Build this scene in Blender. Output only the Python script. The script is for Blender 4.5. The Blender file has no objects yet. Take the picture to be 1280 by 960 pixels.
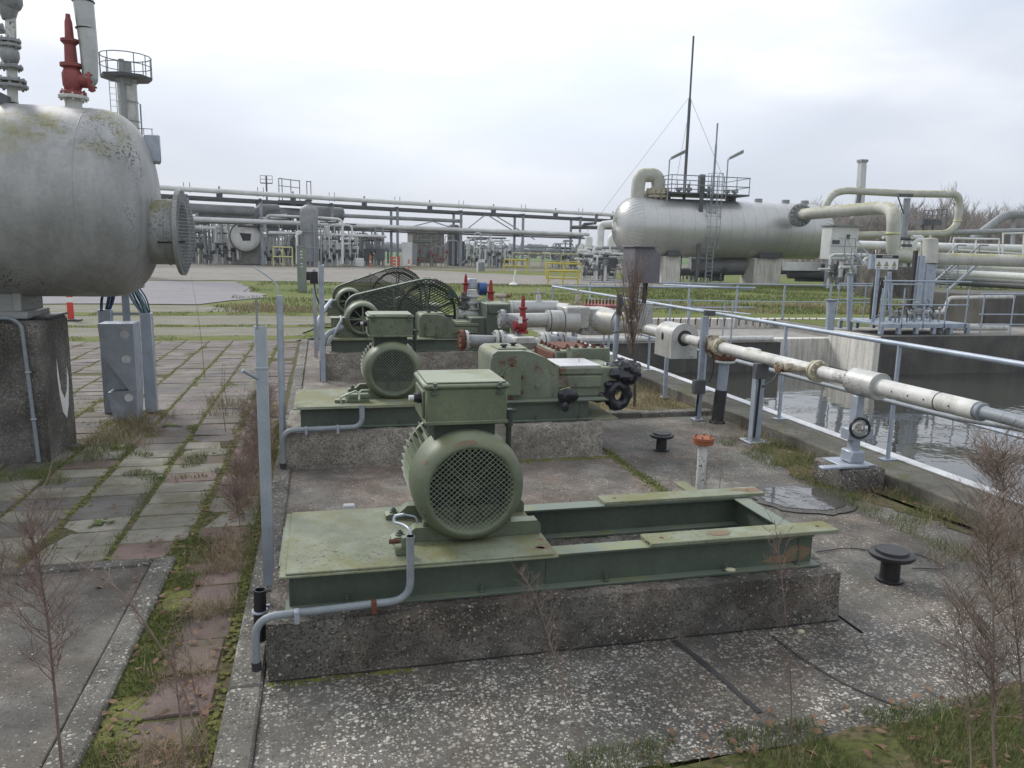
import bpy, math, random
import numpy as np
from mathutils import Vector, Matrix, noise as mn
C = bpy.data.collections.new("scene"); bpy.context.scene.collection.children.link(C)
SC = bpy.context.scene
# ---------------------------------------------------------------- camera
F = 960.0; EYE = np.array([0., 0., 2.0])
YAW, PIT, ROL = math.radians(14.0), math.radians(9.75), math.radians(1.2)
FW = np.array([math.sin(YAW)*math.cos(PIT), math.cos(YAW)*math.cos(PIT), -math.sin(PIT)])
RT0 = np.array([math.cos(YAW), -math.sin(YAW), 0.]); UP0 = np.cross(RT0, FW)
RT = math.cos(ROL)*RT0 + math.sin(ROL)*UP0; UPV = -math.sin(ROL)*RT0 + math.cos(ROL)*UP0
cd = bpy.data.cameras.new("camera"); cam = bpy.data.objects.new("camera", cd); SC.collection.objects.link(cam)
cd.sensor_width = 36; cd.lens = 27.0; cd.clip_start = 0.05; cd.clip_end = 6000
cam.matrix_world = Matrix([[RT[0], UPV[0], -FW[0], EYE[0]], [RT[1], UPV[1], -FW[1], EYE[1]], [RT[2], UPV[2], -FW[2], EYE[2]], [0, 0, 0, 1]])
SC.camera = cam
def ray(x, y): return FW*F + RT*(x-640) + UPV*(480-y)
def W(x, y, Y): d = ray(x, y); return Vector(EYE + d*(Y/d[1]))      # surveyed point at northing Y
def G(x, y, z=0): d = ray(x, y); return Vector(EYE + d*((z-2.0)/d[2]))  # surveyed point on level z
def D(x, y, dep): return Vector(EYE + ray(x, y)*dep/F)              # surveyed point at range dep
# ---------------------------------------------------------------- world, sun, exposure
SUN_EL, SUN_AZ = math.radians(38), math.radians(-35)
w = bpy.data.worlds.new("World"); SC.world = w; w.use_nodes = True
nt = w.node_tree; nt.nodes.clear()
def N(nt, t, **kw):
    n = nt.nodes.new(t)
    for k, v in kw.items(): setattr(n, k, v)
    return n
out = N(nt, 'ShaderNodeOutputWorld'); bg = N(nt, 'ShaderNodeBackground'); bg.inputs[1].default_value = 0.09
sky = N(nt, 'ShaderNodeTexSky', sky_type='NISHITA'); sky.sun_disc = False
sky.sun_elevation = SUN_EL; sky.sun_rotation = SUN_AZ; sky.air_density = 1.0; sky.dust_density = 2.0
bg2 = N(nt, 'ShaderNodeBackground'); bg2.inputs[1].default_value = 1.0
tc = N(nt, 'ShaderNodeTexCoord'); mp = N(nt, 'ShaderNodeMapping'); mp.inputs['Scale'].default_value = (1.0, 1.0, 3.2)
mp.inputs['Location'].default_value = (0.3, 0.15, 0.0)
n1 = N(nt, 'ShaderNodeTexNoise'); n1.inputs['Scale'].default_value = 2.2; n1.inputs['Detail'].default_value = 5; n1.inputs['Roughness'].default_value = 0.5
rp = N(nt, 'ShaderNodeValToRGB')
e = rp.color_ramp.elements; e[0].position = 0.38; e[0].color = (0.50, 0.56, 0.665, 1); e[1].position = 0.62; e[1].color = (0.94, 0.94, 0.95, 1)
q = e.new(0.5); q.color = (0.66, 0.69, 0.75, 1)
sx = N(nt, 'ShaderNodeSeparateXYZ')
mr = N(nt, 'ShaderNodeMapRange'); mr.inputs[1].default_value = 0.0; mr.inputs[2].default_value = 0.42; mr.inputs[3].default_value = 0.0; mr.inputs[4].default_value = 1.0
mixh = N(nt, 'ShaderNodeMix', data_type='RGBA'); mixh.inputs[6].default_value = (0.47, 0.505, 0.575, 1)
# the brighter part of the cloud deck, towards the hidden sun
dt = N(nt, 'ShaderNodeVectorMath', operation='DOT_PRODUCT'); dt.inputs[1].default_value = (math.sin(math.radians(12))*.78, math.cos(math.radians(12))*.78, .62)
mr2 = N(nt, 'ShaderNodeMapRange'); mr2.inputs[1].default_value = 0.80; mr2.inputs[2].default_value = 1.0; mr2.inputs[3].default_value = 0.0; mr2.inputs[4].default_value = 0.42
addc = N(nt, 'ShaderNodeMix', data_type='RGBA', blend_type='ADD'); addc.inputs[0].default_value = 1.0
L = nt.links.new
L(tc.outputs['Generated'], mp.inputs[0]); L(mp.outputs[0], n1.inputs[0]); L(n1.outputs[0], rp.inputs[0])
L(tc.outputs['Generated'], sx.inputs[0]); L(sx.outputs[2], mr.inputs[0]); L(mr.outputs[0], mixh.inputs[0]); L(rp.outputs[0], mixh.inputs[7])
L(tc.outputs['Generated'], dt.inputs[0]); L(dt.outputs['Value'], mr2.inputs[0]); L(mixh.outputs[2], addc.inputs[6]); L(mr2.outputs[0], addc.inputs[7])
ms = N(nt, 'ShaderNodeMixShader'); ms.inputs[0].default_value = 0.9
L(sky.outputs[0], bg.inputs[0]); L(addc.outputs[2], bg2.inputs[0]); L(bg.outputs[0], ms.inputs[1]); L(bg2.outputs[0], ms.inputs[2]); L(ms.outputs[0], out.inputs[0])
sl = bpy.data.lights.new("sun", 'SUN'); so = bpy.data.objects.new("sun", sl); SC.collection.objects.link(so)
sl.energy = 1.7; sl.angle = math.radians(18); sl.color = (1.0, 0.97, 0.93)
sd = Vector((math.sin(SUN_AZ)*math.cos(SUN_EL), math.cos(SUN_AZ)*math.cos(SUN_EL), math.sin(SUN_EL)))
so.rotation_euler = sd.to_track_quat('Z', 'Y').to_euler()
vs = SC.view_settings; vs.view_transform = 'Standard'; vs.look = 'None'; vs.gamma = 1; vs.exposure = 0.55; vs.use_curve_mapping = False
# ---------------------------------------------------------------- materials
def srgb(h):
    return tuple(((c/255)/12.92 if c/255 <= .04045 else ((c/255+.055)/1.055)**2.4) for c in h)
MATS = {}
def ramp(nt, a, b, ca=(0, 0, 0, 1), cb=(1, 1, 1, 1)):
    r = N(nt, 'ShaderNodeValToRGB'); e = r.color_ramp.elements; e[0].position = a; e[1].position = b; e[0].color = ca; e[1].color = cb; return r
def mat(name, col, col2=None, rough=.6, metal=0., scale=2.5, rust=0., rustcol=(.13, .045, .02), streak=0., streakcol=(.05, .05, .045),
        moss=0., mosscol=(.16, .15, .03), speck=0., bump=.15, fine=.12, pebble=0, spec=.5, pale_up=0.):
    m = bpy.data.materials.new(name); m.use_nodes = True; nt = m.node_tree; L = nt.links.new
    b = nt.nodes['Principled BSDF']; b.inputs['Metallic'].default_value = metal; b.inputs['Roughness'].default_value = rough
    b.inputs['Specular IOR Level'].default_value = spec
    g = N(nt, 'ShaderNodeNewGeometry'); P = g.outputs['Position']
    col2 = col2 or tuple(c*.72 for c in col)
    def noise(s, det=5, ro=.6, vec=None, sc=None):
        n = N(nt, 'ShaderNodeTexNoise'); n.inputs['Scale'].default_value = s; n.inputs['Detail'].default_value = det; n.inputs['Roughness'].default_value = ro
        if sc:
            q = N(nt, 'ShaderNodeVectorMath', operation='MULTIPLY'); q.inputs[1].default_value = sc; L(P, q.inputs[0]); L(q.outputs[0], n.inputs[0])
        else: L(P, n.inputs[0])
        return n.outputs[0]
    def mixc(fac, a, bb, blend='MIX'):
        x = N(nt, 'ShaderNodeMix', data_type='RGBA', blend_type=blend)
        for i, v in ((0, fac), (6, a), (7, bb)):
            if isinstance(v, (float, int)): x.inputs[i].default_value = v
            elif isinstance(v, tuple): x.inputs[i].default_value = (*v, 1) if len(v) == 3 else v
            else: L(v, x.inputs[i])
        return x.outputs[2]
    r = ramp(nt, .35, .65); L(noise(scale), r.inputs[0]); c = mixc(r.outputs[0], col2, col)
    if pebble:
        v = N(nt, 'ShaderNodeTexVoronoi'); v.inputs['Scale'].default_value = pebble; L(P, v.inputs[0])
        pr = N(nt, 'ShaderNodeValToRGB'); pr.color_ramp.interpolation = 'CONSTANT'; e = pr.color_ramp.elements
        e[0].position = 0; e[0].color = (.035, .033, .03, 1); e[1].position = .3; e[1].color = (.10, .09, .075, 1)
        for p_, cc in ((.5, (.16, .13, .10, 1)), (.68, (.22, .205, .18, 1)), (.84, (.38, .36, .32, 1)), (.94, (.55, .53, .49, 1))):
            q = e.new(p_); q.color = cc
        s = N(nt, 'ShaderNodeSeparateColor'); L(v.outputs['Color'], s.inputs[0]); L(s.outputs[0], pr.inputs[0])
        edge = ramp(nt, .32, .55); L(v.outputs['Distance'], edge.inputs[0])
        peb = mixc(edge.outputs[0], pr.outputs[0], c)
        msk = ramp(nt, .30, .5); L(noise(1.7, 4), msk.inputs[0])
        c = mixc(msk.outputs[0], c, peb)
        st = ramp(nt, .42, .62, (.42, .41, .40, 1), (1, 1, 1, 1)); L(noise(1.1, 6, .65), st.inputs[0]); c = mixc(1.0, c, st.outputs[0], 'MULTIPLY')
        hgt = v.outputs['Distance']
    if fine:
        r = ramp(nt, .3, .7, (1-fine,)*3+(1,), (1+fine,)*3+(1,)); L(noise(scale*14, 4, .7), r.inputs[0]); c = mixc(1.0, c, r.outputs[0], 'MULTIPLY')
    if streak:
        r = ramp(nt, .62-streak*.35, .70); L(noise(1.0, 5, .6, sc=(9, 9, .7)), r.inputs[0])
        rr = N(nt, 'ShaderNodeMath', operation='MULTIPLY'); rr.inputs[1].default_value = min(1, streak*1.3); L(r.outputs[0], rr.inputs[0]); c = mixc(rr.outputs[0], c, streakcol)
    if speck:
        r = ramp(nt, .66-speck*.2, .70-speck*.2); L(noise(38, 3, .7), r.inputs[0])
        r2 = ramp(nt, .5, .62); L(noise(1.3, 3), r2.inputs[0]); k = N(nt, 'ShaderNodeMath', operation='MULTIPLY'); L(r.outputs[0], k.inputs[0]); L(r2.outputs[0], k.inputs[1]); c = mixc(k.outputs[0], c, (.02, .022, .02))
    sz = N(nt, 'ShaderNodeSeparateXYZ'); L(g.outputs['Normal'], sz.inputs[0])
    if pale_up:   # upward faces mixed towards a paler tone of the base colour
        r = ramp(nt, .6, .95); L(sz.outputs[2], r.inputs[0]); k = N(nt, 'ShaderNodeMath', operation='MULTIPLY'); k.inputs[1].default_value = pale_up; L(r.outputs[0], k.inputs[0])
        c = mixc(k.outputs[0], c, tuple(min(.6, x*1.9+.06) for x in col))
    if moss:
        r = ramp(nt, .25, .8); L(sz.outputs[2], r.inputs[0]); r2 = ramp(nt, .62-moss*.3, .72-moss*.2); L(noise(2.6, 6, .65), r2.inputs[0])
        k = N(nt, 'ShaderNodeMath', operation='MULTIPLY'); L(r.outputs[0], k.inputs[0]); L(r2.outputs[0], k.inputs[1]); c = mixc(k.outputs[0], c, mosscol)
    rg = None
    if rust:
        r = ramp(nt, .72-rust*.35, .78-rust*.3); L(noise(4.5, 8, .7), r.inputs[0]); c = mixc(r.outputs[0], c, rustcol)
    L(c, b.inputs['Base Color'])
    if bump:
        bm = N(nt, 'ShaderNodeBump'); bm.inputs['Strength'].default_value = bump; bm.inputs['Distance'].default_value = .01
        L(hgt if pebble else noise(scale*10, 6, .7), bm.inputs['Height'])
        if pebble: bm.invert = True
        L(bm.outputs[0], b.inputs['Normal'])
    MATS[name] = m; return m
GR = (.175, .215, .145)
mat('green_paint', (.142, .165, .108), (.092, .110, .072), rough=.5, rust=.13, moss=.4, mosscol=(.17, .18, .09), speck=.3, pale_up=.55, fine=.14, streak=.22, streakcol=(.07, .078, .058), scale=3.5)
mat('green_rusty', (.165, .19, .135), (.11, .13, .092), rough=.6, rust=.42, rustcol=(.11, .05, .03), moss=.3, mosscol=(.17, .19, .08), pale_up=.3)
mat('green_beam', (.085, .108, .082), (.06, .077, .059), rough=.55, rust=.2, moss=.3, mosscol=(.2, .22, .1), speck=.12, pale_up=.55, streak=.25, streakcol=(.05, .06, .05))
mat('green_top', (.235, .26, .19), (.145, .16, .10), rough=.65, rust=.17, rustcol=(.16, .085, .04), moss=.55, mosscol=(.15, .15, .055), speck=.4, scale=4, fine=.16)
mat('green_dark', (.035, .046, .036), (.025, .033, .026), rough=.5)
mat('galvanised', (.40, .44, .50), (.32, .355, .41), rough=.45, metal=.35, scale=9, fine=.08, streak=.12, streakcol=(.2, .2, .19))
mat('galv_far', (.29, .32, .35), (.20, .22, .24), rough=.55, metal=.2, scale=1)
mat('rail_blue', (.36, .41, .47), (.28, .32, .38), rough=.5, metal=.3, scale=6, rust=.03)
mat('conduit', (.24, .27, .29), (.19, .21, .23), rough=.5, scale=8)
mat('plinth', (.15, .14, .125), (.07, .067, .06), rough=.85, pebble=62, bump=.9, moss=.3, mosscol=(.10, .10, .05), streak=.25, streakcol=(.035, .034, .033))
mat('plinth_brown', (.17, .145, .125), (.09, .075, .06), rough=.85, pebble=62, bump=.9, streak=.2, streakcol=(.07, .045, .035))
mat('kerb', (.30, .29, .27), (.20, .195, .18), rough=.8, pebble=48, bump=.8, moss=.2)
mat('concrete', (.30, .29, .265), (.21, .20, .185), rough=.85, streak=.35, streakcol=(.09, .09, .08), moss=.12, speck=.3, fine=.2)
mat('concrete_light', (.68, .66, .60), (.54, .52, .47), rough=.85, streak=.5, streakcol=(.16, .16, .13), scale=1.2)
mat('concrete_dark', (.10, .095, .085), (.055, .052, .048), rough=.85, streak=.25, streakcol=(.16, .155, .14), scale=1.2)
mat('concrete_big', (.19, .18, .165), (.115, .11, .10), rough=.9, streak=.3, streakcol=(.06, .06, .055), speck=.3, fine=.3, scale=3, pebble=70, bump=.4)
mat('curb_concrete', (.16, .15, .125), (.10, .095, .078), rough=.9, moss=.4, mosscol=(.09, .095, .04), streak=.4, streakcol=(.06, .06, .05), speck=.5, fine=.3, scale=4)
mat('edge_white', (.72, .73, .74), (.5, .5, .5), rough=.4, scale=5, streak=.2)
mat('vessel_grey', (.36, .362, .36), (.25, .255, .25), rough=.48, metal=.15, scale=2.2, moss=.42, mosscol=(.20, .19, .065), streak=.4, streakcol=(.42, .43, .43), speck=.6, fine=.1, bump=.05)
mat('cladding', (.46, .47, .46), (.36, .37, .365), rough=.38, metal=.45, scale=.8, streak=.25, streakcol=(.25, .25, .235), moss=.2, mosscol=(.30, .29, .16), bump=.05)
mat('cladding_near', (.50, .50, .48), (.38, .38, .36), rough=.45, metal=.2, scale=4, streak=.3, streakcol=(.2, .2, .18), speck=.4, moss=.2, mosscol=(.36, .33, .13))
mat('cream_pipe', (.46, .46, .42), (.37, .37, .33), rough=.6, moss=.72, mosscol=(.28, .28, .12), scale=1.5, streak=.3, streakcol=(.25, .25, .2))
mat('white_pipe', (.60, .60, .575), (.46, .46, .43), rough=.55, rust=.1, streak=.35, streakcol=(.2, .2, .17), scale=4, moss=.25, mosscol=(.3, .29, .18), speck=.4)
mat('cream_flange', (.48, .45, .35), (.32, .29, .21), rough=.6, rust=.6, scale=12)
mat('grey_pipe', (.30, .31, .32), (.2, .21, .22), rough=.55, rust=.12, scale=5, speck=.3)
mat('grey_dark', (.10, .105, .11), (.06, .062, .065), rough=.6, scale=4)
mat('far_grey', (.27, .28, .285), (.18, .19, .195), rough=.6, metal=.1, scale=.7)
mat('far_dark', (.095, .10, .107), (.065, .07, .074), rough=.6, scale=.7)
mat('far_light', (.66, .67, .66), (.52, .53, .52), rough=.6, scale=.7)
mat('red_paint', (.28, .022, .028), (.18, .018, .02), rough=.5, scale=6)
mat('red_faded', (.30, .07, .07), (.2, .05, .05), rough=.6, scale=6, rust=.1)
mat('red_marker', (.62, .06, .05), (.5, .05, .04), rough=.5)
mat('orange', (.60, .14, .05), (.5, .1, .04), rough=.5)
mat('white_paint', (.78, .78, .76), (.65, .65, .62), rough=.5)
mat('yellow', (.58, .48, .07), (.45, .38, .05), rough=.5)
mat('yellow_pale', (.55, .54, .25), (.45, .44, .2), rough=.5)
mat('blue_paint', (.03, .09, .28), (.02, .06, .2), rough=.4)
mat('blue_cable', (.03, .09, .19), (.02, .05, .12), rough=.5)
mat('pale_cable', (.30, .42, .45), (.2, .3, .33), rough=.5)
mat('black', (.012, .012, .014), (.02, .02, .022), rough=.4, scale=9)
mat('black_rough', (.02, .02, .021), (.035, .035, .035), rough=.7, scale=9)
mat('rust', (.16, .055, .03), (.09, .035, .022), rough=.8, scale=14, bump=.5)
mat('wire', (.36, .40, .32), (.28, .31, .25), rough=.5, metal=.3)
mat('purple_box', (.155, .15, .168), (.11, .107, .12), rough=.6, scale=4, streak=.2, streakcol=(.09, .085, .09))
mat('pole_dark', (.03, .026, .026), rough=.7)
mat('bark', (.10, .085, .075), (.06, .05, .045), rough=.9)
mat('twig', (.23, .175, .145), (.15, .11, .09), rough=.9)
mat('twig_red', (.20, .13, .11), (.13, .09, .075), rough=.9)
mat('tree_trunk', (.36, .34, .31), (.25, .23, .21), rough=.9)
mat('tree_far', (.33, .305, .28), (.26, .235, .215), rough=.95)
mat('tree_pale', (.24, .22, .16), (.17, .155, .11), rough=.95)
mat('treeline', (.14, .165, .165), (.10, .12, .125), rough=1, scale=.02)  # blue-grey of the distance haze put into the crown colour
mat('leaf_dead', (.20, .12, .07), (.12, .07, .04), rough=.8, scale=30)
mat('straw', (.34, .28, .17), (.22, .17, .10), rough=.8, scale=8)
mat('grass_blade', (.085, .13, .028), (.13, .145, .04), rough=.7, scale=6)
mat('moss', (.16, .165, .035), (.09, .095, .028), rough=.95, scale=9, bump=.8, fine=.4)
mat('lichen_stone', (.5, .48, .36), (.36, .34, .2), rough=.9, scale=20)
mat('tape', (.55, .56, .57), rough=.5)
mat('brown_building', (.14, .12, .105), (.10, .09, .08), rough=.8)
def glassy(name, col, rough, wave, wscale):
    m = bpy.data.materials.new(name); m.use_nodes = True; nt = m.node_tree; b = nt.nodes['Principled BSDF']
    b.inputs['Base Color'].default_value = (*col, 1); b.inputs['Roughness'].default_value = rough; b.inputs['IOR'].default_value = 1.5; b.inputs['Specular IOR Level'].default_value = .95
    n = N(nt, 'ShaderNodeTexNoise'); n.inputs['Scale'].default_value = wscale; n.inputs['Detail'].default_value = 3; g = N(nt, 'ShaderNodeNewGeometry')
    bm = N(nt, 'ShaderNodeBump'); bm.inputs['Strength'].default_value = wave; bm.inputs['Distance'].default_value = .05
    nt.links.new(g.outputs['Position'], n.inputs[0]); nt.links.new(n.outputs[0], bm.inputs['Height']); nt.links.new(bm.outputs[0], b.inputs['Normal'])
    MATS[name] = m
glassy('water', (.05, .052, .045), .02, .10, 2.2); glassy('puddle', (.07, .068, .065), .05, .05, 7)
# ---------------------------------------------------------------- mesh builder
def V(*a): return Vector(a)
def fillet(pts, r, k=6):
    pts = [Vector(p) for p in pts]
    if len(pts) < 3 or r <= 0: return pts
    o = [pts[0]]
    for i in range(1, len(pts)-1):
        a, b, c = pts[i-1], pts[i], pts[i+1]; u = (a-b); v = (c-b); la, lb = u.length, v.length
        if la < 1e-6 or lb < 1e-6: continue
        rr = min(r, la*.48, lb*.48); u.normalize(); v.normalize()
        if u.dot(v) < -.999: o.append(b); continue
        p0, p1 = b+u*rr, b+v*rr
        for j in range(k+1):
            t = j/k; o.append(p0*(1-t)**2 + b*2*t*(1-t) + p1*t*t)
    o.append(pts[-1]); return o
class MB:
    def __init__(s): s.v = []; s.f = []
    def add(s, vs, fs):
        n = len(s.v); s.v += [tuple(x) for x in vs]; s.f += [tuple(n+i for i in f) for f in fs]; return s
    def box(s, a, b, bev=.0, rz=0, piv=None):
        x0, x1 = sorted((a[0], b[0])); y0, y1 = sorted((a[1], b[1])); z0, z1 = sorted((a[2], b[2]))
        e = min(bev, (x1-x0)*.4, (y1-y0)*.4, (z1-z0)*.4)
        if e <= 0:
            vs = [(x, y, z) for x in (x0, x1) for y in (y0, y1) for z in (z0, z1)]
            fs = [(0, 1, 3, 2), (4, 6, 7, 5), (0, 4, 5, 1), (2, 3, 7, 6), (0, 2, 6, 4), (1, 5, 7, 3)]
        else:
            vs = []; X = (x0, x1); Y = (y0, y1); Z = (z0, z1)
            for i in (0, 1):
                for j in (0, 1):
                    for k in (0, 1):
                        x, y, z = X[i], Y[j], Z[k]; dx, dy, dz = e*(1-2*i), e*(1-2*j), e*(1-2*k)
                        vs += [(x, y+dy, z+dz), (x+dx, y, z+dz), (x+dx, y+dy, z)]
            c = lambda i, j, k, a: (i*4+j*2+k)*3+a
            fs = []
            for i in (0, 1):
                fs.append([c(i, 0, 0, 0), c(i, 1, 0, 0), c(i, 1, 1, 0), c(i, 0, 1, 0)]); fs.append([c(0, i, 0, 1), c(1, i, 0, 1), c(1, i, 1, 1), c(0, i, 1, 1)]); fs.append([c(0, 0, i, 2), c(1, 0, i, 2), c(1, 1, i, 2), c(0, 1, i, 2)])
            for i in (0, 1):
                for j in (0, 1):
                    fs.append([c(i, j, 0, 0), c(i, j, 0, 1), c(i, j, 1, 1), c(i, j, 1, 0)])
                    fs.append([c(i, 0, j, 0), c(i, 0, j, 2), c(i, 1, j, 2), c(i, 1, j, 0)])
                    fs.append([c(0, i, j, 1), c(0, i, j, 2), c(1, i, j, 2), c(1, i, j, 1)])
                    for k in (0, 1): fs.append([c(i, j, k, 0), c(i, j, k, 1), c(i, j, k, 2)])
        if rz:
            p = Vector(piv) if piv else V((x0+x1)/2, (y0+y1)/2, 0); cz, sz = math.cos(rz), math.sin(rz)
            vs = [(p.x+(x-p.x)*cz-(y-p.y)*sz, p.y+(x-p.x)*sz+(y-p.y)*cz, z) for x, y, z in vs]
        return s.add(vs, fs)
    def tube(s, pts, r, n=12, caps=True, bend=0):
        raw = [Vector(p) for p in pts]; pts = fillet(raw, bend) if bend else raw
        rs = list(r) if isinstance(r, (list, tuple)) else [r]*len(pts)
        if len(rs) != len(pts):     # radii given per corner: spread them along the rounded path
            ra = [0]
            for i in range(1, len(raw)): ra.append(ra[-1]+(raw[i]-raw[i-1]).length)
            pa = [0]
            for i in range(1, len(pts)): pa.append(pa[-1]+(pts[i]-pts[i-1]).length)
            rs = [float(np.interp(x/pa[-1]*ra[-1], ra, rs)) for x in pa]
        t0 = (pts[1]-pts[0]).normalized(); u = t0.orthogonal().normalized(); vs = []; prev = t0
        for i, p in enumerate(pts):
            if i == 0: t = t0
            elif i == len(pts)-1: t = (pts[i]-pts[i-1]).normalized()
            else: t = ((pts[i]-pts[i-1]).normalized()+(pts[i+1]-pts[i]).normalized()); t = t.normalized() if t.length > 1e-6 else prev
            q = prev.rotation_difference(t); u = q @ u; u = (u-t*u.dot(t)).normalized(); v = t.cross(u); prev = t
            for k in range(n):
                a = 2*math.pi*k/n; vs.append(p+(u*math.cos(a)+v*math.sin(a))*rs[i])
        fs = [(i*n+k, i*n+(k+1) % n, (i+1)*n+(k+1) % n, (i+1)*n+k) for i in range(len(pts)-1) for k in range(n)]
        if caps: fs += [tuple(range(n-1, -1, -1)), tuple(range((len(pts)-1)*n, len(pts)*n))]
        return s.add(vs, fs)
    def cyl(s, a, b, r, n=16, r2=None): return s.tube([a, b], [r, r if r2 is None else r2], n)
    def lathe(s, o, ax, prof, n=32, u0=None, a0=0, a1=2*math.pi):
        o = Vector(o); ax = Vector(ax).normalized(); u = (Vector(u0) if u0 else ax.orthogonal()).normalized(); v = ax.cross(u)
        full = abs(a1-a0-2*math.pi) < 1e-6; m = n if full else n+1; vs = []
        for h, r in prof:
            for k in range(m):
                a = a0+(a1-a0)*k/n; vs.append(o+ax*h+(u*math.cos(a)+v*math.sin(a))*max(r, 1e-4))
        fs = [(i*m+k, i*m+(k+1) % m, (i+1)*m+(k+1) % m, (i+1)*m+k) for i in range(len(prof)-1) for k in range(n)]
        return s.add(vs, fs)
    def prism(s, poly, vec):
        vec = Vector(vec); n = len(poly); vs = [Vector(p) for p in poly]+[Vector(p)+vec for p in poly]
        return s.add(vs, [tuple(range(n)), tuple(range(2*n-1, n-1, -1))]+[(i, (i+1) % n, n+(i+1) % n, n+i) for i in range(n)])
    def ball(s, c, r, n=12, sc=(1, 1, 1)):
        c = Vector(c); m = n//2
        vs = [(c.x+r*sc[0]*math.sin(math.pi*i/m)*math.cos(2*math.pi*k/n), c.y+r*sc[1]*math.sin(math.pi*i/m)*math.sin(2*math.pi*k/n), c.z+r*sc[2]*math.cos(math.pi*i/m)) for i in range(m+1) for k in range(n)]
        return s.add(vs, [(i*n+k, i*n+(k+1) % n, (i+1)*n+(k+1) % n, (i+1)*n+k) for i in range(m) for k in range(n)])
    def ring(s, c, ax, R, r, n=20, m=8):
        c = Vector(c); ax = Vector(ax).normalized(); u = ax.orthogonal().normalized(); v = ax.cross(u); vs = []
        for k in range(n):
            a = 2*math.pi*k/n; d = u*math.cos(a)+v*math.sin(a)
            for j in range(m):
                b = 2*math.pi*j/m; vs.append(c+d*(R+r*math.cos(b))+ax*r*math.sin(b))
        return s.add(vs, [(k*m+j, ((k+1) % n)*m+j, ((k+1) % n)*m+(j+1) % m, k*m+(j+1) % m) for k in range(n) for j in range(m)])
    def flange(s, c, ax, R, t, nb=8, n=20, bolt=True):
        c = Vector(c); ax = Vector(ax).normalized(); s.lathe(c, ax, [(-t/2, 0), (-t/2, R*.96), (-t/2+t*.1, R), (t/2-t*.1, R), (t/2, R*.96), (t/2, 0)], n)
        if bolt:
            u = ax.orthogonal().normalized(); v = ax.cross(u)
            for k in range(nb):
                a = 2*math.pi*k/nb+.2; p = c+(u*math.cos(a)+v*math.sin(a))*R*.80; s.cyl(p-ax*t*1.1, p+ax*t*1.1, R*.09, 6)
        return s
    def wheel(s, c, ax, R, r=None):
        r = r or R*.09; c = Vector(c); ax = Vector(ax).normalized(); s.ring(c, ax, R, r, 18, 6); u = ax.orthogonal().normalized(); v = ax.cross(u)
        for k in range(4):
            a = math.pi/2*k; s.cyl(c, c+(u*math.cos(a)+v*math.sin(a))*R, r*.7, 5)
        s.cyl(c-ax*R*.3, c+ax*R*.1, r*1.4, 6); return s
    def split(s):
        n = len(s.v); par = list(range(n))
        def fd(i):
            while par[i] != i: par[i] = par[par[i]]; i = par[i]
            return i
        for f in s.f:
            a = fd(f[0])
            for j in f[1:]:
                b = fd(j)
                if a != b: par[b] = a
        bb = {}
        for i, v in enumerate(s.v):
            r = fd(i); q = bb.setdefault(r, [list(v), list(v), []]); q[2].append(i)
            for k in range(3): q[0][k] = min(q[0][k], v[k]); q[1][k] = max(q[1][k], v[k])
        gr = []
        for q in bb.values():
            lo, hi, ids = q[0], q[1], q[2]; hit = [g for g in gr if all(g[0][k]-.002 <= hi[k] and g[1][k]+.002 >= lo[k] for k in range(3))]
            for g in hit: gr.remove(g); lo = [min(a, b) for a, b in zip(lo, g[0])]; hi = [max(a, b) for a, b in zip(hi, g[1])]; ids = ids+g[2]
            gr.append([lo, hi, ids])
        outs = []
        for g in gr:
            ids = sorted(g[2]); mp_ = {j: i for i, j in enumerate(ids)}; m2 = MB(); m2.v = [s.v[j] for j in ids]; m2.f = [tuple(mp_[j] for j in f) for f in s.f if f[0] in mp_]; outs.append(m2)
        return outs
    def build(s, name, m, parent=None, sharp=38):
        if parent is not None and name in EACH:
            ps = s.split()
            if 1 < len(ps) <= 60:
                obs = [p.build_one(name, m, parent, sharp) for p in ps]; return obs[0]
        return s.build_one(name, m, parent, sharp)
    def build_one(s, name, m, parent=None, sharp=38):
        me = bpy.data.meshes.new(name); o = Vector((0, 0, 0)); org = Vector((0, 0, 0))
        if parent is not None: org = Vector(WLOC.get(parent.name, (0, 0, 0)))
        ox, oy, oz = org
        me.from_pydata([(x-ox, y-oy, z-oz) for x, y, z in s.v], [], s.f); me.update()
        import bmesh
        if len(s.f) < 60000:
            bm = bmesh.new(); bm.from_mesh(me); bmesh.ops.recalc_face_normals(bm, faces=bm.faces); bm.to_mesh(me); bm.free()
        me.materials.append(MATS[m])
        me.polygons.foreach_set('use_smooth', [True]*len(me.polygons)); me.set_sharp_from_angle(angle=math.radians(sharp))
        ob = bpy.data.objects.new(name, me); C.objects.link(ob)
        if parent is not None: ob.parent = parent; WLOC[ob.name] = tuple(org)
        return ob
WLOC = {}
EACH = {'bolt', 'worn_spot', 'fitting', 'flange', 'post', 'column', 'stub', 'seam', 'band', 'bolt_hole', 'label_slot', 'wire_loop', 'back_rail', 'rust_patch', 'knob', 'cable_duct', 'mid_rail', 'strap', 'nozzle', 'lug', 'side_cover', 'support', 'foot', 'crossbar', 'text_line', 'symbol', 'tread', 'stringer', 'brace', 'guard_bar', 'clasp', 'pipe', 'valve', 'frame', 'hatch_knob', 'edge_angle', 'hose', 'opening'}
def thing(name, label, cat, loc=(0, 0, 0), group=None):
    o = bpy.data.objects.new(name, None); C.objects.link(o); o.location = loc; o.empty_display_size = .1; WLOC[o.name] = tuple(loc)
    o['label'] = label; o['category'] = cat
    if group: o['group'] = group
    return o
def tag(o, label, cat, group=None):
    o['label'] = label; o['category'] = cat
    if group: o['group'] = group
    return o
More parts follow.
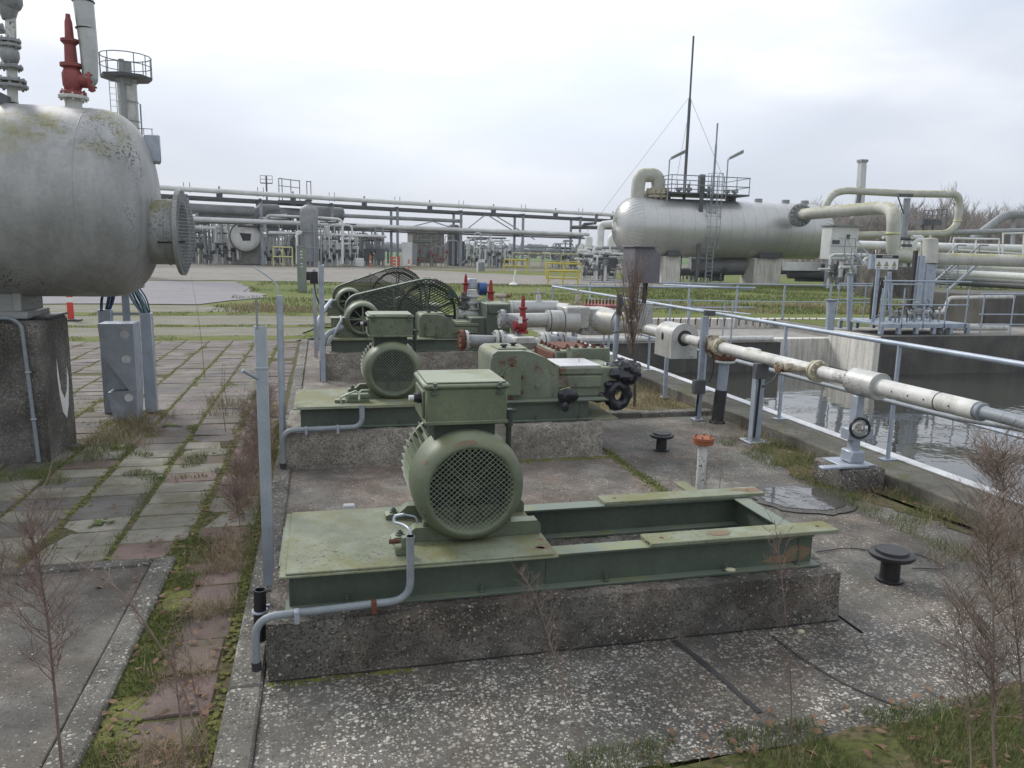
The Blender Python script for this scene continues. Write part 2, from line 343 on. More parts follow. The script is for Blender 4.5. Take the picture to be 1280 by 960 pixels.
def single(name, mb, m, label, cat, group=None, sharp=38):
    ob = mb.build(name, m, None, sharp)      # re-origin at base centre
    me = ob.data; n = len(me.vertices); a = np.empty(n*3); me.vertices.foreach_get('co', a); a = a.reshape(-1, 3)
    c = np.array([a[:, 0].mean(), a[:, 1].mean(), a[:, 2].min()]); me.vertices.foreach_set('co', (a-c).ravel()); ob.location = c; me.update()
    return tag(ob, label, cat, group)
def kids(o): return [c for c in C.objects if c.parent == o]
def dup(o, loc, label=None, rz=0, sc=None, deep=True):
    ks = kids(o); r = o.copy(); C.objects.link(r); r.location = loc; r.rotation_euler = (0, 0, rz)
    if sc: r.scale = sc if isinstance(sc, tuple) else (sc, sc, sc)
    if label: r['label'] = label
    for ch in ks:
        gs = kids(ch); c = ch.copy(); C.objects.link(c); c.parent = r
        for g in gs: d = g.copy(); C.objects.link(d); d.parent = c
    return r
def struct(name, mb, m, kind='structure'):
    o = mb.build(name, m); o['kind'] = kind; return o
R = random.Random(7)
# ================================================================ SETTING
def slabmat(name, matrix, dark, stones, scale=60, cover=.5, stain=.45, brown=0., wet=0., bump=1.0):
    m = bpy.data.materials.new(name); m.use_nodes = True; nt = m.node_tree; L = nt.links.new; b = nt.nodes['Principled BSDF']
    P = N(nt, 'ShaderNodeNewGeometry').outputs['Position']
    def noise(s, d=5, r=.6, off=0):
        n = N(nt, 'ShaderNodeTexNoise'); n.inputs['Scale'].default_value = s; n.inputs['Detail'].default_value = d; n.inputs['Roughness'].default_value = r
        if off:
            a = N(nt, 'ShaderNodeVectorMath', operation='ADD'); a.inputs[1].default_value = (off, off*.7, 0); L(P, a.inputs[0]); L(a.outputs[0], n.inputs[0])
        else: L(P, n.inputs[0])
        return n.outputs[0]
    def mixc(f, a, c, bl='MIX'):
        x = N(nt, 'ShaderNodeMix', data_type='RGBA', blend_type=bl)
        for i, v in ((0, f), (6, a), (7, c)):
            if isinstance(v, (int, float)): x.inputs[i].default_value = v
            elif isinstance(v, tuple): x.inputs[i].default_value = (*v, 1)
            else: L(v, x.inputs[i])
        return x.outputs[2]
    r0 = ramp(nt, .35, .65); L(noise(3.3, 6), r0.inputs[0]); base = mixc(r0.outputs[0], dark, matrix)
    # distorted cells so the stones are irregular
    ad = N(nt, 'ShaderNodeVectorMath', operation='MULTIPLY_ADD'); nn = N(nt, 'ShaderNodeTexNoise'); nn.inputs['Scale'].default_value = 70; L(P, nn.inputs[0])
    L(nn.outputs['Color'], ad.inputs[0]); ad.inputs[1].default_value = (.012,)*3; L(P, ad.inputs[2])
    outc = base; hs = []
    for sc, off in ((scale, 0), (scale*1.7, 1)):
        v = N(nt, 'ShaderNodeTexVoronoi'); v.inputs['Scale'].default_value = sc; v.inputs['Randomness'].default_value = 1; L(ad.outputs[0], v.inputs[0])
        s = N(nt, 'ShaderNodeSeparateColor'); L(v.outputs['Color'], s.inputs[0])
        pr = N(nt, 'ShaderNodeValToRGB'); pr.color_ramp.interpolation = 'CONSTANT'; e = pr.color_ramp.elements
        for i, (p, c) in enumerate(stones):
            q = e[i] if i < 2 else e.new(p); q.position = p; q.color = (*c, 1)
        L(s.outputs[0], pr.inputs[0])
        # size varies by stone: compare distance with a per-stone threshold
        th = N(nt, 'ShaderNodeMapRange'); L(s.outputs[1], th.inputs[0]); th.inputs[3].default_value = .12; th.inputs[4].default_value = .12+cover*.65
        sub = N(nt, 'ShaderNodeMath', operation='SUBTRACT'); L(th.outputs[0], sub.inputs[0]); L(v.outputs['Distance'], sub.inputs[1])
        rr = ramp(nt, .0, .06); L(sub.outputs[0], rr.inputs[0]); wm = ramp(nt, .34, .56, (.25, .25, .25, 1), (1, 1, 1, 1)); L(noise(2.1, 5, .65, 15), wm.inputs[0]); wk = N(nt, 'ShaderNodeMath', operation='MULTIPLY'); L(rr.outputs[0], wk.inputs[0]); L(wm.outputs[0], wk.inputs[1]); outc = mixc(wk.outputs[0], outc, pr.outputs[0]); hs.append(rr.outputs[0])
    w1 = ramp(nt, .36, .62, (1-stain,)*3+(1,), (1.12, 1.12, 1.1, 1)); L(noise(.9, 7, .62, 3), w1.inputs[0]); outc = mixc(1.0, outc, w1.outputs[0], 'MULTIPLY')
    w3 = ramp(nt, .45, .6, (.6, .6, .58, 1), (1, 1, 1, 1)); L(noise(3.7, 5, .7, 9), w3.inputs[0]); outc = mixc(.8, outc, w3.outputs[0], 'MULTIPLY')
    if brown:
        w2 = ramp(nt, .45, .62); L(noise(1.3, 5, .6, 7), w2.inputs[0]); k = N(nt, 'ShaderNodeMath', operation='MULTIPLY'); k.inputs[1].default_value = brown; L(w2.outputs[0], k.inputs[0])
        outc = mixc(k.outputs[0], outc, mixc(1.0, outc, (1.25, .82, .62), 'MULTIPLY'))
    # moss film
    w4 = ramp(nt, .66, .74); L(noise(2.1, 7, .7, 21), w4.inputs[0]); k4 = N(nt, 'ShaderNodeMath', operation='MULTIPLY'); k4.inputs[1].default_value = .55; L(w4.outputs[0], k4.inputs[0]); outc = mixc(k4.outputs[0], outc, (.075, .08, .03))
    L(outc, b.inputs['Base Color'])
    rg = N(nt, 'ShaderNodeMapRange'); L(noise(1.1, 5, .6, 3), rg.inputs[0]); rg.inputs[1].default_value = .35; rg.inputs[2].default_value = .6; rg.inputs[3].default_value = .85-wet; rg.inputs[4].default_value = .9; L(rg.outputs[0], b.inputs['Roughness'])
    mx = N(nt, 'ShaderNodeMath', operation='MAXIMUM'); L(hs[0], mx.inputs[0]); L(hs[1], mx.inputs[1])
    bm = N(nt, 'ShaderNodeBump'); bm.inputs['Strength'].default_value = bump; bm.inputs['Distance'].default_value = .004; L(mx.outputs[0], bm.inputs['Height']); L(bm.outputs[0], b.inputs['Normal'])
    MATS[name] = m
ST_W = [(0, (.08, .077, .07)), (.2, (.17, .155, .13)), (.38, (.26, .235, .195)), (.55, (.38, .36, .31)), (.7, (.55, .53, .48)), (.86, (.64, .62, .57))]
ST_B = [(0, (.08, .072, .065)), (.25, (.17, .145, .12)), (.5, (.25, .205, .165)), (.7, (.34, .29, .245)), (.85, (.48, .44, .39)), (.95, (.64, .61, .56))]
ST_G = [(0, (.07, .07, .065)), (.25, (.15, .145, .13)), (.5, (.24, .23, .205)), (.7, (.35, .335, .30)), (.85, (.48, .465, .42)), (.95, (.66, .64, .59))]
ST_P = [(0, (.12, .115, .105)), (.12, (.20, .185, .16)), (.35, (.29, .265, .225)), (.6, (.38, .355, .31)), (.82, (.50, .475, .43)), (.95, (.62, .60, .55))]
slabmat('slab_white', (.155, .148, .132), (.10, .095, .086), ST_W, 50, .82, .44, .15, wet=.25)
slabmat('slab_brown', (.27, .25, .225), (.19, .175, .155), ST_B, 56, .6, .35, .3)
slabmat('slab_grey', (.19, .183, .165), (.125, .12, .108), ST_G, 56, .65, .48, .3, wet=.3)
slabmat('pad_dark', (.18, .17, .15), (.09, .085, .075), ST_G, 48, .42, .6, .3, wet=.2, bump=1.0)
slabmat('plinth_stone', (.25, .238, .215), (.085, .08, .072), ST_G, 50, .72, .6, .25, bump=3.2)
slabmat('plinth_tan', (.46, .425, .37), (.32, .295, .255), ST_P, 50, .75, .25, .0, bump=2.0)
slabmat('kerb_stone', (.20, .19, .17), (.11, .105, .09), ST_W, 46, .62, .5)
def groundmat(name, cols, s1=.35, s2=4., bump=.5, lawn=False, s3=38):
    m = bpy.data.materials.new(name); m.use_nodes = True; nt = m.node_tree; L = nt.links.new; b = nt.nodes['Principled BSDF']; b.inputs['Roughness'].default_value = .95; b.inputs['Specular IOR Level'].default_value = .2
    P = N(nt, 'ShaderNodeNewGeometry').outputs['Position']; c = None
    for i, (sc, col) in enumerate(zip((None, s1, s2, s3), cols)):
        if c is None: c = col; continue
        n = N(nt, 'ShaderNodeTexNoise'); n.inputs['Scale'].default_value = sc; n.inputs['Detail'].default_value = 6; n.inputs['Roughness'].default_value = .65
        q = N(nt, 'ShaderNodeVectorMath', operation='MULTIPLY_ADD'); q.inputs[1].default_value = (.6, 1., 1.); q.inputs[2].default_value = (i*5., i*3., 0); L(P, q.inputs[0]); L(q.outputs[0], n.inputs[0])
        r = ramp(nt, .44, .60); L(n.outputs[0], r.inputs[0]); x = N(nt, 'ShaderNodeMix', data_type='RGBA'); L(r.outputs[0], x.inputs[0])
        if isinstance(c, tuple): x.inputs[6].default_value = (*c, 1)
        else: L(c, x.inputs[6])
        x.inputs[7].default_value = (*col, 1); c = x.outputs[2]
    L(c, b.inputs['Base Color']); bm = N(nt, 'ShaderNodeBump'); bm.inputs['Strength'].default_value = bump; bm.inputs['Distance'].default_value = .03
    L(n.outputs[0], bm.inputs['Height']); L(bm.outputs[0], b.inputs['Normal']); MATS[name] = m
groundmat('lawn', ((.095, .155, .028), (.155, .165, .045), (.075, .125, .025), (.15, .14, .055)))
groundmat('soil_green', ((.09, .08, .045), (.095, .105, .03), (.13, .10, .06), (.055, .06, .025)), 1.2, 6)
groundmat('dry_grass', ((.20, .165, .09), (.13, .13, .05), (.10, .08, .05), (.26, .22, .13)), 1.0, 6)
groundmat('gravel', ((.27, .25, .225), (.20, .19, .165), (.32, .30, .27), (.15, .14, .12)), .12, 1.2, .3)
groundmat('asphalt', ((.20, .195, .215), (.25, .235, .245), (.17, .165, .18), (.28, .265, .26)), .15, .9, .15)
groundmat('old_concrete', ((.20, .19, .17), (.15, .14, .11), (.12, .13, .05), (.24, .225, .20)), .5, 1.5, .3)
groundmat('field', ((.075, .14, .04), (.085, .15, .045), (.07, .12, .035), (.09, .15, .05)), .01, .05, 0)
groundmat('site_ground', ((.19, .175, .13), (.15, .15, .07), (.21, .195, .165), (.11, .11, .07)), .1, .9, .2)
groundmat('mossy', ((.12, .14, .03), (.17, .155, .11), (.085, .115, .022), (.13, .145, .035)), .9, 4)
def sheet(name, poly, z, m, sub=0):
    mb = MB(); mb.add([(x, y, z) for x, y in poly], [tuple(range(len(poly)))]); return struct(name, mb, m)
def rough_edge(pts, step=.25, amp=.06, seed=1, zf=.8):
    o = []; n = len(pts)
    for i in range(n):
        a = Vector((*pts[i], 0)); b = Vector((*pts[(i+1) % n], 0)); k = max(1, int((b-a).length/step)); d = (b-a).normalized(); nn = Vector((-d.y, d.x, 0))
        for j in range(k):
            p = a.lerp(b, j/k); q = mn.noise(Vector((p.x*zf, p.y*zf, seed)))+.5*mn.noise(Vector((p.x*zf*3, p.y*zf*3, seed+5))); p = p+nn*amp*q*2*(1 if j else 0); o.append((p.x, p.y))
    return o
# ground with the hole of the settling basin left open
X0, X1, YA, YB = 5.45, 33., -6., 24.4
g = MB(); z = -.055
for (a, b_, c, d) in ((-3000, X0, -400, 4000), (X0, X1, -400, YA), (X0, X1, YB, 4000), (X1, 3000, -400, 4000)): g.add([(a, c, z), (b_, c, z), (b_, d, z), (a, d, z)], [(0, 1, 2, 3)])
struct('ground', g, 'lawn')
sheet('field', [(-3000, 170), (3000, 170), (3000, 3990), (-3000, 3990)], -.03, 'field')
sheet('gravel_yard', [(-120, 84), (60, 80), (46, 58), (150, 62), (150, 168), (-120, 168)], -.04, 'site_ground')
sheet('gravel_road', rough_edge([(-90, 49.5), (-4, 49), (14, 48), (24, 45), (30, 52), (20, 66), (4, 88), (-20, 92), (-90, 95)], 1.5, .5, 3, .3), -.034, 'gravel')
sheet('asphalt_apron', rough_edge([(-90, 28.5), (-4.2, 28.8), (-2.2, 33), (-3.2, 38), (-4.6, 47.5), (-90, 49)], 1.0, .25, 5, .5), -.03, 'asphalt')
sheet('concrete_strip', rough_edge([(-40, 17.2), (-.6, 17.4), (0, 21.5), (4.5, 22.5), (4.4, 24), (-1.5, 24.5), (-3.8, 28.3), (-40, 28.2)], .8, .15, 6, .7), -.026, 'old_concrete')
for i, (ya, yb_) in enumerate(((17.55, 18.6), (20.5, 21.2), (24.0, 25.4))): sheet('moss_strip', rough_edge([(-30, ya), (4.3 if i else 3, ya), (4.3, yb_), (-30, yb_)], .5, .18, 30+i, 1.1), -.022+i*.001, 'mossy')
# basin walls, ledge and water
mb = MB(); mb.add([(X0, YA, -1), (X1, YA, -1), (X1, YB, -1), (X0, YB, -1)], [(0, 1, 2, 3)]); struct('water', mb, 'water')
mb = MB(); mb.add([(X0, YA, -3.2), (X1, YA, -3.2), (X1, YB, -3.2), (X0, YB, -3.2)], [(0, 1, 2, 3)]); struct('basin_floor', mb, 'concrete_dark')
def wall(name, a, b, m, label, bev=.01): return single(name, MB().box(a, b, bev), m, label, 'basin wall')
single('basin_curb', MB().box((4.86, -6, -3.2), (5.45, 17.0, .12), .012), 'curb_concrete', 'long low concrete curb with green stains, carrying the nearest railing beside the water', 'curb')
single('curb_edge_strip', MB().box((5.30, -6, .121), (5.425, 17.6, .135), .003), 'edge_white', 'bright white metal edge strip along the basin curb below the near railing', 'edge strip')
wall('basin_wall', (5.452, 18.1, -3.2), (11.9, 18.5, -.22), 'concrete_dark', 'dark wet concrete wall at the far end of the water, left of the pale wall')
wall('basin_wall', (11.7, 19.0, -3.2), (14.55, 19.4, -.24), 'concrete_light', 'pale streaked concrete wall between the two dark basin walls')
wall('basin_wall', (14.2, 17.12, -3.2), (33, 17.5, .02), 'concrete_dark', 'long dark streaked concrete wall below the pipe platform on the right')
wall('basin_wall', (14.0, 17.122, -3.2), (14.199, 19.0, .015), 'concrete_light', 'short pale return wall closing the corner beside the long dark wall')
wall('basin_wall', (5.452, 22.6, -3.2), (18.0, 23.0, .0), 'concrete_light', 'pale rear rim wall of the basin with rust dots along its top')
struct('basin_ledge', MB().box((5.453, 18.51, -.6), (11.9, 22.59, -.3)).box((11.91, 19.41, -.6), (18.0, 22.59, -.3)).box((14.56, 17.51, -.62), (33, 24.4, -.03)).box((5.453, 23.01, -.6), (14.5, 24.4, -.04)), 'concrete')
single('ledge_pipe', MB().tube([(5.5, 18.05, -.12), (11.6, 18.05, -.12)], .075, 12), 'white_pipe', 'pale horizontal pipe lying along the top of the dark end wall', 'pipe')
mb = MB(); rr = random.Random(3)
for i in range(26): x = 9.6+i*.26; mb.cyl((x, 22.57, -.02), (x, 22.57, .03), .02, 6); mb.box((x-.02, 22.592, -.16-rr.random()*.1), (x+.02, 22.598, -.02))
single('rim_anchor_row', mb, 'rust', 'row of small rusty anchors along the top of the rear basin rim', 'anchors')
# pads and slabs
sheet('slab', [(-.298, 2.53), (2.8, 2.53), (2.8, 4.5), (-.298, 4.5)], 0, 'slab_white')
sheet('pad', [(-.298, 4.5), (2.8, 4.5), (2.8, 17.4), (-.298, 17.4)], 0, 'slab_brown')
sheet('slab', [(2.83, 2.53), (4.86, 2.53), (4.86, 8.75), (2.83, 8.75)], -.004, 'slab_grey')
sheet('slab', [(2.4, 2.53), (4.86, 2.53), (4.86, 3.44), (3.6, 3.47), (2.8, 3.3)], .003, 'slab_white')
sheet('joint_filler', [(2.80, 2.53), (2.83, 2.53), (2.83, 17.4), (2.80, 17.4)], -.012, 'black_rough')
def kerbrow(name, pts_a, pts_b, h, m, label, seg=1.0):
    mb = MB(); a = Vector(pts_a); b = Vector(pts_b); d = b-a; n = max(1, int(d.length/seg)); 
    for i in range(n):
        p = a+d*(i/n); q = a+d*((i+1)/n)
        if abs(d.x) > abs(d.y): mb.box((p.x+.004, p.y, -.1), (q.x-.004, p.y+.16, h+R.uniform(-.004, .004)), .012)
        else: mb.box((p.x, p.y+.004, -.1), (p.x+.15, q.y-.004, h+R.uniform(-.004, .004)), .012)
    return single(name, mb, m, label, 'kerb')
kerbrow('kerb', (-.45, 2.4, 0), (-.45, 17.4, 0), .03, 'kerb_stone', 'long narrow aggregate kerb between the paving and the pump pads')
kerbrow('kerb', (-.28, 17.4, 0), (4.8, 17.4, 0), .05, 'kerb_stone', 'kerb crossing behind the farthest pump pad')
kerbrow('kerb', (2.84, 8.72, 0), (4.84, 8.72, 0), .06, 'kerb_stone', 'short kerb at the right end of the second pump block, before the dry grass')
sheet('dry_ground', [(2.84, 8.86), (4.86, 8.86), (4.86, 17.4), (2.84, 17.4)], -.02, 'dry_grass')
sheet('soil', [(-9, 1.5), (-.44, 1.5), (-.44, 17.25), (-9, 17.25)], -.0055, 'soil_green')
sheet('soil', rough_edge([(.3, .8), (7, .8), (6.2, 2.5), (3.2, 2.72), (2.4, 2.55), (1.4, 2.5), (.3, 2.4)], .2, .05, 9), .0052, 'soil_green')
sheet('soil', rough_edge([(4.2, 5.75), (4.5, 5.1), (4.86, 3.6), (4.86, 8.0), (4.5, 7.2)], .06, .07, 12, 3), .0012, 'soil_green')
# front-left pad with a kerb border
struct('side_pad', MB().box((-8, 1.2, -.1), (-1.08, 4.93, .022), .006), 'pad_dark')
struct('pad_border', MB().box((-1.075, 1.2, -.1), (-.94, 5.06, .034), .015).box((-8, 4.935, -.1), (-1.08, 5.06, .03), .015), 'kerb_stone')
# paving tiles: every tile slightly tilted and tinted
m = bpy.data.materials.new('paver'); m.use_nodes = True; nt = m.node_tree; L = nt.links.new; b = nt.nodes['Principled BSDF']; b.inputs['Roughness'].default_value = .85
at = N(nt, 'ShaderNodeVertexColor'); at.layer_name = 'tint'; P = N(nt, 'ShaderNodeNewGeometry').outputs['Position']
def nz(s, a, b_, ca, cb, d=6):
    n = N(nt, 'ShaderNodeTexNoise'); n.inputs['Scale'].default_value = s; n.inputs['Detail'].default_value = d; n.inputs['Roughness'].default_value = .7; L(P, n.inputs[0]); r = ramp(nt, a, b_, ca, cb); L(n.outputs[0], r.inputs[0]); return r.outputs[0], n.outputs[0]
def mx(f, a, c, bl='MIX'):
    x = N(nt, 'ShaderNodeMix', data_type='RGBA', blend_type=bl)
    for i, v in ((0, f), (6, a), (7, c)):
        if isinstance(v, (int, float)): x.inputs[i].default_value = v
        elif isinstance(v, tuple): x.inputs[i].default_value = v
        else: L(v, x.inputs[i])
    return x.outputs[2]
a1, _ = nz(2.2, .36, .66, (.55, .55, .53, 1), (1.15, 1.15, 1.12, 1)); a2, h2 = nz(120, .3, .7, (.7, .7, .7, 1), (1.35, 1.35, 1.32, 1), 3); a3, _ = nz(1.3, .50, .66, (0, 0, 0, 1), (.9, .9, .9, 1), 8)
c = mx(1., at.outputs[0], a1, 'MULTIPLY'); c = mx(1., c, a2, 'MULTIPLY'); c = mx(a3, c, (.10, .092, .05, 1)); L(c, b.inputs['Base Color'])
bm = N(nt, 'ShaderNodeBump'); bm.inputs['Strength'].default_value = .6; bm.inputs['Distance'].default_value = .004; L(h2, bm.inputs['Height']); L(bm.outputs[0], b.inputs['Normal']); MATS['paver'] = m
mb = MB(); tints = []; rt_ = random.Random(11); TILE = []
for ci in range(18):
    xr = -.915-.475*(ci-1) if ci else -.50; xl = xr-.455 if ci else -.885
    y = 1.9 if ci == 0 else (5.12 if xr < -.95 else 5.12); ph = rt_.uniform(0, .2)
    y -= 0; k = 0
    while y < 17.1:
        ln = .285 if ci else .34
        y0, y1 = y+.004, y+ln-.006; y += ln; k += 1
        if ci == 0 and rt_.random() < .12: continue
        if rt_.random() < .015: continue
        jit = lambda: rt_.gauss(0, .005)
        z = rt_.uniform(-.004, .004); tx, ty = rt_.gauss(0, .014), rt_.gauss(0, .014); n0 = len(mb.v); f0 = len(mb.f)
        mb.box((xl+.008+jit(), y0+jit(), -.05), (xr-.008+jit(), y1+jit(), z), .007)
        cx, cy = (xl+xr)/2, (y0+y1)/2
        for i in range(n0, len(mb.v)): vx, vy, vz = mb.v[i]; mb.v[i] = (vx, vy, vz+(vx-cx)*tx+(vy-cy)*ty if vz > -.04 else vz)
        redp = .85 if ci == 0 else (.30 if y > 8 else .06); t = (.165, .118, .105) if rt_.random() < redp else ((.225, .212, .18) if rt_.random() < .7 else (.15, .138, .13))
        if y > 8.3: t = tuple(a*.3+b2*.7 for a, b2 in zip(t, (.135, .118, .118)))
        s = rt_.uniform(.82, 1.15); tints += [tuple(q*s for q in t)]*(len(mb.f)-f0)
ob = struct('paving', mb, 'paver'); ca = ob.data.color_attributes.new('tint', 'FLOAT_COLOR', 'CORNER'); arr = np.ones((len(ob.data.loops), 4), dtype=np.float32)
for p, t in zip(ob.data.polygons, tints): arr[p.loop_start:p.loop_start+p.loop_total, :3] = t
ca.data.foreach_set('color', arr.ravel())
# ---------------------------------------------------------------- moss, grass, litter
def stuff(name, mb, m, label, cat): o = mb.build(name, m); o['kind'] = 'stuff'; o['label'] = label; o['category'] = cat; return o
def lumps(mb, x, y, z, n, sx, sy, rmin, rmax, rnd):
    for _ in range(n):
        px, py = x+rnd.gauss(0, sx), y+rnd.gauss(0, sy); r = rnd.uniform(rmin, rmax); mb.ball((px, py, z), r, 6, (1, 1, .45))
mb = MB(); rm = random.Random(5)
for ci in range(0, 8):
    xc = -.925-.475*ci+ (.0 if ci else 0)
    y = 5.2 if ci else 5.2
    while y < 16.5:
        dens = mn.noise(Vector((xc*3, y*.9, 2)))+.32+.25*mn.noise(Vector((xc*3, y*3.1, 8)))
        if dens > 0: lumps(mb, xc+.012, y, -.004, int(2+dens*11), .014+dens*.045, .06, .006, .022, rm)
        if rm.random() < .55*max(0, dens) : 
            for k in range(8): lumps(mb, xc-k*.05, y, -.004, 1, .01, .01, .008, .016, rm)
        y += .07
for i in range(1800): y = rm.uniform(2.6, 5.4); x = -.87+.045*rm.gauss(0, 1)+.03*mn.noise(Vector((0, y*2, 0))); lumps(mb, x, y, 0, 1, .025, .03, .008, .022, rm)
for i in range(500): y = rm.uniform(2.6, 9); lumps(mb, -.475+rm.gauss(0, .02), y, .0, 1, .01, .02, .008, .02, rm)
for i in range(160): lumps(mb, rm.uniform(-.28, .4), 3.45+abs(rm.gauss(0, .02))*-1, 0, 1, .01, .008, .005, .012, rm)
for i in range(420): lumps(mb, 2.81+rm.gauss(0, .03), rm.uniform(5.3, 7.2), 0, 1, .01, .02, .008, .02, rm)
for i in range(260): lumps(mb, rm.uniform(1.5, 2.75), 6.98+rm.gauss(0, .03), 0, 1, .02, .01, .008, .02, rm)
stuff('moss', mb, 'moss', 'yellow-green moss growing in the joints of the paving and along the pads', 'moss')
def blades(name, gens, m, label, cat, seed=1):
    rnd = np.random.RandomState(seed); Vs = []; Fs = []; n0 = 0
    for (pts, hmin, hmax, wd, lean) in gens:
        pts = np.asarray(pts, float); n = len(pts); h = rnd.uniform(hmin, hmax, n); a = rnd.uniform(0, 2*np.pi, n); l = rnd.uniform(.1, lean, n)*h; b = rnd.uniform(0, 2*np.pi, n)
        dx, dy = np.cos(a)*wd, np.sin(a)*wd; ex, ey = np.cos(b)*l, np.sin(b)*l
        p0 = pts+np.c_[dx, dy, np.zeros(n)]; p1 = pts-np.c_[dx, dy, np.zeros(n)]; mid = pts+np.c_[ex*.35, ey*.35, h*.6]; t = pts+np.c_[ex, ey, h]
        q0 = mid+np.c_[dx, dy, np.zeros(n)]*.7; q1 = mid-np.c_[dx, dy, np.zeros(n)]*.7
        v = np.stack([p0, p1, q1, q0, t], 1).reshape(-1, 3); Vs.append(v); k = np.arange(n)*5+n0; n0 += 5*n
        Fs += [(a_, a_+1, a_+2, a_+3) for a_ in k]+[(a_+3, a_+2, a_+4) for a_ in k]
    me = bpy.data.meshes.new(name); me.from_pydata(np.concatenate(Vs).tolist(), [], [tuple(int(i) for i in f) for f in Fs]); me.materials.append(MATS[m]); ob = bpy.data.objects.new(name, me); C.objects.link(ob)
    ob['kind'] = 'stuff'; ob['label'] = label; ob['category'] = cat; return ob
rg = np.random.RandomState(4)
def area(x0, x1, y0, y1, n, z=0., clump=0, thr=-.05, f=3.):
    o = []
    while len(o) < n:
        x, y = rg.uniform(x0, x1), rg.uniform(y0, y1)
        if mn.noise(Vector((x*f, y*f, clump))) > thr: o.append((x, y, z))
    return o
def strip(x, sx, y0, y1, n, z=0., seed=0, thr=-.1):
    o = []
    while len(o) < n:
        y = rg.uniform(y0, y1)
        if mn.noise(Vector((x, y*1.7, seed))) > thr: o.append((x+rg.normal(0, sx), y, z))
    return o
blades('grass', [
    (area(.9, 4.6, 1.5, 2.66, 30000, .005, 1, -.3), .02, .06, .0015, .9), (strip(-.86, .065, 2.5, 5.4, 8500, 0, 2, -.25), .015, .05, .0013, .9), (strip(-1.40, .03, 5.2, 9, 1500, 0, 31, 0.), .01, .035, .0013, .9), (strip(-.93, .03, 5.2, 12, 1800, 0, 32, 0.), .01, .035, .0013, .9), (strip(-1.88, .03, 5.2, 9, 1300, 0, 33, 0.), .01, .035, .0013, .9),
    (strip(-.49, .035, 2.6, 9, 2600, 0, 3), .02, .07, .0013, .9), (area(4.15, 4.87, 4.0, 7.4, 4200, 0, 5, -.1), .02, .09, .0016, 1.1),
    (strip(-2.1, .12, 7.4, 9.4, 1200, 0, 6), .03, .11, .002, 1.), (area(-2.9, -2.1, 6.9, 7.7, 1400, -.01, 6, 0.), .02, .09, .002, 1.),
    (area(-1.9, -1.0, 6.9, 7.9, 900, 0, 8, .12), .02, .06, .002, 1.), (area(2.9, 4.8, 8.9, 12.5, 2500, -.02, 9, 0.), .03, .12, .002, 1.),
    (strip(2.81, .03, 5.2, 7.3, 700, 0, 11), .02, .06, .0015, 1.), (area(-.3, 2.8, 4.46, 4.6, 250, 0, 12), .01, .04, .0015, 1.),
    (area(-6.5, 4.6, 17.6, 18.5, 1800, -.03, 13, -.1, .8), .02, .06, .005, .8), (area(-6.5, 4.6, 20.6, 21.1, 1300, -.03, 13, -.1, .8), .02, .06, .005, .8), (area(-6.5, 4.6, 24.0, 25.2, 1800, -.03, 13, -.1, .8), .02, .07, .006, .8), (area(-3.5, 26, 25, 48, 16000, -.05, 14, -.05, .25), .05, .13, .012, .8),
    (area(14.6, 34, 24.6, 48, 12000, -.05, 15, -.05, .25), .06, .16, .012, .8)], 'grass_blade', 'short green grass growing on the lawn, along the kerbs and in the bottom right corner', 'grass', 3)
blades('dry_grass', [
    (area(2.9, 4.8, 8.9, 16.8, 6000, -.02, 21, -.1), .05, .2, .002, 1.3), (area(4.3, 4.9, 4.6, 8.6, 1500, 0, 22, 0.), .03, .12, .0016, 1.4),
    (area(-2.35, -1.7, 8.0, 9.6, 1300, -.01, 23, -.1), .05, .2, .002, 1.4), (strip(-.62, .10, 4.6, 10., 2600, 0, 24, -.2), .04, .16, .0014, 1.5),
    (area(1.3, 5.4, 1.2, 2.6, 1200, 0, 25, 0.), .03, .11, .0014, 1.6), (area(3.9, 5.2, 2.4, 4.2, 1300, 0, 29, 0.), .03, .14, .0014, 1.6), (strip(-.66, .10, 2.7, 5.2, 3200, 0, 26, -.1), .02, .09, .0013, 1.8),
    (area(-1.45, -.95, 9.5, 10.6, 350, 0, 27, 0.), .05, .2, .002, .9), (area(8, 34, 24.8, 30, 5000, -.05, 28, .05, .3), .08, .25, .012, 1.), (area(-3, 9, 25, 29, 2200, -.05, 28, .1, .3), .08, .25, .01, 1.)],
    'straw', 'dry straw coloured grass beyond the short kerb, along the curb and around the posts', 'dry grass', 5)
mb = MB(); rl = random.Random(9)
def leaf(mb, x, y, z, s, rnd):
    a = rnd.uniform(0, 6.28); t = rnd.uniform(-.5, .5); u = Vector((math.cos(a), math.sin(a), t*.5)); v = Vector((-math.sin(a), math.cos(a), rnd.uniform(-.4, .4))); c = Vector((x, y, z+s*.35)); cu = Vector((0, 0, s*rnd.uniform(-.3, .4)))
    P_ = [c-u*s, c-u*s*.35+v*s*.5+cu, c+u*s*.3+v*s*.42+cu, c+u*s, c+u*s*.3-v*s*.42+cu, c-u*s*.35-v*s*.5+cu]; mb.add(P_+[c-cu*.3], [(0, 1, 6), (1, 2, 6), (2, 3, 6), (3, 4, 6), (4, 5, 6), (5, 0, 6)])
for (x0, x1, y0, y1, n) in ((-.95, -.5, 2.6, 9.5, 420), (-.7, -.48, 5, 8.5, 160), (1.2, 4.5, 1.6, 2.75, 420), (4.2, 4.9, 4.5, 8, 90), (-1.3, -.9, 4.6, 5.6, 30), (3, 4.8, 9, 12, 60), (-2.4, -1.0, 5, 9, 30)):
    for _ in range(n): leaf(mb, rl.uniform(x0, x1), rl.uniform(y0, y1), .014, rl.uniform(.010, .03), rl)
stuff('leaf_litter', mb, 'leaf_dead', 'scattered brown dead leaves on the paving and in the grass', 'leaves')
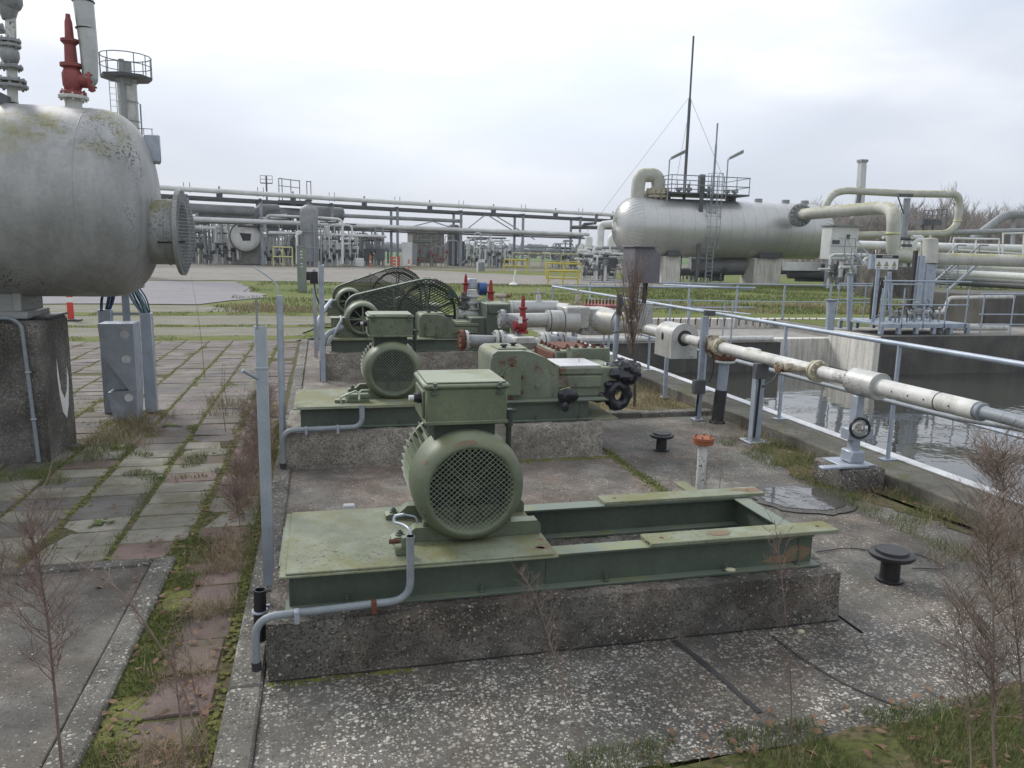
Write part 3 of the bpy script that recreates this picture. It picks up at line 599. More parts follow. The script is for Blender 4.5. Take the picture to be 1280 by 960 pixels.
# puddle, tar joints
mb = MB(); pp = [G(x, y, .004) for x, y in ((955, 612), (975, 603), (1005, 601), (1030, 604), (1041, 612), (1037, 626), (1034, 646), (1015, 647), (985, 640), (962, 632), (970, 622))]
poly = rough_edge([(p.x, p.y) for p in pp], .05, .0, 4, 5); pc = G(1003, 622, .01); rimp = [(pc.x+(.36+.09*mn.noise(Vector((math.cos(a)*1.6, math.sin(a)*1.6, 3)))+.02*mn.noise(Vector((math.cos(a)*5, math.sin(a)*5, 7))))*math.cos(a), pc.y+(.30+.08*mn.noise(Vector((math.cos(a)*1.6, math.sin(a)*1.6, 5)))+.02*mn.noise(Vector((math.cos(a)*5, math.sin(a)*5, 9))))*math.sin(a), .0095) for a in [i*math.pi/48 for i in range(96)]]; mb.add([(pc.x, pc.y, .0095)]+rimp, [(0, i+1, (i+1) % 96+1) for i in range(96)]); struct('puddle', mb, 'puddle'); mb = MB(); mb.add([(pc.x, pc.y, .0060)]+[(pc.x+(x-pc.x)*(1.22+.18*mn.noise(Vector((i*.15, 0, 3)))), pc.y+(y-pc.y)*(1.3+.2*mn.noise(Vector((i*.15, 4, 3)))), .0060) for i, (x, y, z) in enumerate(rimp)], [(0, i+1, (i+1) % 96+1) for i in range(96)]); slabmat('wet_slab', (.115, .11, .098), (.075, .072, .065), ST_G, 56, .5, .45, 0, wet=.5, bump=.6); struct('wet_ring', mb, 'wet_slab')
mb = MB()
def tar(pts, wd, z=.005):
    P_ = [G(x, y, z) for x, y in pts]; P_ = fillet(P_, .1); vs = []
    for i, p in enumerate(P_):
        d = (P_[min(i+1, len(P_)-1)]-P_[max(i-1, 0)]).normalized(); n = Vector((-d.y, d.x, 0))*wd*(1+.4*mn.noise(p*9)); vs += [p+n, p-n]
    mb.add(vs, [(2*i, 2*i+1, 2*i+3, 2*i+2) for i in range(len(P_)-1)])
mb.add([(x_, y_, .005) for k in range(61) for (x_, y_) in ((-.27+k*.051, 3.475), (-.27+k*.051, 3.462-.012*(1+1.6*mn.noise(Vector((k*.5, 2, 0))))))], [(2*k, 2*k+1, 2*k+3, 2*k+2) for k in range(60)]); tar([(842, 800), (872, 822), (905, 850), (925, 868), (950, 890)], .016); tar([(965, 795), (1010, 828), (1065, 860), (1130, 885)], .007); struct('tar_joint', mb, 'black_rough')
for i, (px, py, r, lab) in enumerate(((1001, 791, .022, 'small round whitish stone lying on the slab by the front block corner'), (913, 714, .03, 'flat yellowish lichen stone lying on top of the front block'))):
    p = G(px, py, 0) if i == 0 else W(px, py, 3.5); mb = MB().ball((p.x, p.y, max(p.z, 0)+r*.3), r, 10, (1, .8, .55 if i == 0 else .25)); single('stone', mb, 'lichen_stone', lab, 'stone')
sheet('lawn', [(14.7, 20.2), (60, 20.2), (60, 24.6), (14.7, 24.6)], -.018, 'lawn')
sheet('lawn', [(5.5, 23.05), (14.7, 23.05), (14.7, 24.6), (5.5, 24.6)], -.02, 'lawn')
# ================================================================ PUMP FOUNDATIONS
def plinth(x0, x1, y0, y1, z, m, label, seed):
    """cast block with a worn, uneven surface"""
    mb = MB(); nx, ny, nz = 130, 34, 14; rn = lambda p: mn.noise(p*6+Vector((seed, 0, 0)))*.010+mn.noise(p*19+Vector((seed, 0, 0)))*.005
    def face(o, u, v, n, nu, nv):
        vs = []
        for j in range(nv+1):
            for i in range(nu+1):
                p = o+u*(i/nu)+v*(j/nv); edge = min(i, nu-i, j, nv-j) == 0
                q = rn(p); c = Vector(((x0+x1)/2, (y0+y1)/2, z/2)); vs.append(p+Vector((mn.noise(p*6), mn.noise(p*6+Vector((9, 0, 0))), mn.noise(p*6+Vector((0, 9, 0)))))*.008+Vector((mn.noise(p*17), mn.noise(p*17+Vector((9, 0, 0))), mn.noise(p*17+Vector((0, 9, 0)))))*.008 if p.z > .01 else p)
        mb.add(vs, [(j*(nu+1)+i, j*(nu+1)+i+1, (j+1)*(nu+1)+i+1, (j+1)*(nu+1)+i) for j in range(nv) for i in range(nu)])
    a = Vector((x0, y0, -.05)); dx, dy, dz = V(x1-x0, 0, 0), V(0, y1-y0, 0), V(0, 0, z+.05)
    face(a, dx, dz, None, nx, nz); face(a+dy, dx, dz, None, nx, nz); face(a, dy, dz, None, ny, nz); face(a+dx, dy, dz, None, ny, nz); face(a+dz, dx, dy, None, nx, ny)
    import bmesh
    return single('concrete_plinth', mb, m, label, 'plinth', None, 60)
PY = [(3.46, 4.46, .285), (7.04, 8.10, .345), (12.0, 13.15, .41), (16.0, 17.1, .41)]
plinth(-.28, 2.77, 3.46, 4.46, .285, 'plinth_stone', 'dark weathered concrete block in front, carrying the empty-ended green frame', 1)
plinth(-.34, 2.70, 7.04, 8.10, .345, 'plinth_tan', 'tan concrete block under the second pump, the one with the rusty gearcase', 2)
plinth(.02, 3.6, 12.0, 13.2, .41, 'plinth_tan', 'speckled concrete block under the third pump with the mesh belt guard', 3)
plinth(.2, 3.8, 15.9, 17.0, .41, 'plinth_tan', 'concrete block under the farthest pump, mostly hidden', 4)
def bolt(mb, p, r=.014, h=.03, ax=(0, 0, 1)):
    p = Vector(p); a = Vector(ax); mb.cyl(p, p+a*h*.25, r*1.7, 12); mb.cyl(p+a*h*.25, p+a*h*.7, r*1.15, 6); mb.cyl(p+a*h*.7, p+a*h, r*.6, 8)
def skid(label, x0, x1, yf, yb, z0, z1, plate, strips, endx):
    s = thing('skid_frame', label, 'skid frame', (x0, yf, z0)); t = z1-z0
    for (ya, yb_, nm) in ((yf, 1, 'front'), (yb, -1, 'rear')):
        mb = MB(); y0 = ya; wf = .13*yb_   # channel, web set back from the flange tips
        mb.box((x0, y0, z0), (x1, y0+wf, z0+.013), .002); mb.box((x0+.03, y0+wf*.42, z0+.013), (x1-.03, y0+wf*.42+.009*yb_, z1-.013)); mb.box((x0+.02, y0+wf*.08, z1-.0129), (x1-.05, y0+wf*.95, z1), .002)
        bm_ = mb.build('beam', 'green_beam', s)
        bb = MB()
        for fx in (.10, .33, .56, .8, .955): bolt(bb, (x0+(x1-x0)*fx, y0+wf*.2, z0+.013), .009, .045)
        bb.build('bolt', 'green_beam', bm_)
    for ex in endx: MB().box((ex, yf+.05, z0+.01), (ex+.012, yb-.05, z1-.013)).box((ex-.05, yf+.13, z1-.012), (ex+.05, yb-.13, z1-.001), .002).build('cross_beam', 'green_beam', s)
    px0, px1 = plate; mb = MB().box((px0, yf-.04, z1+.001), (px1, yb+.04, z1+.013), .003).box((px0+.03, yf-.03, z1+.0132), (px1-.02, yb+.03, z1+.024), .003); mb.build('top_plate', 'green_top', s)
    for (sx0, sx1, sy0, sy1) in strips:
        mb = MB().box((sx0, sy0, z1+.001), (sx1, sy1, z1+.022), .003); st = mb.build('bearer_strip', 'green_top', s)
        h = MB()
        for hx in (.08, .92): h.cyl((sx0+(sx1-sx0)*hx, (sy0+sy1)/2, z1+.0221), (sx0+(sx1-sx0)*hx, (sy0+sy1)/2, z1+.0235), .012, 14)
        h.build('bolt_hole', 'rust', st)
    return s
s1 = skid('green steel frame in front, open and empty at its right end', -.2, 2.70, 3.55, 4.36, .287, .478, (-.22, 1.14), [(1.66, 2.80, 3.55, 3.70), (1.66, 2.76, 4.24, 4.38)], [-.18, 1.1, 2.58])
MB().box((2.28, 4.36, .479), (2.36, 4.58, .497), .003).build('lug', 'green_top', s1)
q_ = G(437, 638, 0); single('tape_scrap', MB().box((q_.x-.05, q_.y-.03, 0.004), (q_.x+.04, q_.y+.03, .05), .008), 'tape', 'small pale grey scrap lying on the pad behind the front frame', 'scrap')
s2 = skid('green steel frame of the second pump, under the rusty gearcase', -.24, 2.62, 7.13, 8.0, .352, .545, (-.27, 1.45), [], [-.2, 1.4, 2.5])
MB().box((1.5, 7.12, .547), (2.78, 8.0, .562), .003).build('bearer_strip', 'green_beam', s2)
MB().box((2.5, 7.14, .346), (2.9, 7.95, .362), .003).build('foot_plate', 'green_top', s2)
s3 = skid('green steel frame of the third pump beneath the broad mesh guard', .10, 3.3, 12.1, 13.1, .415, .60, (.1, 1.75), [], [.14, 1.7, 3.2])
s4 = skid('green steel frame of the farthest pump', .25, 3.4, 16.0, 16.95, .415, .60, (.25, 1.8), [], [.3, 1.7])
# ================================================================ MOTORS
def motor(label, cx, yf, cz, Rm, zbase, jbox='top', grille=True, length=.74, feetx=.45, detail=True):
    mo = thing('electric_motor', label, 'motor', (cx, yf+.3, zbase)); a = (0, 1, 0); k = Rm/.30
    ax0 = V(cx, yf, cz)
    # fan cover: pressed bell with rolled front edge
    prof = [(.10*k, .215*k), (.012, .218*k), (.002, .228*k), (0, .236*k), (.006, .25*k), (.03*k, .272*k), (.06*k, .289*k), (.10*k, .298*k), (.15*k, .30*k), (.26*k, .30*k), (.262*k, .293*k), (.262*k, .24*k)]
    fc = MB().lathe(ax0, a, prof, 56).build('fan_cover', 'green_paint', mo, 50)
    # finned housing
    mb = MB(); r0 = .245*k; y0 = .25*k; mb.lathe(ax0, a, [(y0, .05), (y0, r0), (length-.06, r0), (length-.03, r0*.92), (length, r0*.6), (length, .03)], 40)
    nf = 44
    for i in range(nf):
        an = 2*math.pi*i/nf; d = V(math.cos(an), 0, math.sin(an)); 
        if jbox == 'top' and d.z > .80: continue
        t = V(-d.z, 0, d.x)*.0032; p = ax0+V(0, y0+.012, 0); q = ax0+V(0, length-.09, 0); r1 = .302*k
        mb.prism([p+d*r0*.98-t, p+d*r0*.98+t, p+d*r1+t*.5, p+d*r1-t*.5], q-p)
    mb.lathe(ax0, a, [(length-.10, r0), (length-.10, r0*1.14), (length-.06, r0*1.14), (length-.05, r0)], 40)
    mb.build('housing', 'green_paint', mo)
    MB().cyl(ax0+V(0, length, 0), ax0+V(0, length+.1, 0), .035, 16).build('shaft', 'grey_pipe', mo)
    if grille:
        mb = MB(); rg_ = .224*k; sp = .0205*k; nn_ = int(rg_/sp)+1; yy = yf+.006
        for s in (-1, 1):
            for i in range(-nn_, nn_+1):
                o = i*sp+sp*.3; 
                if abs(o) >= rg_: continue
                h = math.sqrt(rg_*rg_-o*o); n_ = V(s*.6691, 0, .7431); t = V(.7431, 0, -s*.6691); c = V(cx, yy+.002*s, cz)+n_*o
                mb.cyl(c-t*h, c+t*h, .0016*k, 4)
        mb.build('grille', 'wire', mo)
    mb = MB(); mb.lathe(ax0, a, [(.035*k, 0.001), (.035*k, .045*k), (.06*k, .062*k), (.10*k, .065*k)], 24)
    for i in range(9):
        an = 2*math.pi*i/9+.2; d = V(math.cos(an), 0, math.sin(an)); t = V(-d.z, 0, d.x)*.006; p = ax0+V(0, .045*k, 0); mb.prism([p+d*.05*k-t, p+d*.05*k+t, p+d*.195*k+t, p+d*.195*k-t], V(0, .09*k, 0))
    mb.build('fan', 'green_dark' if grille else 'green_paint', mo)  # darker behind a grille: shade inside the cover put into the colour
    MB().lathe(ax0, a, [(.03*k, .262*k), (.115*k, .285*k), (.13*k, .25*k), (.13*k, .01)], 40).build('dark_liner', 'black_rough', mo)  # black liner stands in for the shade inside the fan cover
    # feet on slide rails
    for (yr, nm) in ((yf+.10, 0), (yf+.46, 1)):
        mb = MB(); xl, xr = cx-feetx, cx+feetx
        pr = [(xl, zbase), (xl, zbase+.022), (xl+.02, zbase+.03), (xl+.07, zbase+.03), (xl+.12, zbase+.075), (xr-.12, zbase+.075), (xr-.02, zbase+.075), (xr, zbase+.05), (xr, zbase)]
        mb.prism([(x, yr, z) for x, z in pr], V(0, .075, 0)); rl_ = mb.build('slide_rail', 'green_paint', mo)
        b2 = MB(); bolt(b2, (xl+.045, yr+.037, zbase+.03), .014, .03); b2.build('bolt', 'green_beam', rl_)
        mb = MB(); mb.prism([(cx-.24*k, yr+.01, zbase+.076), (cx+.24*k, yr+.01, zbase+.076), (cx+.235*k, yr+.01, zbase+.10), (cx+.17*k, yr+.01, cz-.12*k), (cx-.17*k, yr+.01, cz-.12*k), (cx-.235*k, yr+.01, zbase+.10)], V(0, .06, 0)); mb.build('foot', 'green_paint', mo)
    MB().lathe((cx, yf+.16*k, cz+.30*k), (0, 0, 1), [(0, .012), (.012, .012), (.014, .0)], 12).build('plug', 'galvanised', mo)
    if jbox == 'top':
        xb0, xb1, yb0, yb1, zb0, zb1 = cx-.225, cx+.195, yf+.08, yf+.50, cz+.335, cz+.515
        mb = MB().box((xb0+.05, yb0+.06, cz+.22*k), (xb1-.05, yb1-.05, zb0+.001)); mb.build('neck', 'green_dark', mo)
        jb = MB().box((xb0, yb0, zb0), (xb1, yb1, zb1), .006).box((xb0-.006, yb0-.006, zb0-.004), (xb1+.006, yb1+.006, zb0+.014), .003).box((xb0-.012, yb0+.06, zb0+.02), (xb0+.001, yb1-.06, zb1-.02), .003).build('junction_box', 'green_paint', mo)
        mb = MB().box((xb0-.014, yb0-.014, zb1+.001), (xb1+.014, yb1+.014, zb1+.026), .010); mb.box((xb0+.004, yb0+.004, zb1+.0262), (xb1-.004, yb1-.004, zb1+.036), .008); lid = mb.build('lid', 'green_paint', jb)
        for fx in (.10, .90):
            x = xb0+(xb1-xb0)*fx; mb = MB().box((x-.016, yb0-.021, zb1-.026), (x+.016, yb0-.0005, zb1-.014), .002).box((x-.014, yb0-.026, zb1+.004), (x+.014, yb0-.0145, zb1+.014), .002).cyl((x, yb0-.016, zb1-.03), (x, yb0-.016, zb1+.032), .0065, 8).cyl((x, yb0-.016, zb1+.026), (x, yb0-.016, zb1+.034), .011, 6); mb.build('clasp', 'green_beam', jb)
        gy, gz = yb0+.11, zb0+.12
        mb = MB().cyl((xb0-.012, gy, gz), (xb0-.03, gy, gz), .030, 8).cyl((xb0-.03, gy, gz), (xb0-.05, gy, gz), .024, 16).ring((xb0-.03, gy, gz), (1, 0, 0), .026, .004); mb.build('gland', 'black', jb)
        MB().cyl((xb0-.05, gy, gz), (xb0-.075, gy, gz), .014, 12).build('plug', 'edge_white', jb)
        mb = MB().tube([(xb1+.02, yb0+.05, zb0+.06), (xb1+.022, yb0+.05, zb0-.03)], .022, 14).tube([(xb1+.022, yb0+.05, zb0-.02), (xb1+.03, yb0+.08, zb0-.2), (cx+.28*k, yf+.28*k, cz-.18), (cx+.285*k, yf+.25*k, zbase+.09)], .015, 10, bend=.1).cyl((xb1-.01, yb0+.05, zb0+.05), (xb1+.06, yb0+.05, zb0+.05), .010, 8); mb.build('cable_duct', 'green_dark', mo)
    else:
        xb1 = cx-.29*k; zb = cz-.13
        jb = MB().box((xb1-.22, yf+.12, zb-.10), (xb1+.10, yf+.42, zb+.13), .006).box((xb1-.23, yf+.11, zb+.131), (xb1+.10, yf+.43, zb+.15), .004).build('junction_box', 'green_paint', mo)
        MB().cyl((xb1-.11, yf+.119, zb+.02), (xb1-.11, yf+.09, zb+.02), .03, 12).build('gland', 'galvanised', jb)
    return mo
mo1 = motor('large green motor with round wire mesh fan cover in front, rust patch above its mesh', .725, 3.70, .795, .295, .504, 'top', feetx=.40)
mo2 = motor('green motor with round wire mesh fan cover on the second frame, behind the front motor', .66, 7.36, .835, .285, .571, 'top', feetx=.42)
mo3 = motor('green motor with open spoked fan cover before the nearer belt guard', .62, 12.2, .91, .275, .626, 'side', grille=False)
mo4 = motor('farthest green motor with open spoked fan cover', .55, 16.1, .93, .275, .626, 'side', grille=False)
for mo_, (cx, yf, cz) in ((mo3, (.62, 12.2, .91)), (mo4, (.55, 16.1, .93))):
    MB().box((cx-.012, yf-.002, cz-.2), (cx+.012, yf+.008, cz+.2), .002).box((cx-.2, yf+.001, cz-.01), (cx+.2, yf+.006, cz+.01), .002).build('guard_bar', 'green_paint', mo_)
# rust patches and chipped paint on motor 1's cover: thin scabs of real rust following the bell
mb = MB()
def scab(mb, cx, yf, cz, a0, a1, r0, r1, seed):
    prof = [(.036, .2725), (.06, .286), (.03, .268), (.0, .236)]
    n = 14; vs = []
    for i in range(n+1):
        a = a0+(a1-a0)*i/n; w_ = math.sin(math.pi*i/n)**.6; d = V(math.cos(a), 0, math.sin(a)); q = .3*mn.noise(Vector((a*6, seed, 0)))
        for t in (0, 1):
            rr = r0+(r1-r0)*(.5+(t-.5)*w_*(1+q)); yy = np.interp(rr, [.232, .246, .268, .285, .294], [0, .006, .03, .06, .10]); vs.append(V(cx, yf+yy-.0012, cz)+d*(rr+.0008))
    mb.add(vs, [(2*i, 2*i+1, 2*i+3, 2*i+2) for i in range(n)])
mat('rust_stain', (.20, .115, .07), (.16, .15, .09), rough=.8, scale=26, fine=.3, bump=.3)
scab(mb, .725, 3.70, .795, 1.45, 1.95, .240, .262, 1); scab(mb, .725, 3.70, .795, .62, .8, .236, .246, 2); scab(mb, .725, 3.70, .795, 2.5, 2.62, .27, .28, 3)
mb.build('rust_patch', 'rust_stain', mo1)
mb = MB()
for (x, y, s) in ((1.10, 3.62, .05), (1.06, 3.60, .03), (1.11, 3.72, .03), (1.12, 4.0, .03)):
    pts = [(x+s*math.cos(a)*(1+.4*mn.noise(Vector((a*2, x*9, 0)))), y+s*.7*math.sin(a)*(1+.4*mn.noise(Vector((a*2, y*9, 1)))), .5025) for a in [i*.5236 for i in range(12)]]; pts = [(min(px_, 1.118), py_, pz_) for px_, py_, pz_ in pts]; mb.add(pts, [tuple(range(12))])
mb.build('rust_patch', 'rust_stain', s1)
# small bracket with looped cable by the front motor foot
t = thing('cable_bracket', 'small green bracket with a bent grey cable loop beside the front motor', 'bracket', (.36, 3.62, .504))
MB().box((.33, 3.63, .505), (.39, 3.69, .545), .004).box((.36, 3.62, .54), (.40, 3.66, .60), .004).build('bracket', 'green_paint', t)
MB().cyl((.30, 3.66, .57), (.35, 3.66, .57), .012, 8).build('stub', 'rust', t)
MB().tube([W(505, 643, 3.6), W(493, 645, 3.62), W(492, 653, 3.6), W(505, 656, 3.56), W(513, 663, 3.5), W(514, 678, 3.475)], .0075, 8, bend=.03).tube([W(505, 643, 3.6), W(520, 646, 3.62), W(522, 655, 3.63)], .005, 6, bend=.02).build('cable', 'galvanised', t)
t = thing('cable_bracket', 'green bracket with looped cable on the second frame, left of its motor', 'bracket', (.12, 7.3, .57))
MB().box((.10, 7.25, .572), (.42, 7.33, .60), .004).box((.2, 7.25, .60), (.42, 7.33, .65), .01).build('bracket', 'green_paint', t)
MB().tube([W(427, 505, 7.2), W(425, 497, 7.2), W(437, 492, 7.2), W(446, 488, 7.2), W(449, 494, 7.2), W(449, 500, 7.1)], .009, 6, bend=.03).tube([W(437, 492, 7.2), W(432, 503, 7.2)], .006, 6).build('cable', 'wire', t)
# ================================================================ CONDUITS
def conduit(label, path, r, bend, clamps=(), mats='conduit'):
    t = thing('conduit', label, 'conduit', tuple(path[-1])); mb = MB().tube(path, r, 14, bend=bend); mb.tube([path[0], path[0]+(path[1]-path[0])*.03], r*1.12, 14); mb.build('pipe', mats, t)
    e = path[-1]; MB().tube([e+V(0, 0, .03), e-V(0, 0, .01)], [r*1.25, r*1.2], 12).build('end_sleeve', 'black_rough', t)
    for p, m_ in clamps: 
        p = Vector(p); MB().ring(p, (1, 0, 0), r*1.12, .004, 14, 5).box((p.x-.012, p.y-r*1.3, p.z-r-.02), (p.x+.012, p.y-r*1.1, p.z+r), .002).box((p.x-.012, p.y-r*1.3, p.z+r*.9), (p.x+.012, p.y+r, p.z+r*1.2), .002).build('clamp', m_, t)
conduit('grey bent conduit running down the front frame and along the front block top', [V(.385, 3.47, .665), V(.385, 3.47, .345), V(-.325, 3.44, .335), V(-.325, 3.44, .09)], .0185, .10, [((-.14, 3.44, .335), 'galvanised'), ((.21, 3.458, .341), 'rust')])
conduit('grey bent conduit on the second block, from the motor bracket down to the slab', [V(.34, 7.05, .585), V(.34, 7.03, .385), V(-.37, 7.0, .38), V(-.37, 7.0, .05)], .024, .12, [((-.16, 7.0, .38), 'galvanised'), ((.12, 7.02, .38), 'galvanised')])
t = thing('conduit', 'thick bent grey conduit rising beside the third block to the junction box', 'conduit', (.0, 11.9, 0)); MB().tube([(.0, 11.88, .02), (.0, 11.88, .5), (.06, 11.95, .72), (.3, 12.15, .80)], .038, 12, bend=.15).tube([(.06, 11.86, .55), (.12, 11.9, .62), (.3, 12.15, .92), (.28, 12.3, .95)], .022, 10, bend=.08).build('pipe', 'conduit', t); MB().cyl((0, 11.88, .0), (0, 11.88, .32), .05, 12).build('sleeve', 'grey_dark', t)
t = thing('conduit', 'thinner bent grey conduit at the farthest motor', 'conduit', (-.1, 15.6, 0)); MB().tube([(-.1, 15.6, 0), (-.1, 15.6, .55), (.1, 15.9, .85), (.2, 16.2, .95)], .04, 10, bend=.15).build('pipe', 'galvanised', t)
# black pipe stub in a clamp at the front left
t = thing('pipe_stub', 'short open black plastic pipe stub in a grey clamp at the front post foot', 'pipe stub', (-.385, 3.72, 0))
a, b_ = W(325, 737, 3.72), W(325, 800, 3.72)
MB().lathe(b_, a-b_, [(0, .030), ((a-b_).length, .030), ((a-b_).length, .024), ((a-b_).length-.12, .024), ((a-b_).length-.12, .001)], 20).build('pipe', 'black', t)
MB().ring(a.lerp(b_, .42), (0, 0, 1), .034, .007, 20, 6).box((a.x-.03, a.y+.03, a.lerp(b_, .42).z-.012), (a.x+.07, a.y+.05, a.lerp(b_, .42).z+.012), .003).build('clamp', 'galvanised', t)
# ================================================================ GALVANISED POSTS along the kerb
def channel_post(label, x, y, h, w_=.064, d=.045, z0=0, extra=None):
    t = thing('steel_post', label, 'post', (x, y, z0), None)
    MB().box((x-w_/2, y, z0), (x+w_/2, y+.006, z0+h), .002).box((x-w_/2, y+.0061, z0), (x-w_/2+.005, y+d, z0+h)).box((x+w_/2-.005, y+.0061, z0), (x+w_/2, y+d, z0+h)).build('channel', 'galvanised', t); return t
t = channel_post('tall grey channel post nearest the camera, standing on the kerb', -.335, 4.47, 1.565, .064)
MB().box((-.371, 4.466, 1.32), (-.299, 4.48, 1.335), .002).build('collar', 'galvanised', t); MB().cyl((-.36, 4.47, 1.27), (-.43, 4.4, 1.33), .010, 8).build('stub_arm', 'galvanised', t); MB().tube([(-.35, 4.47, 1.55), (-.352, 4.47, 1.72)], .006, 6).build('rod', 'conduit', t)
t = thing('steel_post', 'round grey post beside the left end of the second block', 'post', (-.385, 7.38, 0)); MB().cyl((-.385, 7.38, 0), (-.375, 7.38, 1.56), .030, 16).build('tube', 'galvanised', t); MB().tube([(-.38, 7.40, 1.5), (-.40, 7.42, 1.68), (-.60, 7.5, 1.82)], .007, 6, bend=.06).build('wire', 'galvanised', t)
t = channel_post('grey channel post with black box on top, left of the third block', .0, 11.8, 1.75, .075)
MB().box((-.16, 11.72, 1.48), (-.045, 11.80, 1.66), .01).build('switch_box', 'black', t); MB().tube([(-.1, 11.75, 1.49), (-.08, 11.77, 1.3), (-.04, 11.79, 1.2)], .009, 6, bend=.1).build('cable', 'black', t)
t = channel_post('farther thin post with small dark box, behind the third block post', -.12, 14.5, 1.62, .06)
MB().box((-.26, 14.42, 1.42), (-.12, 14.5, 1.58), .01).build('switch_box', 'black', t)
# ================================================================ COMPRESSOR 2
def comp(label, x0, yf, z0, rusty=True, sc=1.0, hatch=True):
    m_ = 'green_rusty' if rusty else 'green_paint'
    t = thing('pump_crankcase', label, 'pump', (x0, yf, z0)); dz = .47
    P_ = [(0, 0), (0, .40), (.015, .445), (.06, .475), (.33, .475), (.42, .455), (.56, .40), (.66, .335), (.70, .31), (.70, 0)]
    mb = MB().prism([(x0+x*sc, yf+.02, z0+z*sc) for x, z in P_], V(0, .66, 0)); 
    mb.prism([(x0+x*sc*1.0-.012, yf, z0+z*sc*.93) for x, z in P_[:3]]+[(x0+.05*sc, yf, z0+.43*sc), (x0+.34*sc, yf, z0+.43*sc), (x0+.52*sc, yf, z0+.36*sc), (x0+.62*sc, yf, z0+.25*sc), (x0+.62*sc, yf, z0)], V(0, .019, 0)); body = mb.build('crankcase', m_, t)
    # arched bearing cover on the front
    cx = x0+.20*sc; ar = [(cx-.085*sc, z0+.05*sc)]+[(cx+.085*sc*math.cos(a), z0+.22*sc+.085*sc*math.sin(a)*1.2) for a in [math.pi-i*math.pi/12 for i in range(13)]]+[(cx+.085*sc, z0+.05*sc)]
    cv = MB().prism([(x, yf-.055, z) for x, z in ar], V(0, .03, 0)).build('bearing_cover', 'green_paint', t)
    ar2 = [(cx+(x-cx)*1.38, z0+.03*sc+(z-z0-.05*sc)*1.14) for x, z in ar]; MB().prism([(x, yf-.0249, z) for x, z in ar2], V(0, .0249, 0)).build('cover_flange', m_, t)
    b2 = MB()
    for (dx, dz_) in ((-.1, .07), (.1, .07), (-.1, .22), (.1, .22), (0, .345), (.0, .02)): bolt(b2, (cx+dx*sc, yf-.025, z0+dz_*sc), .012, .03, (0, -1, 0))
    b2.build('bolt', 'rust' if rusty else 'green_beam', cv)
    # crosshead frame to the right
    x1 = x0+.70*sc; x2 = x0+1.15*sc
    MB().box((x1+.001, yf+.04, z0+.001), (x2, yf+.60, z0+.225*sc), .008).box((x1-.10, yf+.015, z0+.10*sc), (x2, yf+.039, z0+.21*sc), .004).box((x1+.001, yf+.025, z0+.226*sc), (x2+.03, yf+.62, z0+.30*sc), .012).build('crosshead_frame', m_, t)
    MB().box((x1+.02, yf+.05, z0+.302*sc), (x2+.0, yf+.58, z0+.318*sc), .004).cyl((x1+.30*sc, yf+.3, z0+.318*sc), (x1+.30*sc, yf+.3, z0+.355*sc), .006, 6).build('cover_plate', 'tape' if rusty else 'green_paint', t)
    MB().lathe((x0+.47*sc, yf+.016, z0+.12*sc), (0, -1, 0), [(0, .032), (.012, .032), (.014, .024), (.03, .022), (.03, 0)], 14).build('oil_plug', m_, t)
    hp = MB().box((x0+.09, yf+.14, z0+.4755*sc), (x0+.40, yf+.50, z0+.487*sc), .004); hb = hp.build('hatch', 'green_rusty' if rusty else 'green_paint', t)
    for (hx, hy) in ((.17, .22), (.3, .36)): MB().cyl((x0+hx, yf+hy, z0+.488*sc), (x0+hx, yf+hy, z0+.505*sc), .022, 12).lathe((x0+hx, yf+hy, z0+.505*sc), (0, 0, 1), [(0, .038), (.014, .038), (.018, .03), (.018, 0)], 8).build('knob', 'black_rough', hb)
    return t
cp2 = comp('green rust-blotched gearcase with arched cover on the second frame', 1.60, 7.25, .565)
mb = MB().box((2.74, 7.3, .57), (2.95, 7.9, .86), .01).box((2.62, 7.9, .62), (3.08, 8.06, .98), .012).box((2.50, 8.07, .70), (3.05, 8.9, .93), .02); hd = mb.build('cylinder_head', 'green_rusty', cp2)
b2 = MB()
for i in range(5):
    bolt(b2, (2.60+i*.10, 7.96, .982), .018, .04); bolt(b2, (2.54, 8.12+i*.16, .932), .018, .04); bolt(b2, (3.0, 8.12+i*.16, .932), .018, .04)
b2.build('bolt', 'rust', hd)
MB().box((2.48, 8.10, .60), (2.52, 8.86, .90), .01).box((2.62, 8.2, .931), (2.95, 8.8, .95), .01).build('side_cover', 'rust', hd)
# black plastic wrapping
mat('black_plastic', (.010, .011, .015), (.018, .02, .026), rough=.28, scale=6, bump=0, fine=0)
def crumple(mb, c, r, seed, sc=(1, 1, 1), n=34):
    n0 = len(mb.v); mb.ball(c, r, n, sc); c = Vector(c)
    for i in range(n0, len(mb.v)):
        v = Vector(mb.v[i]); d = v-c; q = mn.noise(v*9+Vector((seed, 0, 0)))*.34+abs(mn.noise(Vector((v.x*30, v.y*30, v.z*12))+Vector((0, seed, 0))))*.34-.12; v = c+d*(1+q); mb.v[i] = tuple(v)
mb = MB(); crumple(mb, W(779, 464, 7.4), .16, 1, (1.3, 1, .85)); crumple(mb, W(762, 480, 7.4), .13, 3, (1.3, 1, .8)); crumple(mb, W(752, 494, 7.35), .09, 4, (1.6, 1, .7)); single('wrapped_flange', mb, 'black_plastic', 'black plastic wrapping bunched round the pipe end right of the rusty gearcase', 'plastic wrap', sharp=25)
mb = MB(); c = W(772, 494, 7.3); mb.ring(c, (.15, -1, 0), .10, .055, 40, 14)
for i in range(len(mb.v)): v = Vector(mb.v[i]); q = mn.noise(v*17)*.028+abs(mn.noise(v*38))*.012; mb.v[i] = tuple(v+(v-c).normalized()*q)
single('wrapped_flange', mb, 'black_plastic', 'ring-shaped flange wrapped in black plastic, its round hole showing', 'plastic wrap', sharp=25)
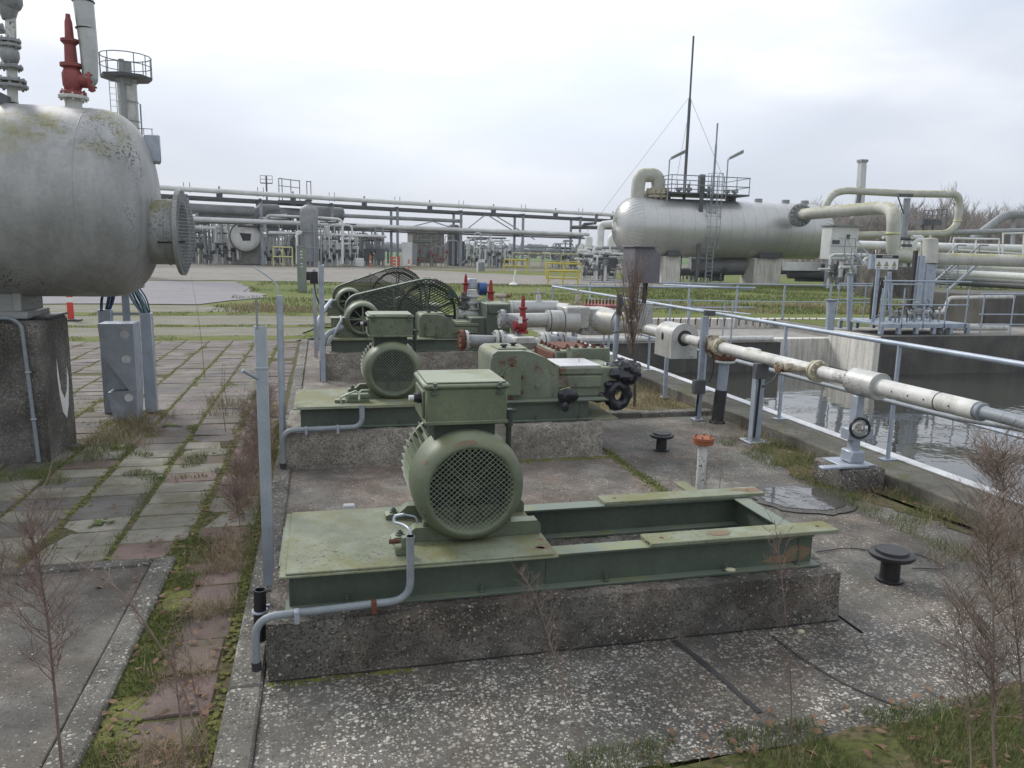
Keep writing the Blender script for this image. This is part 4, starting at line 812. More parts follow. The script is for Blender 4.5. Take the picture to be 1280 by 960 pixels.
t = thing('plastic_bag', 'small black plastic bag tied with a pale cord on the gearcase side', 'bag', tuple(W(709, 516, 7.2)))
mb = MB(); crumple(mb, W(710, 496, 7.1), .11, 9, (.95, .5, .75)); crumple(mb, W(706, 509, 7.08), .055, 10, (.8, .5, 1.1)); mb.build('bag', 'black_plastic', t, 25); MB().tube([W(700, 487, 7.02), W(708, 485, 7.01), W(713, 484, 7.02)], .004, 5).build('cord', 'lichen_stone', t)
# ================================================================ PUMP 3 and 4
cp3 = comp('dark green gearcase with arched cover on the third frame, free of rust', 1.52, 12.25, .60, False, .82)
MB().box((2.35, 12.3, .60), (2.62, 12.95, .93), .01).box((2.60, 12.25, .62), (3.0, 13.0, 1.16), .01).box((2.63, 12.22, 1.0), (2.97, 12.3, 1.15), .01).build('cylinder_block', 'green_beam', cp3)
cp4 = comp('farthest dark green gearcase behind the mesh guards', 1.5, 16.1, .62, False, .82)
def guard(label, xa, za, ra, xb, zb, rb, y0, y1, m_='green_beam', cell=.046):
    t = thing('belt_guard', label, 'belt guard', ((xa+xb)/2, y0, .5))
    # outline: two arcs joined by tangents
    dx, dz = xb-xa, zb-za; dd = math.hypot(dx, dz); base = math.atan2(dz, dx); off = math.acos((ra-rb)/dd)
    aL0, aL1 = base+off, base-off+2*math.pi
    pts = [(xa+ra*math.cos(aL0+(aL1-aL0)*i/20), za+ra*math.sin(aL0+(aL1-aL0)*i/20)) for i in range(21)]
    bL0, bL1 = base-off, base+off
    pts += [(xb+rb*math.cos(bL0+(bL1-bL0)*i/36), zb+rb*math.sin(bL0+(bL1-bL0)*i/36)) for i in range(37)]
    P3 = [V(x, y0, z) for x, z in pts]; mb = MB(); n = len(pts); cxx, czz = (xa+xb)/2, (za+zb)/2; vs = []
    for y in (y0, y1):
        for x, z in pts: vs.append(V(x, y, z))
    mb.add(vs, [(i, (i+1) % n, n+(i+1) % n, n+i) for i in range(n)]);
    inn = [(x+(cxx-x)/max(.01, math.hypot(x-cxx, z-czz))*.045, z+(czz-z)/max(.01, math.hypot(x-cxx, z-czz))*.045) for x, z in pts]
    mb.add([V(x, y0-.001, z) for x, z in pts]+[V(x, y0-.001, z) for x, z in inn], [(i, (i+1) % n, n+(i+1) % n, n+i) for i in range(n)])
    mb.build('rim', m_, t, 60)
    def clip(z):   # x range of the outline at height z
        xs = []
        for i in range(n):
            (x1, z1), (x2, z2) = pts[i], pts[(i+1) % n]
            if (z1-z)*(z2-z) < 0: xs.append(x1+(x2-x1)*(z-z1)/(z2-z1))
        return (min(xs), max(xs)) if len(xs) >= 2 else None
    def inside(x, z): c = clip(z); return c and c[0] < x < c[1]
    mb = MB()
    zs = [p[1] for p in pts]; xs_ = [p[0] for p in pts]
    for s in (-1, 1):
        k0 = min(x*.5+s*z for x, z in pts); k1 = max(x*.5+s*z for x, z in pts); k = k0
        while k < k1:
            k += cell; run = None; st = .01; x = min(xs_)
            while x < max(xs_):
                z = s*(k-x*.5); ins = min(zs) < z < max(zs) and inside(x, z)
                if ins and run is None: run = (x, z)
                if (not ins) and run is not None:
                    if abs(x-run[0]) > .03: mb.tube([V(run[0], y0, run[1]), V(x, y0, z)], .0072, 4, False)
                    run = None
                x += st
    fr = mb; mb2 = MB(); mb2.v = [(x+.013, y+(y1-y0)-.004, z+.011) for x, y, z in fr.v]; mb2.f = fr.f; fr.build('mesh', 'green_dark', t); mb2.build('mesh', 'green_dark', t)
    w_ = MB(); c = V(xb, (y0+y1)/2, zb); w_.ring(c, (0, 1, 0), rb*.82, .022, 40, 6)
    for k in range(6): a = k*math.pi/3+.4; w_.cyl(c, c+V(math.cos(a), 0, math.sin(a))*rb*.8, .013, 6)
    w_.cyl(c-V(0, .06, 0), c+V(0, .06, 0), .07, 14); w_.build('flywheel', 'green_dark', t)
    MB().lathe(V(xa, (y0+y1)/2-.05, za), (0, 1, 0), [(0, .03), (0, ra*.6), (.1, ra*.6), (.1, .03)], 24).build('pulley', 'green_dark', t)
    MB().box((xb-.02, y0-.012, zb-.3), (xb+.0, y0-.002, zb+rb-.02), .002).box((xa+dd*.48, y0-.012, zb-.45), (xa+dd*.48+.02, y0-.002, zb+.42), .002).build('brace', m_, t)
    return t
g3 = guard('nearer green teardrop belt guard of fine mesh, with a blue tag behind it', .63, 1.0, .25, 1.78, .92, .60, 13.25, 13.5)
g4 = guard('farther green teardrop belt guard of mesh, showing the spoked flywheel', .50, .97, .27, 1.62, .96, .66, 17.15, 17.4)
single('blue_tag', MB().box((2.14, 13.3, 1.18), (2.24, 13.34, 1.32), .004), 'pale_cable', 'small pale blue tag hanging inside the nearer belt guard', 'tag')

mb = MB()
for (cx, cz, sx, sz, sd) in ((2.58, .36, .08, .045, 1), (2.50, .33, .14, .022, 2)):
    pts = [(cx+sx*math.cos(a)*(1+.5*mn.noise(Vector((a*2, sd, 0)))), 3.6035-.0004*sd, cz+sz*math.sin(a)*(1+.5*mn.noise(Vector((a*2, sd, 1))))) for a in [i*.3927 for i in range(16)]]; mb.add(pts, [tuple(range(16))])
for (cx, cy, s, sd) in ((2.70, 4.31, .06, 7), (2.62, 4.33, .04, 8), (2.1, 3.63, .05, 9)):
    pts = [(min(2.755, cx+s*1.4*math.cos(a)*(1+.5*mn.noise(Vector((a*2, sd, 0))))), cy+min(.05, s*.7)*math.sin(a), .5012+.0003*(sd-7)) for a in [i*.3927 for i in range(16)]]; mb.add(pts, [tuple(range(16))])
mb.build('rust_patch', 'rust_stain', s1)
# ================================================================ NEAR PIPEWORK
AX, AY, AZ = V(1, 0, 0), V(0, 1, 0), V(0, 0, 1)
def pipe_thing(label, path, r, m, bend=.1, name='pipe', cat='pipe', n=16, fl=(), bands=(), supports=(), flm=None, group=None):
    path = [Vector(p) for p in path]; t = thing(name, label, cat, tuple(path[0]), group); MB().tube(path, r, n, bend=bend).build('pipe_run', m, t)
    for (p, ax, R_, th) in fl: MB().flange(p, ax, R_, th).build('flange', flm or m, t)
    for (a, b_, R_) in bands: MB().cyl(a, b_, R_, n).build('sleeve', m, t)
    for (p, z0) in supports: MB().cyl((p[0], p[1], z0), p, r*.4, 8).box((p[0]-r, p[1]-r, z0), (p[0]+r, p[1]+r, z0+.02)).build('support', 'galvanised', t)
    return t
# manifold behind the second pump (Y 9)
t = thing('pipe_manifold', 'grey flanged spool, cross and elbow lying behind the second pump, blind flange at its left', 'pipework', (2.2, 9, .5))
a = W(580, 425, 9); b_ = W(617, 426, 9); MB().cyl(a, b_, .066, 20).build('spool', 'grey_pipe', t)
MB().flange(a-AX*.03, AX, .125, .045).build('blind_flange', 'rust', t); MB().flange(a+AX*.03, AX, .115, .035).build('flange', 'cladding_near', t)
MB().flange(b_+AX*.03, AX, .13, .035).flange(b_+AX*.09, AX, .13, .035).build('flange', 'cladding_near', t)
c = W(645, 431, 9); e = W(672, 429, 9)
MB().tube([b_+AX*.1, c, e], [.09, .07, .07], 18).tube([c-AX*.05, c+V(0, .25, .02)], .085, 16).ball(c, .105, 14).box(c+V(-.02, -.10, .02), c+V(.22, .02, .10), .01).build('cross_body', 'cladding_near', t)
MB().flange(e+AX*.05, AX, .135, .04).flange(e+AX*.10, AX, .135, .03).build('flange', 'cladding_near', t)
MB().cyl(e+AX*.11, e+AX*.26, .10, 18).flange(e+AX*.13, AX, .12, .05, bolt=False).build('check_valve', 'grey_pipe', t)
MB().flange(e+AX*.28, AX, .135, .04).flange(e+AX*.33, AX, .13, .03).build('flange', 'grey_pipe', t)
MB().tube([e+AX*.34, e+AX*.50, e+V(.56, 0, -.42)], .082, 18, bend=.14).build('elbow', 'grey_pipe', t)
for k in range(4): MB()
pipe_thing('dark bent elbow pipe with flanges rising behind the left spool', [W(625, 398, 9.9), W(643, 400, 9.9), W(648, 425, 9.9)], .075, 'grey_pipe', .16, 'elbow_pipe', 'pipe', fl=((W(628, 398, 9.9), AX, .12, .05), (W(636, 420, 9.6), AZ, .13, .04)))
def relief_valve(label, p, h, m='red_paint', name='relief_valve', out=1, w_=1.0):
    """angle safety valve: flange, body with side outlet, yoke, bonnet, cap"""
    p = Vector(p); t = thing(name, label, 'valve', tuple(p)); s = h
    MB().flange(p+AZ*.02*s, AZ, .17*s*w_, .045*s, 8).build('base_flange', m, t)
    mb = MB().lathe(p, AZ, [(0.04*s, .09*s*w_), (.12*s, .13*s*w_), (.26*s, .135*s*w_), (.33*s, .10*s*w_), (.35*s, .15*s*w_), (.39*s, .15*s*w_), (.40*s, .085*s*w_), (.62*s, .075*s*w_), (.66*s, .12*s*w_), (.69*s, .12*s*w_), (.70*s, .06*s*w_), (.9*s, .05*s*w_), (.95*s, .035*s*w_), (1.0*s, .03*s*w_), (1.0*s, 0)], 18)
    mb.tube([p+AZ*.19*s, p+V(out*.20*s, 0, .19*s)], .10*s*w_, 14); mb.build('body', m, t)
    MB().flange(p+V(out*.22*s, 0, .19*s), AX, .15*s*w_, .04*s, 8).build('outlet_flange', m, t)
    return t
rv = relief_valve('small red relief valve with white tag, standing over the flanged manifold', W(653, 416, 9.6), .48, 'red_paint', out=-1, w_=1.0); MB().box(W(648, 404, 9.45), W(653, 396, 9.44), 0).build('tag', 'white_paint', rv)
relief_valve('farther left red relief valve beside the grey box', W(582, 378, 13.6), .50, 'red_paint', out=1, w_=1.05)
relief_valve('red relief valve directly right of the blue box', W(613, 394, 13.4), .62, 'red_paint', out=-1, w_=1.05)
single('blue_box', MB().lathe(W(603, 361, 13.6), (1, 0, 0), [(-.07, 0), (-.07, .12), (.06, .12), (.07, .10), (.07, 0)], 20), 'blue_paint', 'blue round-cornered housing beside the red relief valve', 'housing')
single('grey_box', MB().box(W(586, 361, 13.6), W(594, 348, 13.8), .01), 'galvanised', 'small grey box right of the farther left red valve', 'box')
t = thing('pipe_fitting', 'white-clad pipe elbow and valve stack below the farther left red valve', 'pipework', tuple(W(588, 400, 13)))
MB().tube([W(572, 392, 13), W(590, 394, 13), W(602, 396, 13)], [.12, .13, .11], 16).tube([W(590, 392, 13), W(590, 362, 13)], .085, 14).build('body', 'cladding_near', t)
for y in (370, 378, 386): MB().flange(W(590, y, 13), AZ, .13, .03).build('flange', 'cladding_near', t)
MB().cyl(W(580, 393, 12.95), W(580, 366, 12.95), .05, 10).flange(W(580, 372, 12.95), AZ, .10, .03).flange(W(580, 384, 12.95), AZ, .10, .03).build('drain_leg', 'grey_dark', t)
t = thing('valve', 'dark wheel valve with slanted stem beside the red valve', 'valve', tuple(W(602, 385, 13))); MB().tube([W(597, 388, 12.9), W(606, 376, 12.9)], .028, 8).wheel(W(606, 382, 12.85), (0.2, -1, .1), .12).build('valve_body', 'grey_pipe', t)
# headers along X
pipe_thing('white insulated header pipe leading right from the third pump', [W(624, 401, 11.6), W(690, 400, 11.6)], .115, 'cladding_near', 0, 'header_pipe', n=22)
t = thing('header_pipe', 'thick grey clad header section with square end, behind the manifold', 'pipe', tuple(W(700, 402, 11.6)))
MB().tube([W(683, 401, 11.6), W(722, 402, 11.6)], .17, 26).build('cladding', 'cladding_near', t); MB().ring(W(686, 401, 11.6), AX, .172, .006, 26, 6).ring(W(703, 401, 11.6), AX, .172, .006, 26, 6).build('band', 'black_rough', t)
MB().box(W(708, 384, 11.5)+V(0, 0, 0), W(727, 408, 11.9), .02).build('end_box', 'cladding_near', t)
for px_ in (717, 706): MB().cyl(W(px_, 410, 11.6), V(W(px_, 410, 11.6).x, 11.6, 0), .03, 8).build('support_leg', 'galvanised', t)
t = thing('header_pipe', 'long grey clad pipe behind the white header, small stand-up valves on it', 'pipe', tuple(W(640, 386, 13.6)))
MB().tube([W(640, 386, 13.6), W(697, 386, 13.6)], .15, 24).build('cladding', 'cladding', t); MB().tube([W(615, 387, 13.6), W(643, 387, 13.6)], .09, 16).flange(W(638, 386, 13.6), AX, .15, .05).build('neck', 'white_pipe', t); MB().tube([W(694, 386, 13.6), W(712, 388, 13.3)], .12, 16).build('elbow', 'white_pipe', t)
for i, (px_, lab) in enumerate(((628, 'small cream T-handle valve standing left of the long clad pipe'), (673, 'small valve with handle standing on the long clad pipe'), (722, 'small valve with hand wheel behind the grey square box'))):
    p = W(px_, 381 if i == 0 else 377, 13.6); t = thing('valve', lab, 'valve', tuple(p)); MB().cyl(p-AZ*.05, p+AZ*.12, .05, 10).cyl(p+AZ*.1, p+AZ*.24, .018, 6).build('valve_body', 'white_pipe' if i < 2 else 'cream_flange', t); MB().cyl(p+V(-.14, 0, .16), p+V(.14, 0, .16), .04 if i == 0 else .015, 8).build('handle', 'cream_flange' if i == 0 else 'grey_pipe', t)
# grey box and reducer, then the long line beside the basin
t = thing('insulation_box', 'big grey sheet metal box where the headers meet, rusty-bolted flange behind it', 'insulation box', (4.2, 11.6, .7))
MB().box((W(728, 386, 11.53).x, 11.53, W(746, 419, 11.53).z), (W(768, 386, 11.53).x, 12.1, W(746, 386, 11.53).z), .015).build('cladding', 'cladding_near', t)
for q in (733, 748): MB().box((W(q, 403, 11.5).x-.004, 11.524, .78), (W(q, 403, 11.5).x+.004, 11.5285, 1.12)).build('seam', 'grey_dark', t)
t = thing('reducer', 'grey clad round pipe end with yellow foam showing, right of the grey box', 'pipe', (4.4, 11.2, .9)); MB().tube([V(4.25, 11.7, .95), V(4.50, 11.25, .95)], .19, 24).build('cladding', 'cladding_near', t); MB().tube([V(4.50, 11.25, .95), V(4.62, 11.0, .95), V(4.62, 10.55, .95)], [.17, .15, .10], 20).build('foam', 'yellow_pale' if False else 'cladding_near', t); MB().ball((4.55, 11.1, 1.02), .12, 14, (1, 1.3, .7)).build('foam_patch', 'lichen_stone', t)
t = thing('flange_cover', 'red-brown rusty bolted flange standing up behind the grey box', 'flange', tuple(W(752, 382, 12.4))); MB().lathe(W(752, 384, 12.4), AZ, [(0, 0), (0, .30), (.05, .30), (.05, 0)], 26).build('blind_flange', 'red_faded', t)
mb = MB()
for k in range(9): p = W(733+k*4.2, 380, 12.4); mb.cyl(p-AZ*.06, p+AZ*.08, .016, 6)
mb.build('bolt_row', 'rust', t)
PX, PZ = 4.62, .93
line = lambda y: V(PX, y, PZ)
t = thing('pipe', 'long white pipe running beside the near railing towards the camera', 'pipe', (PX, 7, PZ))
MB().tube([line(10.6), line(9.7)], .085, 18).build('pipe_run', 'cladding_near', t); MB().tube([line(9.3), line(8.62)], .062, 18).build('pipe_run', 'white_pipe', t); MB().tube([line(8.2), line(6.42)], .066, 20).build('pipe_run', 'white_pipe', t)
MB().tube([line(6.32), line(5.86)], .062, 18).build('pipe_run', 'white_pipe', t); MB().cyl(line(5.86), line(5.52), .115, 24).ring(line(5.86), AY, .112, .006, 24, 6).ring(line(5.52), AY, .112, .006, 24, 6).build('band', 'cladding_near', t)
MB().tube([line(5.52), line(4.5)], .072, 22).build('insulation', 'white_pipe', t); 
mb = MB()
for y in (5.3, 5.12, 4.95, 4.7): mb.cyl((PX-.074, y, PZ), (PX-.064, y, PZ), .008, 6)
mb.ring(line(4.86), AY, .0725, .004, 22, 6).build('strap', 'black_rough', t); MB().tube([line(4.5), line(4.42), V(PX, 3.2, PZ-.01)], [.066, .046, .046], 18).ring(line(4.46), AY, .06, .01, 18, 6).build('pipe_end', 'conduit', t)
mb = MB().box((PX-.01, 7.48, PZ+.0), (PX+.06, 7.68, PZ+.072), .004); mb.build('label_plate', 'edge_white', t)
for y in (6.37, 8.58, 8.25):
    f = MB().flange(line(y), AY, .108, .04); f.flange(line(y+.05), AY, .104, .025, bolt=False); f.build('flange', 'cream_flange', t)
MB().ball(line(8.42), .105, 16, (1, 1.3, 1)).cyl(line(8.42), V(PX, 8.42, .80), .06, 14).cyl(line(8.42), V(PX, 8.42, 1.06), .05, 10).build('tee', 'cream_flange', t)
MB().cyl(line(6.47)+V(-.06, 0, 0), line(6.47)+V(-.26, .03, .02), .03, 12).cyl(line(6.47)+V(-.20, .03, .02), line(6.47)+V(-.30, .04, .02), .045, 12).flange(line(6.5)+V(-.32, .05, .02), V(1, 0, 0), .055, .03, 6).build('sample_nozzle', 'cream_flange', t)
t = thing('pipe', 'thin pale pipe running under the long white pipe towards the lower right', 'pipe', (4.9, 6, .7)); MB().tube([V(4.98, 8.6, .72), V(4.98, 5.1, .74), V(4.80, 4.3, .84), V(4.78, 3.2, .86)], .022, 10, bend=.3).build('pipe_run', 'conduit', t)
t = thing('insulation_box', 'white sheet metal insulation box with rounded top on the long pipe', 'insulation box', (PX, 9.5, .7))
ar = [(PX-.18, .66), (PX-.18, .96)]+[(PX+.18*math.cos(a), .96+.15*math.sin(a)) for a in [math.pi-i*math.pi/12 for i in range(1, 12)]]+[(PX+.18, .96), (PX+.18, .66)]
MB().prism([(x, 9.25, z) for x, z in ar], V(0, .48, 0)).build('shell', 'cladding_near', t); ar2 = [(PX+(x-PX)*1.05, .66+(z-.66)*1.03) for x, z in ar]; MB().prism([(x, 9.20, z) for x, z in ar2], V(0, .05, 0)).build('end_cap', 'cladding_near', t)
MB().ball((PX-.182, 9.5, .93), .035, 12, (.3, 1, 1.6)).lathe((PX, 9.2, PZ), (0, -1, 0), [(0, .105), (.003, .105), (.003, .06)], 20).build('opening', 'black_rough', t)
t = thing('clad_cylinder', 'upright grey clad cylinder with flat top, left of the rounded insulation box', 'cylinder', (4.62, 10.5, .9)); MB().cyl((4.60, 10.5, .93), (4.60, 10.5, 1.30), .12, 24).build('cladding', 'cladding', t); MB().ring((4.60, 10.5, 1.30), AZ, .118, .006, 24, 6).build('rim', 'galvanised', t)
t = thing('actuator', 'weathered purple-grey actuator box on a dark pole above the pipe', 'actuator box', (4.58, 10.5, 1.3)); MB().cyl((4.58, 10.5, 1.30), (4.60, 10.5, 1.66), .036, 14).build('pole', 'pole_dark', t)
a, b_ = W(794, 309, 10.25), W(824, 354, 10.25); P_ = [(a.x, b_.z), (a.x, a.z), (b_.x-.10, a.z), (b_.x, a.z-.12), (b_.x, b_.z)]
MB().prism([(x, 10.25, z) for x, z in P_], V(0, .42, 0)).build('housing', 'purple_box', t); MB().box((a.x-.03, 10.2, a.z+.001), (b_.x-.08, 10.7, a.z+.02), .004).build('rain_hood', 'purple_box', t); MB().cyl((b_.x, 10.4, b_.z+.2), (b_.x+.05, 10.4, b_.z+.2), .03, 10).build('knob', 'black', t)
# supports along the line
def ch_support(label, x, y, h, w_, box=None, boxm='grey_dark', plate=True):
    t = thing('pipe_support', label, 'pipe support', (x, y, 0)); MB().box((x-w_/2, y, .008), (x+w_/2, y+.008, h), .002).box((x-w_/2, y+.0081, .008), (x-w_/2+.007, y+w_*.8, h)).box((x+w_/2-.007, y+.0081, .008), (x+w_/2, y+w_*.8, h)).build('post', 'rail_blue', t)
    if plate:
        pl = MB().box((x-w_*1.2, y-w_*.9, .0), (x+w_*1.1, y+w_*1.5, .014), .003).build('base_plate', 'galvanised', t); b2 = MB(); bolt(b2, (x-w_*.9, y-w_*.55, .014), .01, .03); bolt(b2, (x+w_*.8, y-w_*.55, .014), .01, .03); b2.build('bolt', 'galvanised', pl)
    if box:
        bx, bz, bw, bh = box; q = MB().box((bx-bw/2, y-.10, bz-bh/2), (bx+bw/2, y-.02, bz+bh/2), .008).build('junction_box', boxm, t); MB().cyl((bx, y-.06, bz-bh/2), (bx, y-.06, bz-bh/2-.05), .014, 8).build('gland', 'black', q)
        MB().tube([(bx, y-.06, bz-bh/2-.04), (bx+.02, y-.02, bz-bh/2-.15), (bx+.02, y-.012, .3), (bx+.01, y-.012, .05)], .012, 8, bend=.06).build('cable', 'black', t)
    return t
t = ch_support('wide blue-grey channel support with grey junction box, right of the flanged riser', 4.60, 7.32, .87, .105, (4.555, .80, .15, .17)); MB().tube([(4.62, 7.3, .62), (4.85, 7.45, .66), (5.18, 7.8, .85)], .010, 8, bend=.12).build('cable_loop', 'black', t)
t = ch_support('narrow blue-grey channel support with small grey box, left of the flanged riser', 4.50, 8.46, 1.28, .062, (4.44, .43, .15, .17)); MB().cyl((4.50, 8.36, 1.30), (4.50, 8.36, 1.36), .07, 14).build('cap', 'grey_dark', t); MB().tube([(4.55, 8.36, .9), (4.58, 8.3, .7), (4.52, 8.3, .5)], .010, 8, bend=.1).build('cable_loop', 'black', t)
t = ch_support('small bare grey pipe support farther back behind the white insulation box', 4.72, 9.9, .85, .05, None)
t = thing('steel_post', 'thin upright grey pole behind the black plastic wrapping', 'post', (3.75, 9.6, 0)); MB().cyl((3.78, 9.6, 0), (3.84, 9.6, 1.36), .036, 14).build('tube', 'rail_blue', t); MB().ring((3.815, 9.6, .98), AZ, .04, .008, 14, 5).cyl((3.84, 9.6, 1.2), (3.845, 9.6, 1.48), .045, 8).build('fitting', 'grey_dark', t); MB().tube([(3.84, 9.55, 1.4), (3.9, 9.5, 1.3), (3.93, 9.5, 1.1)], .014, 6, bend=.05).build('hose', 'blue_cable', t)
t = thing('riser_pipe', 'flanged riser with black lower half and rust-bolted flange, between two channel supports', 'riser', (4.68, 8.3, 0)); MB().cyl((4.66, 8.30, 0), (4.69, 8.30, .40), .072, 18).build('sleeve', 'black_rough', t); MB().cyl((4.69, 8.30, .40), (4.71, 8.30, .735), .062, 18).build('pipe_run', 'rail_blue', t); MB().flange((4.71, 8.30, .755), AZ, .125, .03, 8, bolt=False).build('flange', 'white_pipe', t); MB().flange((4.71, 8.30, .80), AZ, .13, .04, 8).build('blind_flange', 'rust', t); MB().ring((4.66, 8.30, .01), AZ, .08, .02, 18, 6).build('collar', 'black_rough', t)
t = thing('riser_pipe', 'short pale pipe with orange rusty blind flange standing on the slab', 'riser', (3.16, 5.84, 0)); MB().cyl((3.16, 5.84, 0), (3.16, 5.84, .40), .040, 16).build('pipe_run', 'white_pipe', t)
mat('rust_orange', (.30, .10, .045), (.2, .07, .035), rough=.8, scale=20); MB().flange((3.16, 5.84, .42), AZ, .088, .028, 6, bolt=False).flange((3.16, 5.84, .452), AZ, .09, .03, 6).build('blind_flange', 'rust_orange', t)
def vent(label, x, y, k):
    t = thing('vent', label, 'vent', (x, y, 0)); MB().lathe((x, y, 0), AZ, [(0, .085*k), (.012, .085*k), (.014, .06*k), (.15*k, .058*k)], 24).build('stem', 'black', t); MB().ring((x, y, .105*k), AZ, .05*k, .006*k, 20, 6).build('collar', 'galvanised', t)
    MB().lathe((x, y, .15*k), AZ, [(0, .05*k), (.002, .125*k), (.012*k, .135*k), (.03*k, .135*k), (.034*k, .128*k), (.036*k, .10*k), (.052*k, .096*k), (.054*k, 0)], 36).build('cap', 'black', t); return t
vent('larger black mushroom vent cap on the slab at the right', 3.46, 3.88, 1.0); vent('smaller black mushroom vent cap beyond the orange rusty flange', 3.40, 7.16, .92)
t = thing('cable', 'thin black cable lying on the slab by the larger vent', 'cable', (3.8, 4, 0)); MB().tube([G(1020, 690, .006), G(1060, 684, .006), G(1100, 690, .006), G(1150, 692, .006), G(1190, 712, .006), G(1140, 710, .006)], .004, 5, bend=.1).build('strand', 'black', t)
# concrete foot with valve stand
t = thing('support_foot', 'square concrete foot block at the curb under the wheel valve', 'foot block', (4.60, 5.75, 0)); MB().box((4.36, 5.55, -.02), (4.80, 5.98, .20), .02).build('block', 'concrete_big', t); 
t = thing('valve_stand', 'grey valve stand with round pale hand wheel and black ring under the long pipe', 'valve stand', (4.58, 5.72, .2))
MB().box((4.16, 5.55, .205), (4.62, 5.63, .228), .006).box((4.40, 5.60, .201), (4.72, 5.90, .215), .004).build('base_plate', 'galvanised', t)
MB().box((4.53, 5.68, .215), (4.61, 5.76, .82), .006).box((4.47, 5.66, .43), (4.72, 5.78, .53), .006).box((4.50, 5.64, .22), (4.64, 5.80, .33), .01).build('stand', 'galvanised', t)
c = V(4.50, 5.58, .56); MB().wheel(c, (-.3, -1, .15), .042, .008).build('hand_wheel', 'cream_flange', t); MB().ring(c+V(.03, .03, -.01), (-.2, -1, .1), .085, .013, 24, 8).build('black_ring', 'black', t)
# ================================================================ RAILINGS
def railing(label, pts, h, step_posts, m='rail_blue', r=.024, mid=(.5,), z0=.12, plate=True, rp=.02):
    t = thing('railing', label, 'railing', tuple(pts[0])); P_ = [Vector(p) for p in pts]; MB().tube([p+V(0, 0, h) for p in P_], r, 12).build('top_rail', m, t)
    for q in mid: MB().tube([p+V(0, 0, h*q) for p in P_], r*.75, 8).build('mid_rail', m, t)
    for p in step_posts:
        p = Vector(p); mb = MB().box((p.x-rp, p.y-rp*.5, p.z), (p.x+rp, p.y+rp*.5, p.z+h-.015), .003); q = mb.build('post', m, t)
        if plate: MB().box((p.x-.075, p.y-.05, p.z), (p.x+.075, p.y+.05, p.z+.012), .003).build('base_plate', m, q)
    return t
ny = [2.3, 4.2, 6.04, 7.86, 9.74, 11.65, 13.5, 15.4, 17.2]
nr = railing('blue-grey pipe railing on the near curb running away beside the water', [(5.22, -1, .12), (5.22, 17.25, .12)], 1.11, [(5.22, y, .12) for y in ny], mid=(.5,))
railing('railing crossing the far end of the near water basin', [(5.25, 17.35, .12), (10.7, 17.6, .12)], 1.11, [(x, 17.4, -.2) for x in (6.6, 8.3, 10.0)], mid=(.55,))
railing('short railing turning back from the crossing railing to the rear rim', [(10.7, 17.7, .12), (10.5, 22.6, .0)], 1.08, [(10.66, 19, -.3), (10.55, 20.8, -.3)], mid=(.4,))
railing('long rear railing in front of the lawn and the big tank', [(8.3, 23.3, 0), (18.2, 22.4, 0)], 1.12, [(8.3+i*1.65, 23.3-i*.15, 0) for i in range(7)], mid=(.5,), rp=.03)
# ================================================================ LEFT VESSEL
t = thing('pressure_vessel', 'huge weathered grey horizontal vessel at the left, yellow-green lichen on its top', 'vessel', (-3, 8.05, 1.3)); K = .92; YV = 8.05; VC = V(0, YV, 2.355); r = .852
pr_ = [(-9, r), (-2.07, r), (-1.97, r*.998)]+[(-1.97+.46*math.sin(a)**.8, r*max(0, math.cos(a))**.62) for a in [i*math.pi/2/24 for i in range(1, 25)]]
MB().lathe(VC, AX, pr_, 96, u0=(0, 0, 1)).build('shell', 'vessel_grey', t, 60)
MB().ring((-1.98, YV, 2.355), AX, r-.001, .004, 96, 5).build('weld_seam', 'vessel_grey', t, 60)
nz_ = 2.12; ax_ = V(0, YV, nz_)
MB().lathe(ax_, AX, [(-1.62, .308), (-1.325, .308), (-1.325, .36), (-1.31, .405), (-1.275, .41), (-1.27, .395), (-1.27, .275), (-1.47, .275)], 56).ring((-1.40, YV, nz_), AX, .309, .006, 40, 6).build('manway_neck', 'vessel_grey', t, 40)
mb = MB(); gc = V(-1.268, YV, nz_); rb_ = .392
for i in range(-12, 13):
    o = i*.0315; h = math.sqrt(max(0, rb_**2-o*o)); n = 9
    f = lambda u, v: V(gc.x+.09*(1-(u*u+v*v)/(rb_*rb_)), gc.y+u, gc.z+v)
    mb.tube([f(o, -h+2*h*j/n) for j in range(n+1)], .0035, 4, False); mb.tube([f(-h+2*h*j/n, o) for j in range(n+1)], .0035, 4, False)
mb.build('mesh_basket', 'grey_pipe', t); MB().lathe(gc, AX, [(-.14, 0), (-.14, .275)], 30).build('inner_dark', 'black_rough', t)
MB().tube([W(197, 303, 7.73), W(215, 303, 7.70), W(232, 302, 7.70)], .008, 6).build('strap', 'black', t)
MB().box((-1.63, 8.2, 2.78), (-1.49, 8.45, 3.03), .01, rz=.2).build('name_plate', 'galvanised', t)
MB().box((-3.6, 7.78, 1.31), (-2.58, 8.38, 1.38), .01).prism([(-3.4, 7.82, 1.38), (-2.70, 7.82, 1.38), (-2.70, 7.82, 1.72), (-3.4, 7.82, 1.72)], V(0, .5, 0)).box((-2.70, 7.80, 1.38), (-2.63, 8.36, 1.70), .004).build('saddle', 'vessel_grey', t)
t = thing('vessel_foundation', 'tall dark concrete foundation under the left vessel, white paint smear on its side', 'foundation', (-3, 8.0, 0)); MB().box((-6, 7.66, -.1), (-2.46, 8.50, 1.30), .03).build('block', 'concrete_big', t)
mb = MB(); pts = [(8.05, .92), (8.11, .60), (8.2, .50), (8.28, .58), (8.33, .80), (8.36, .68), (8.30, .42), (8.22, .30), (8.12, .38), (8.06, .55), (8.03, .75)]; mb.add([(-2.457, y, z) for y, z in pts], [tuple(range(len(pts)))]); mb.build('paint_smear', 'white_paint', t)
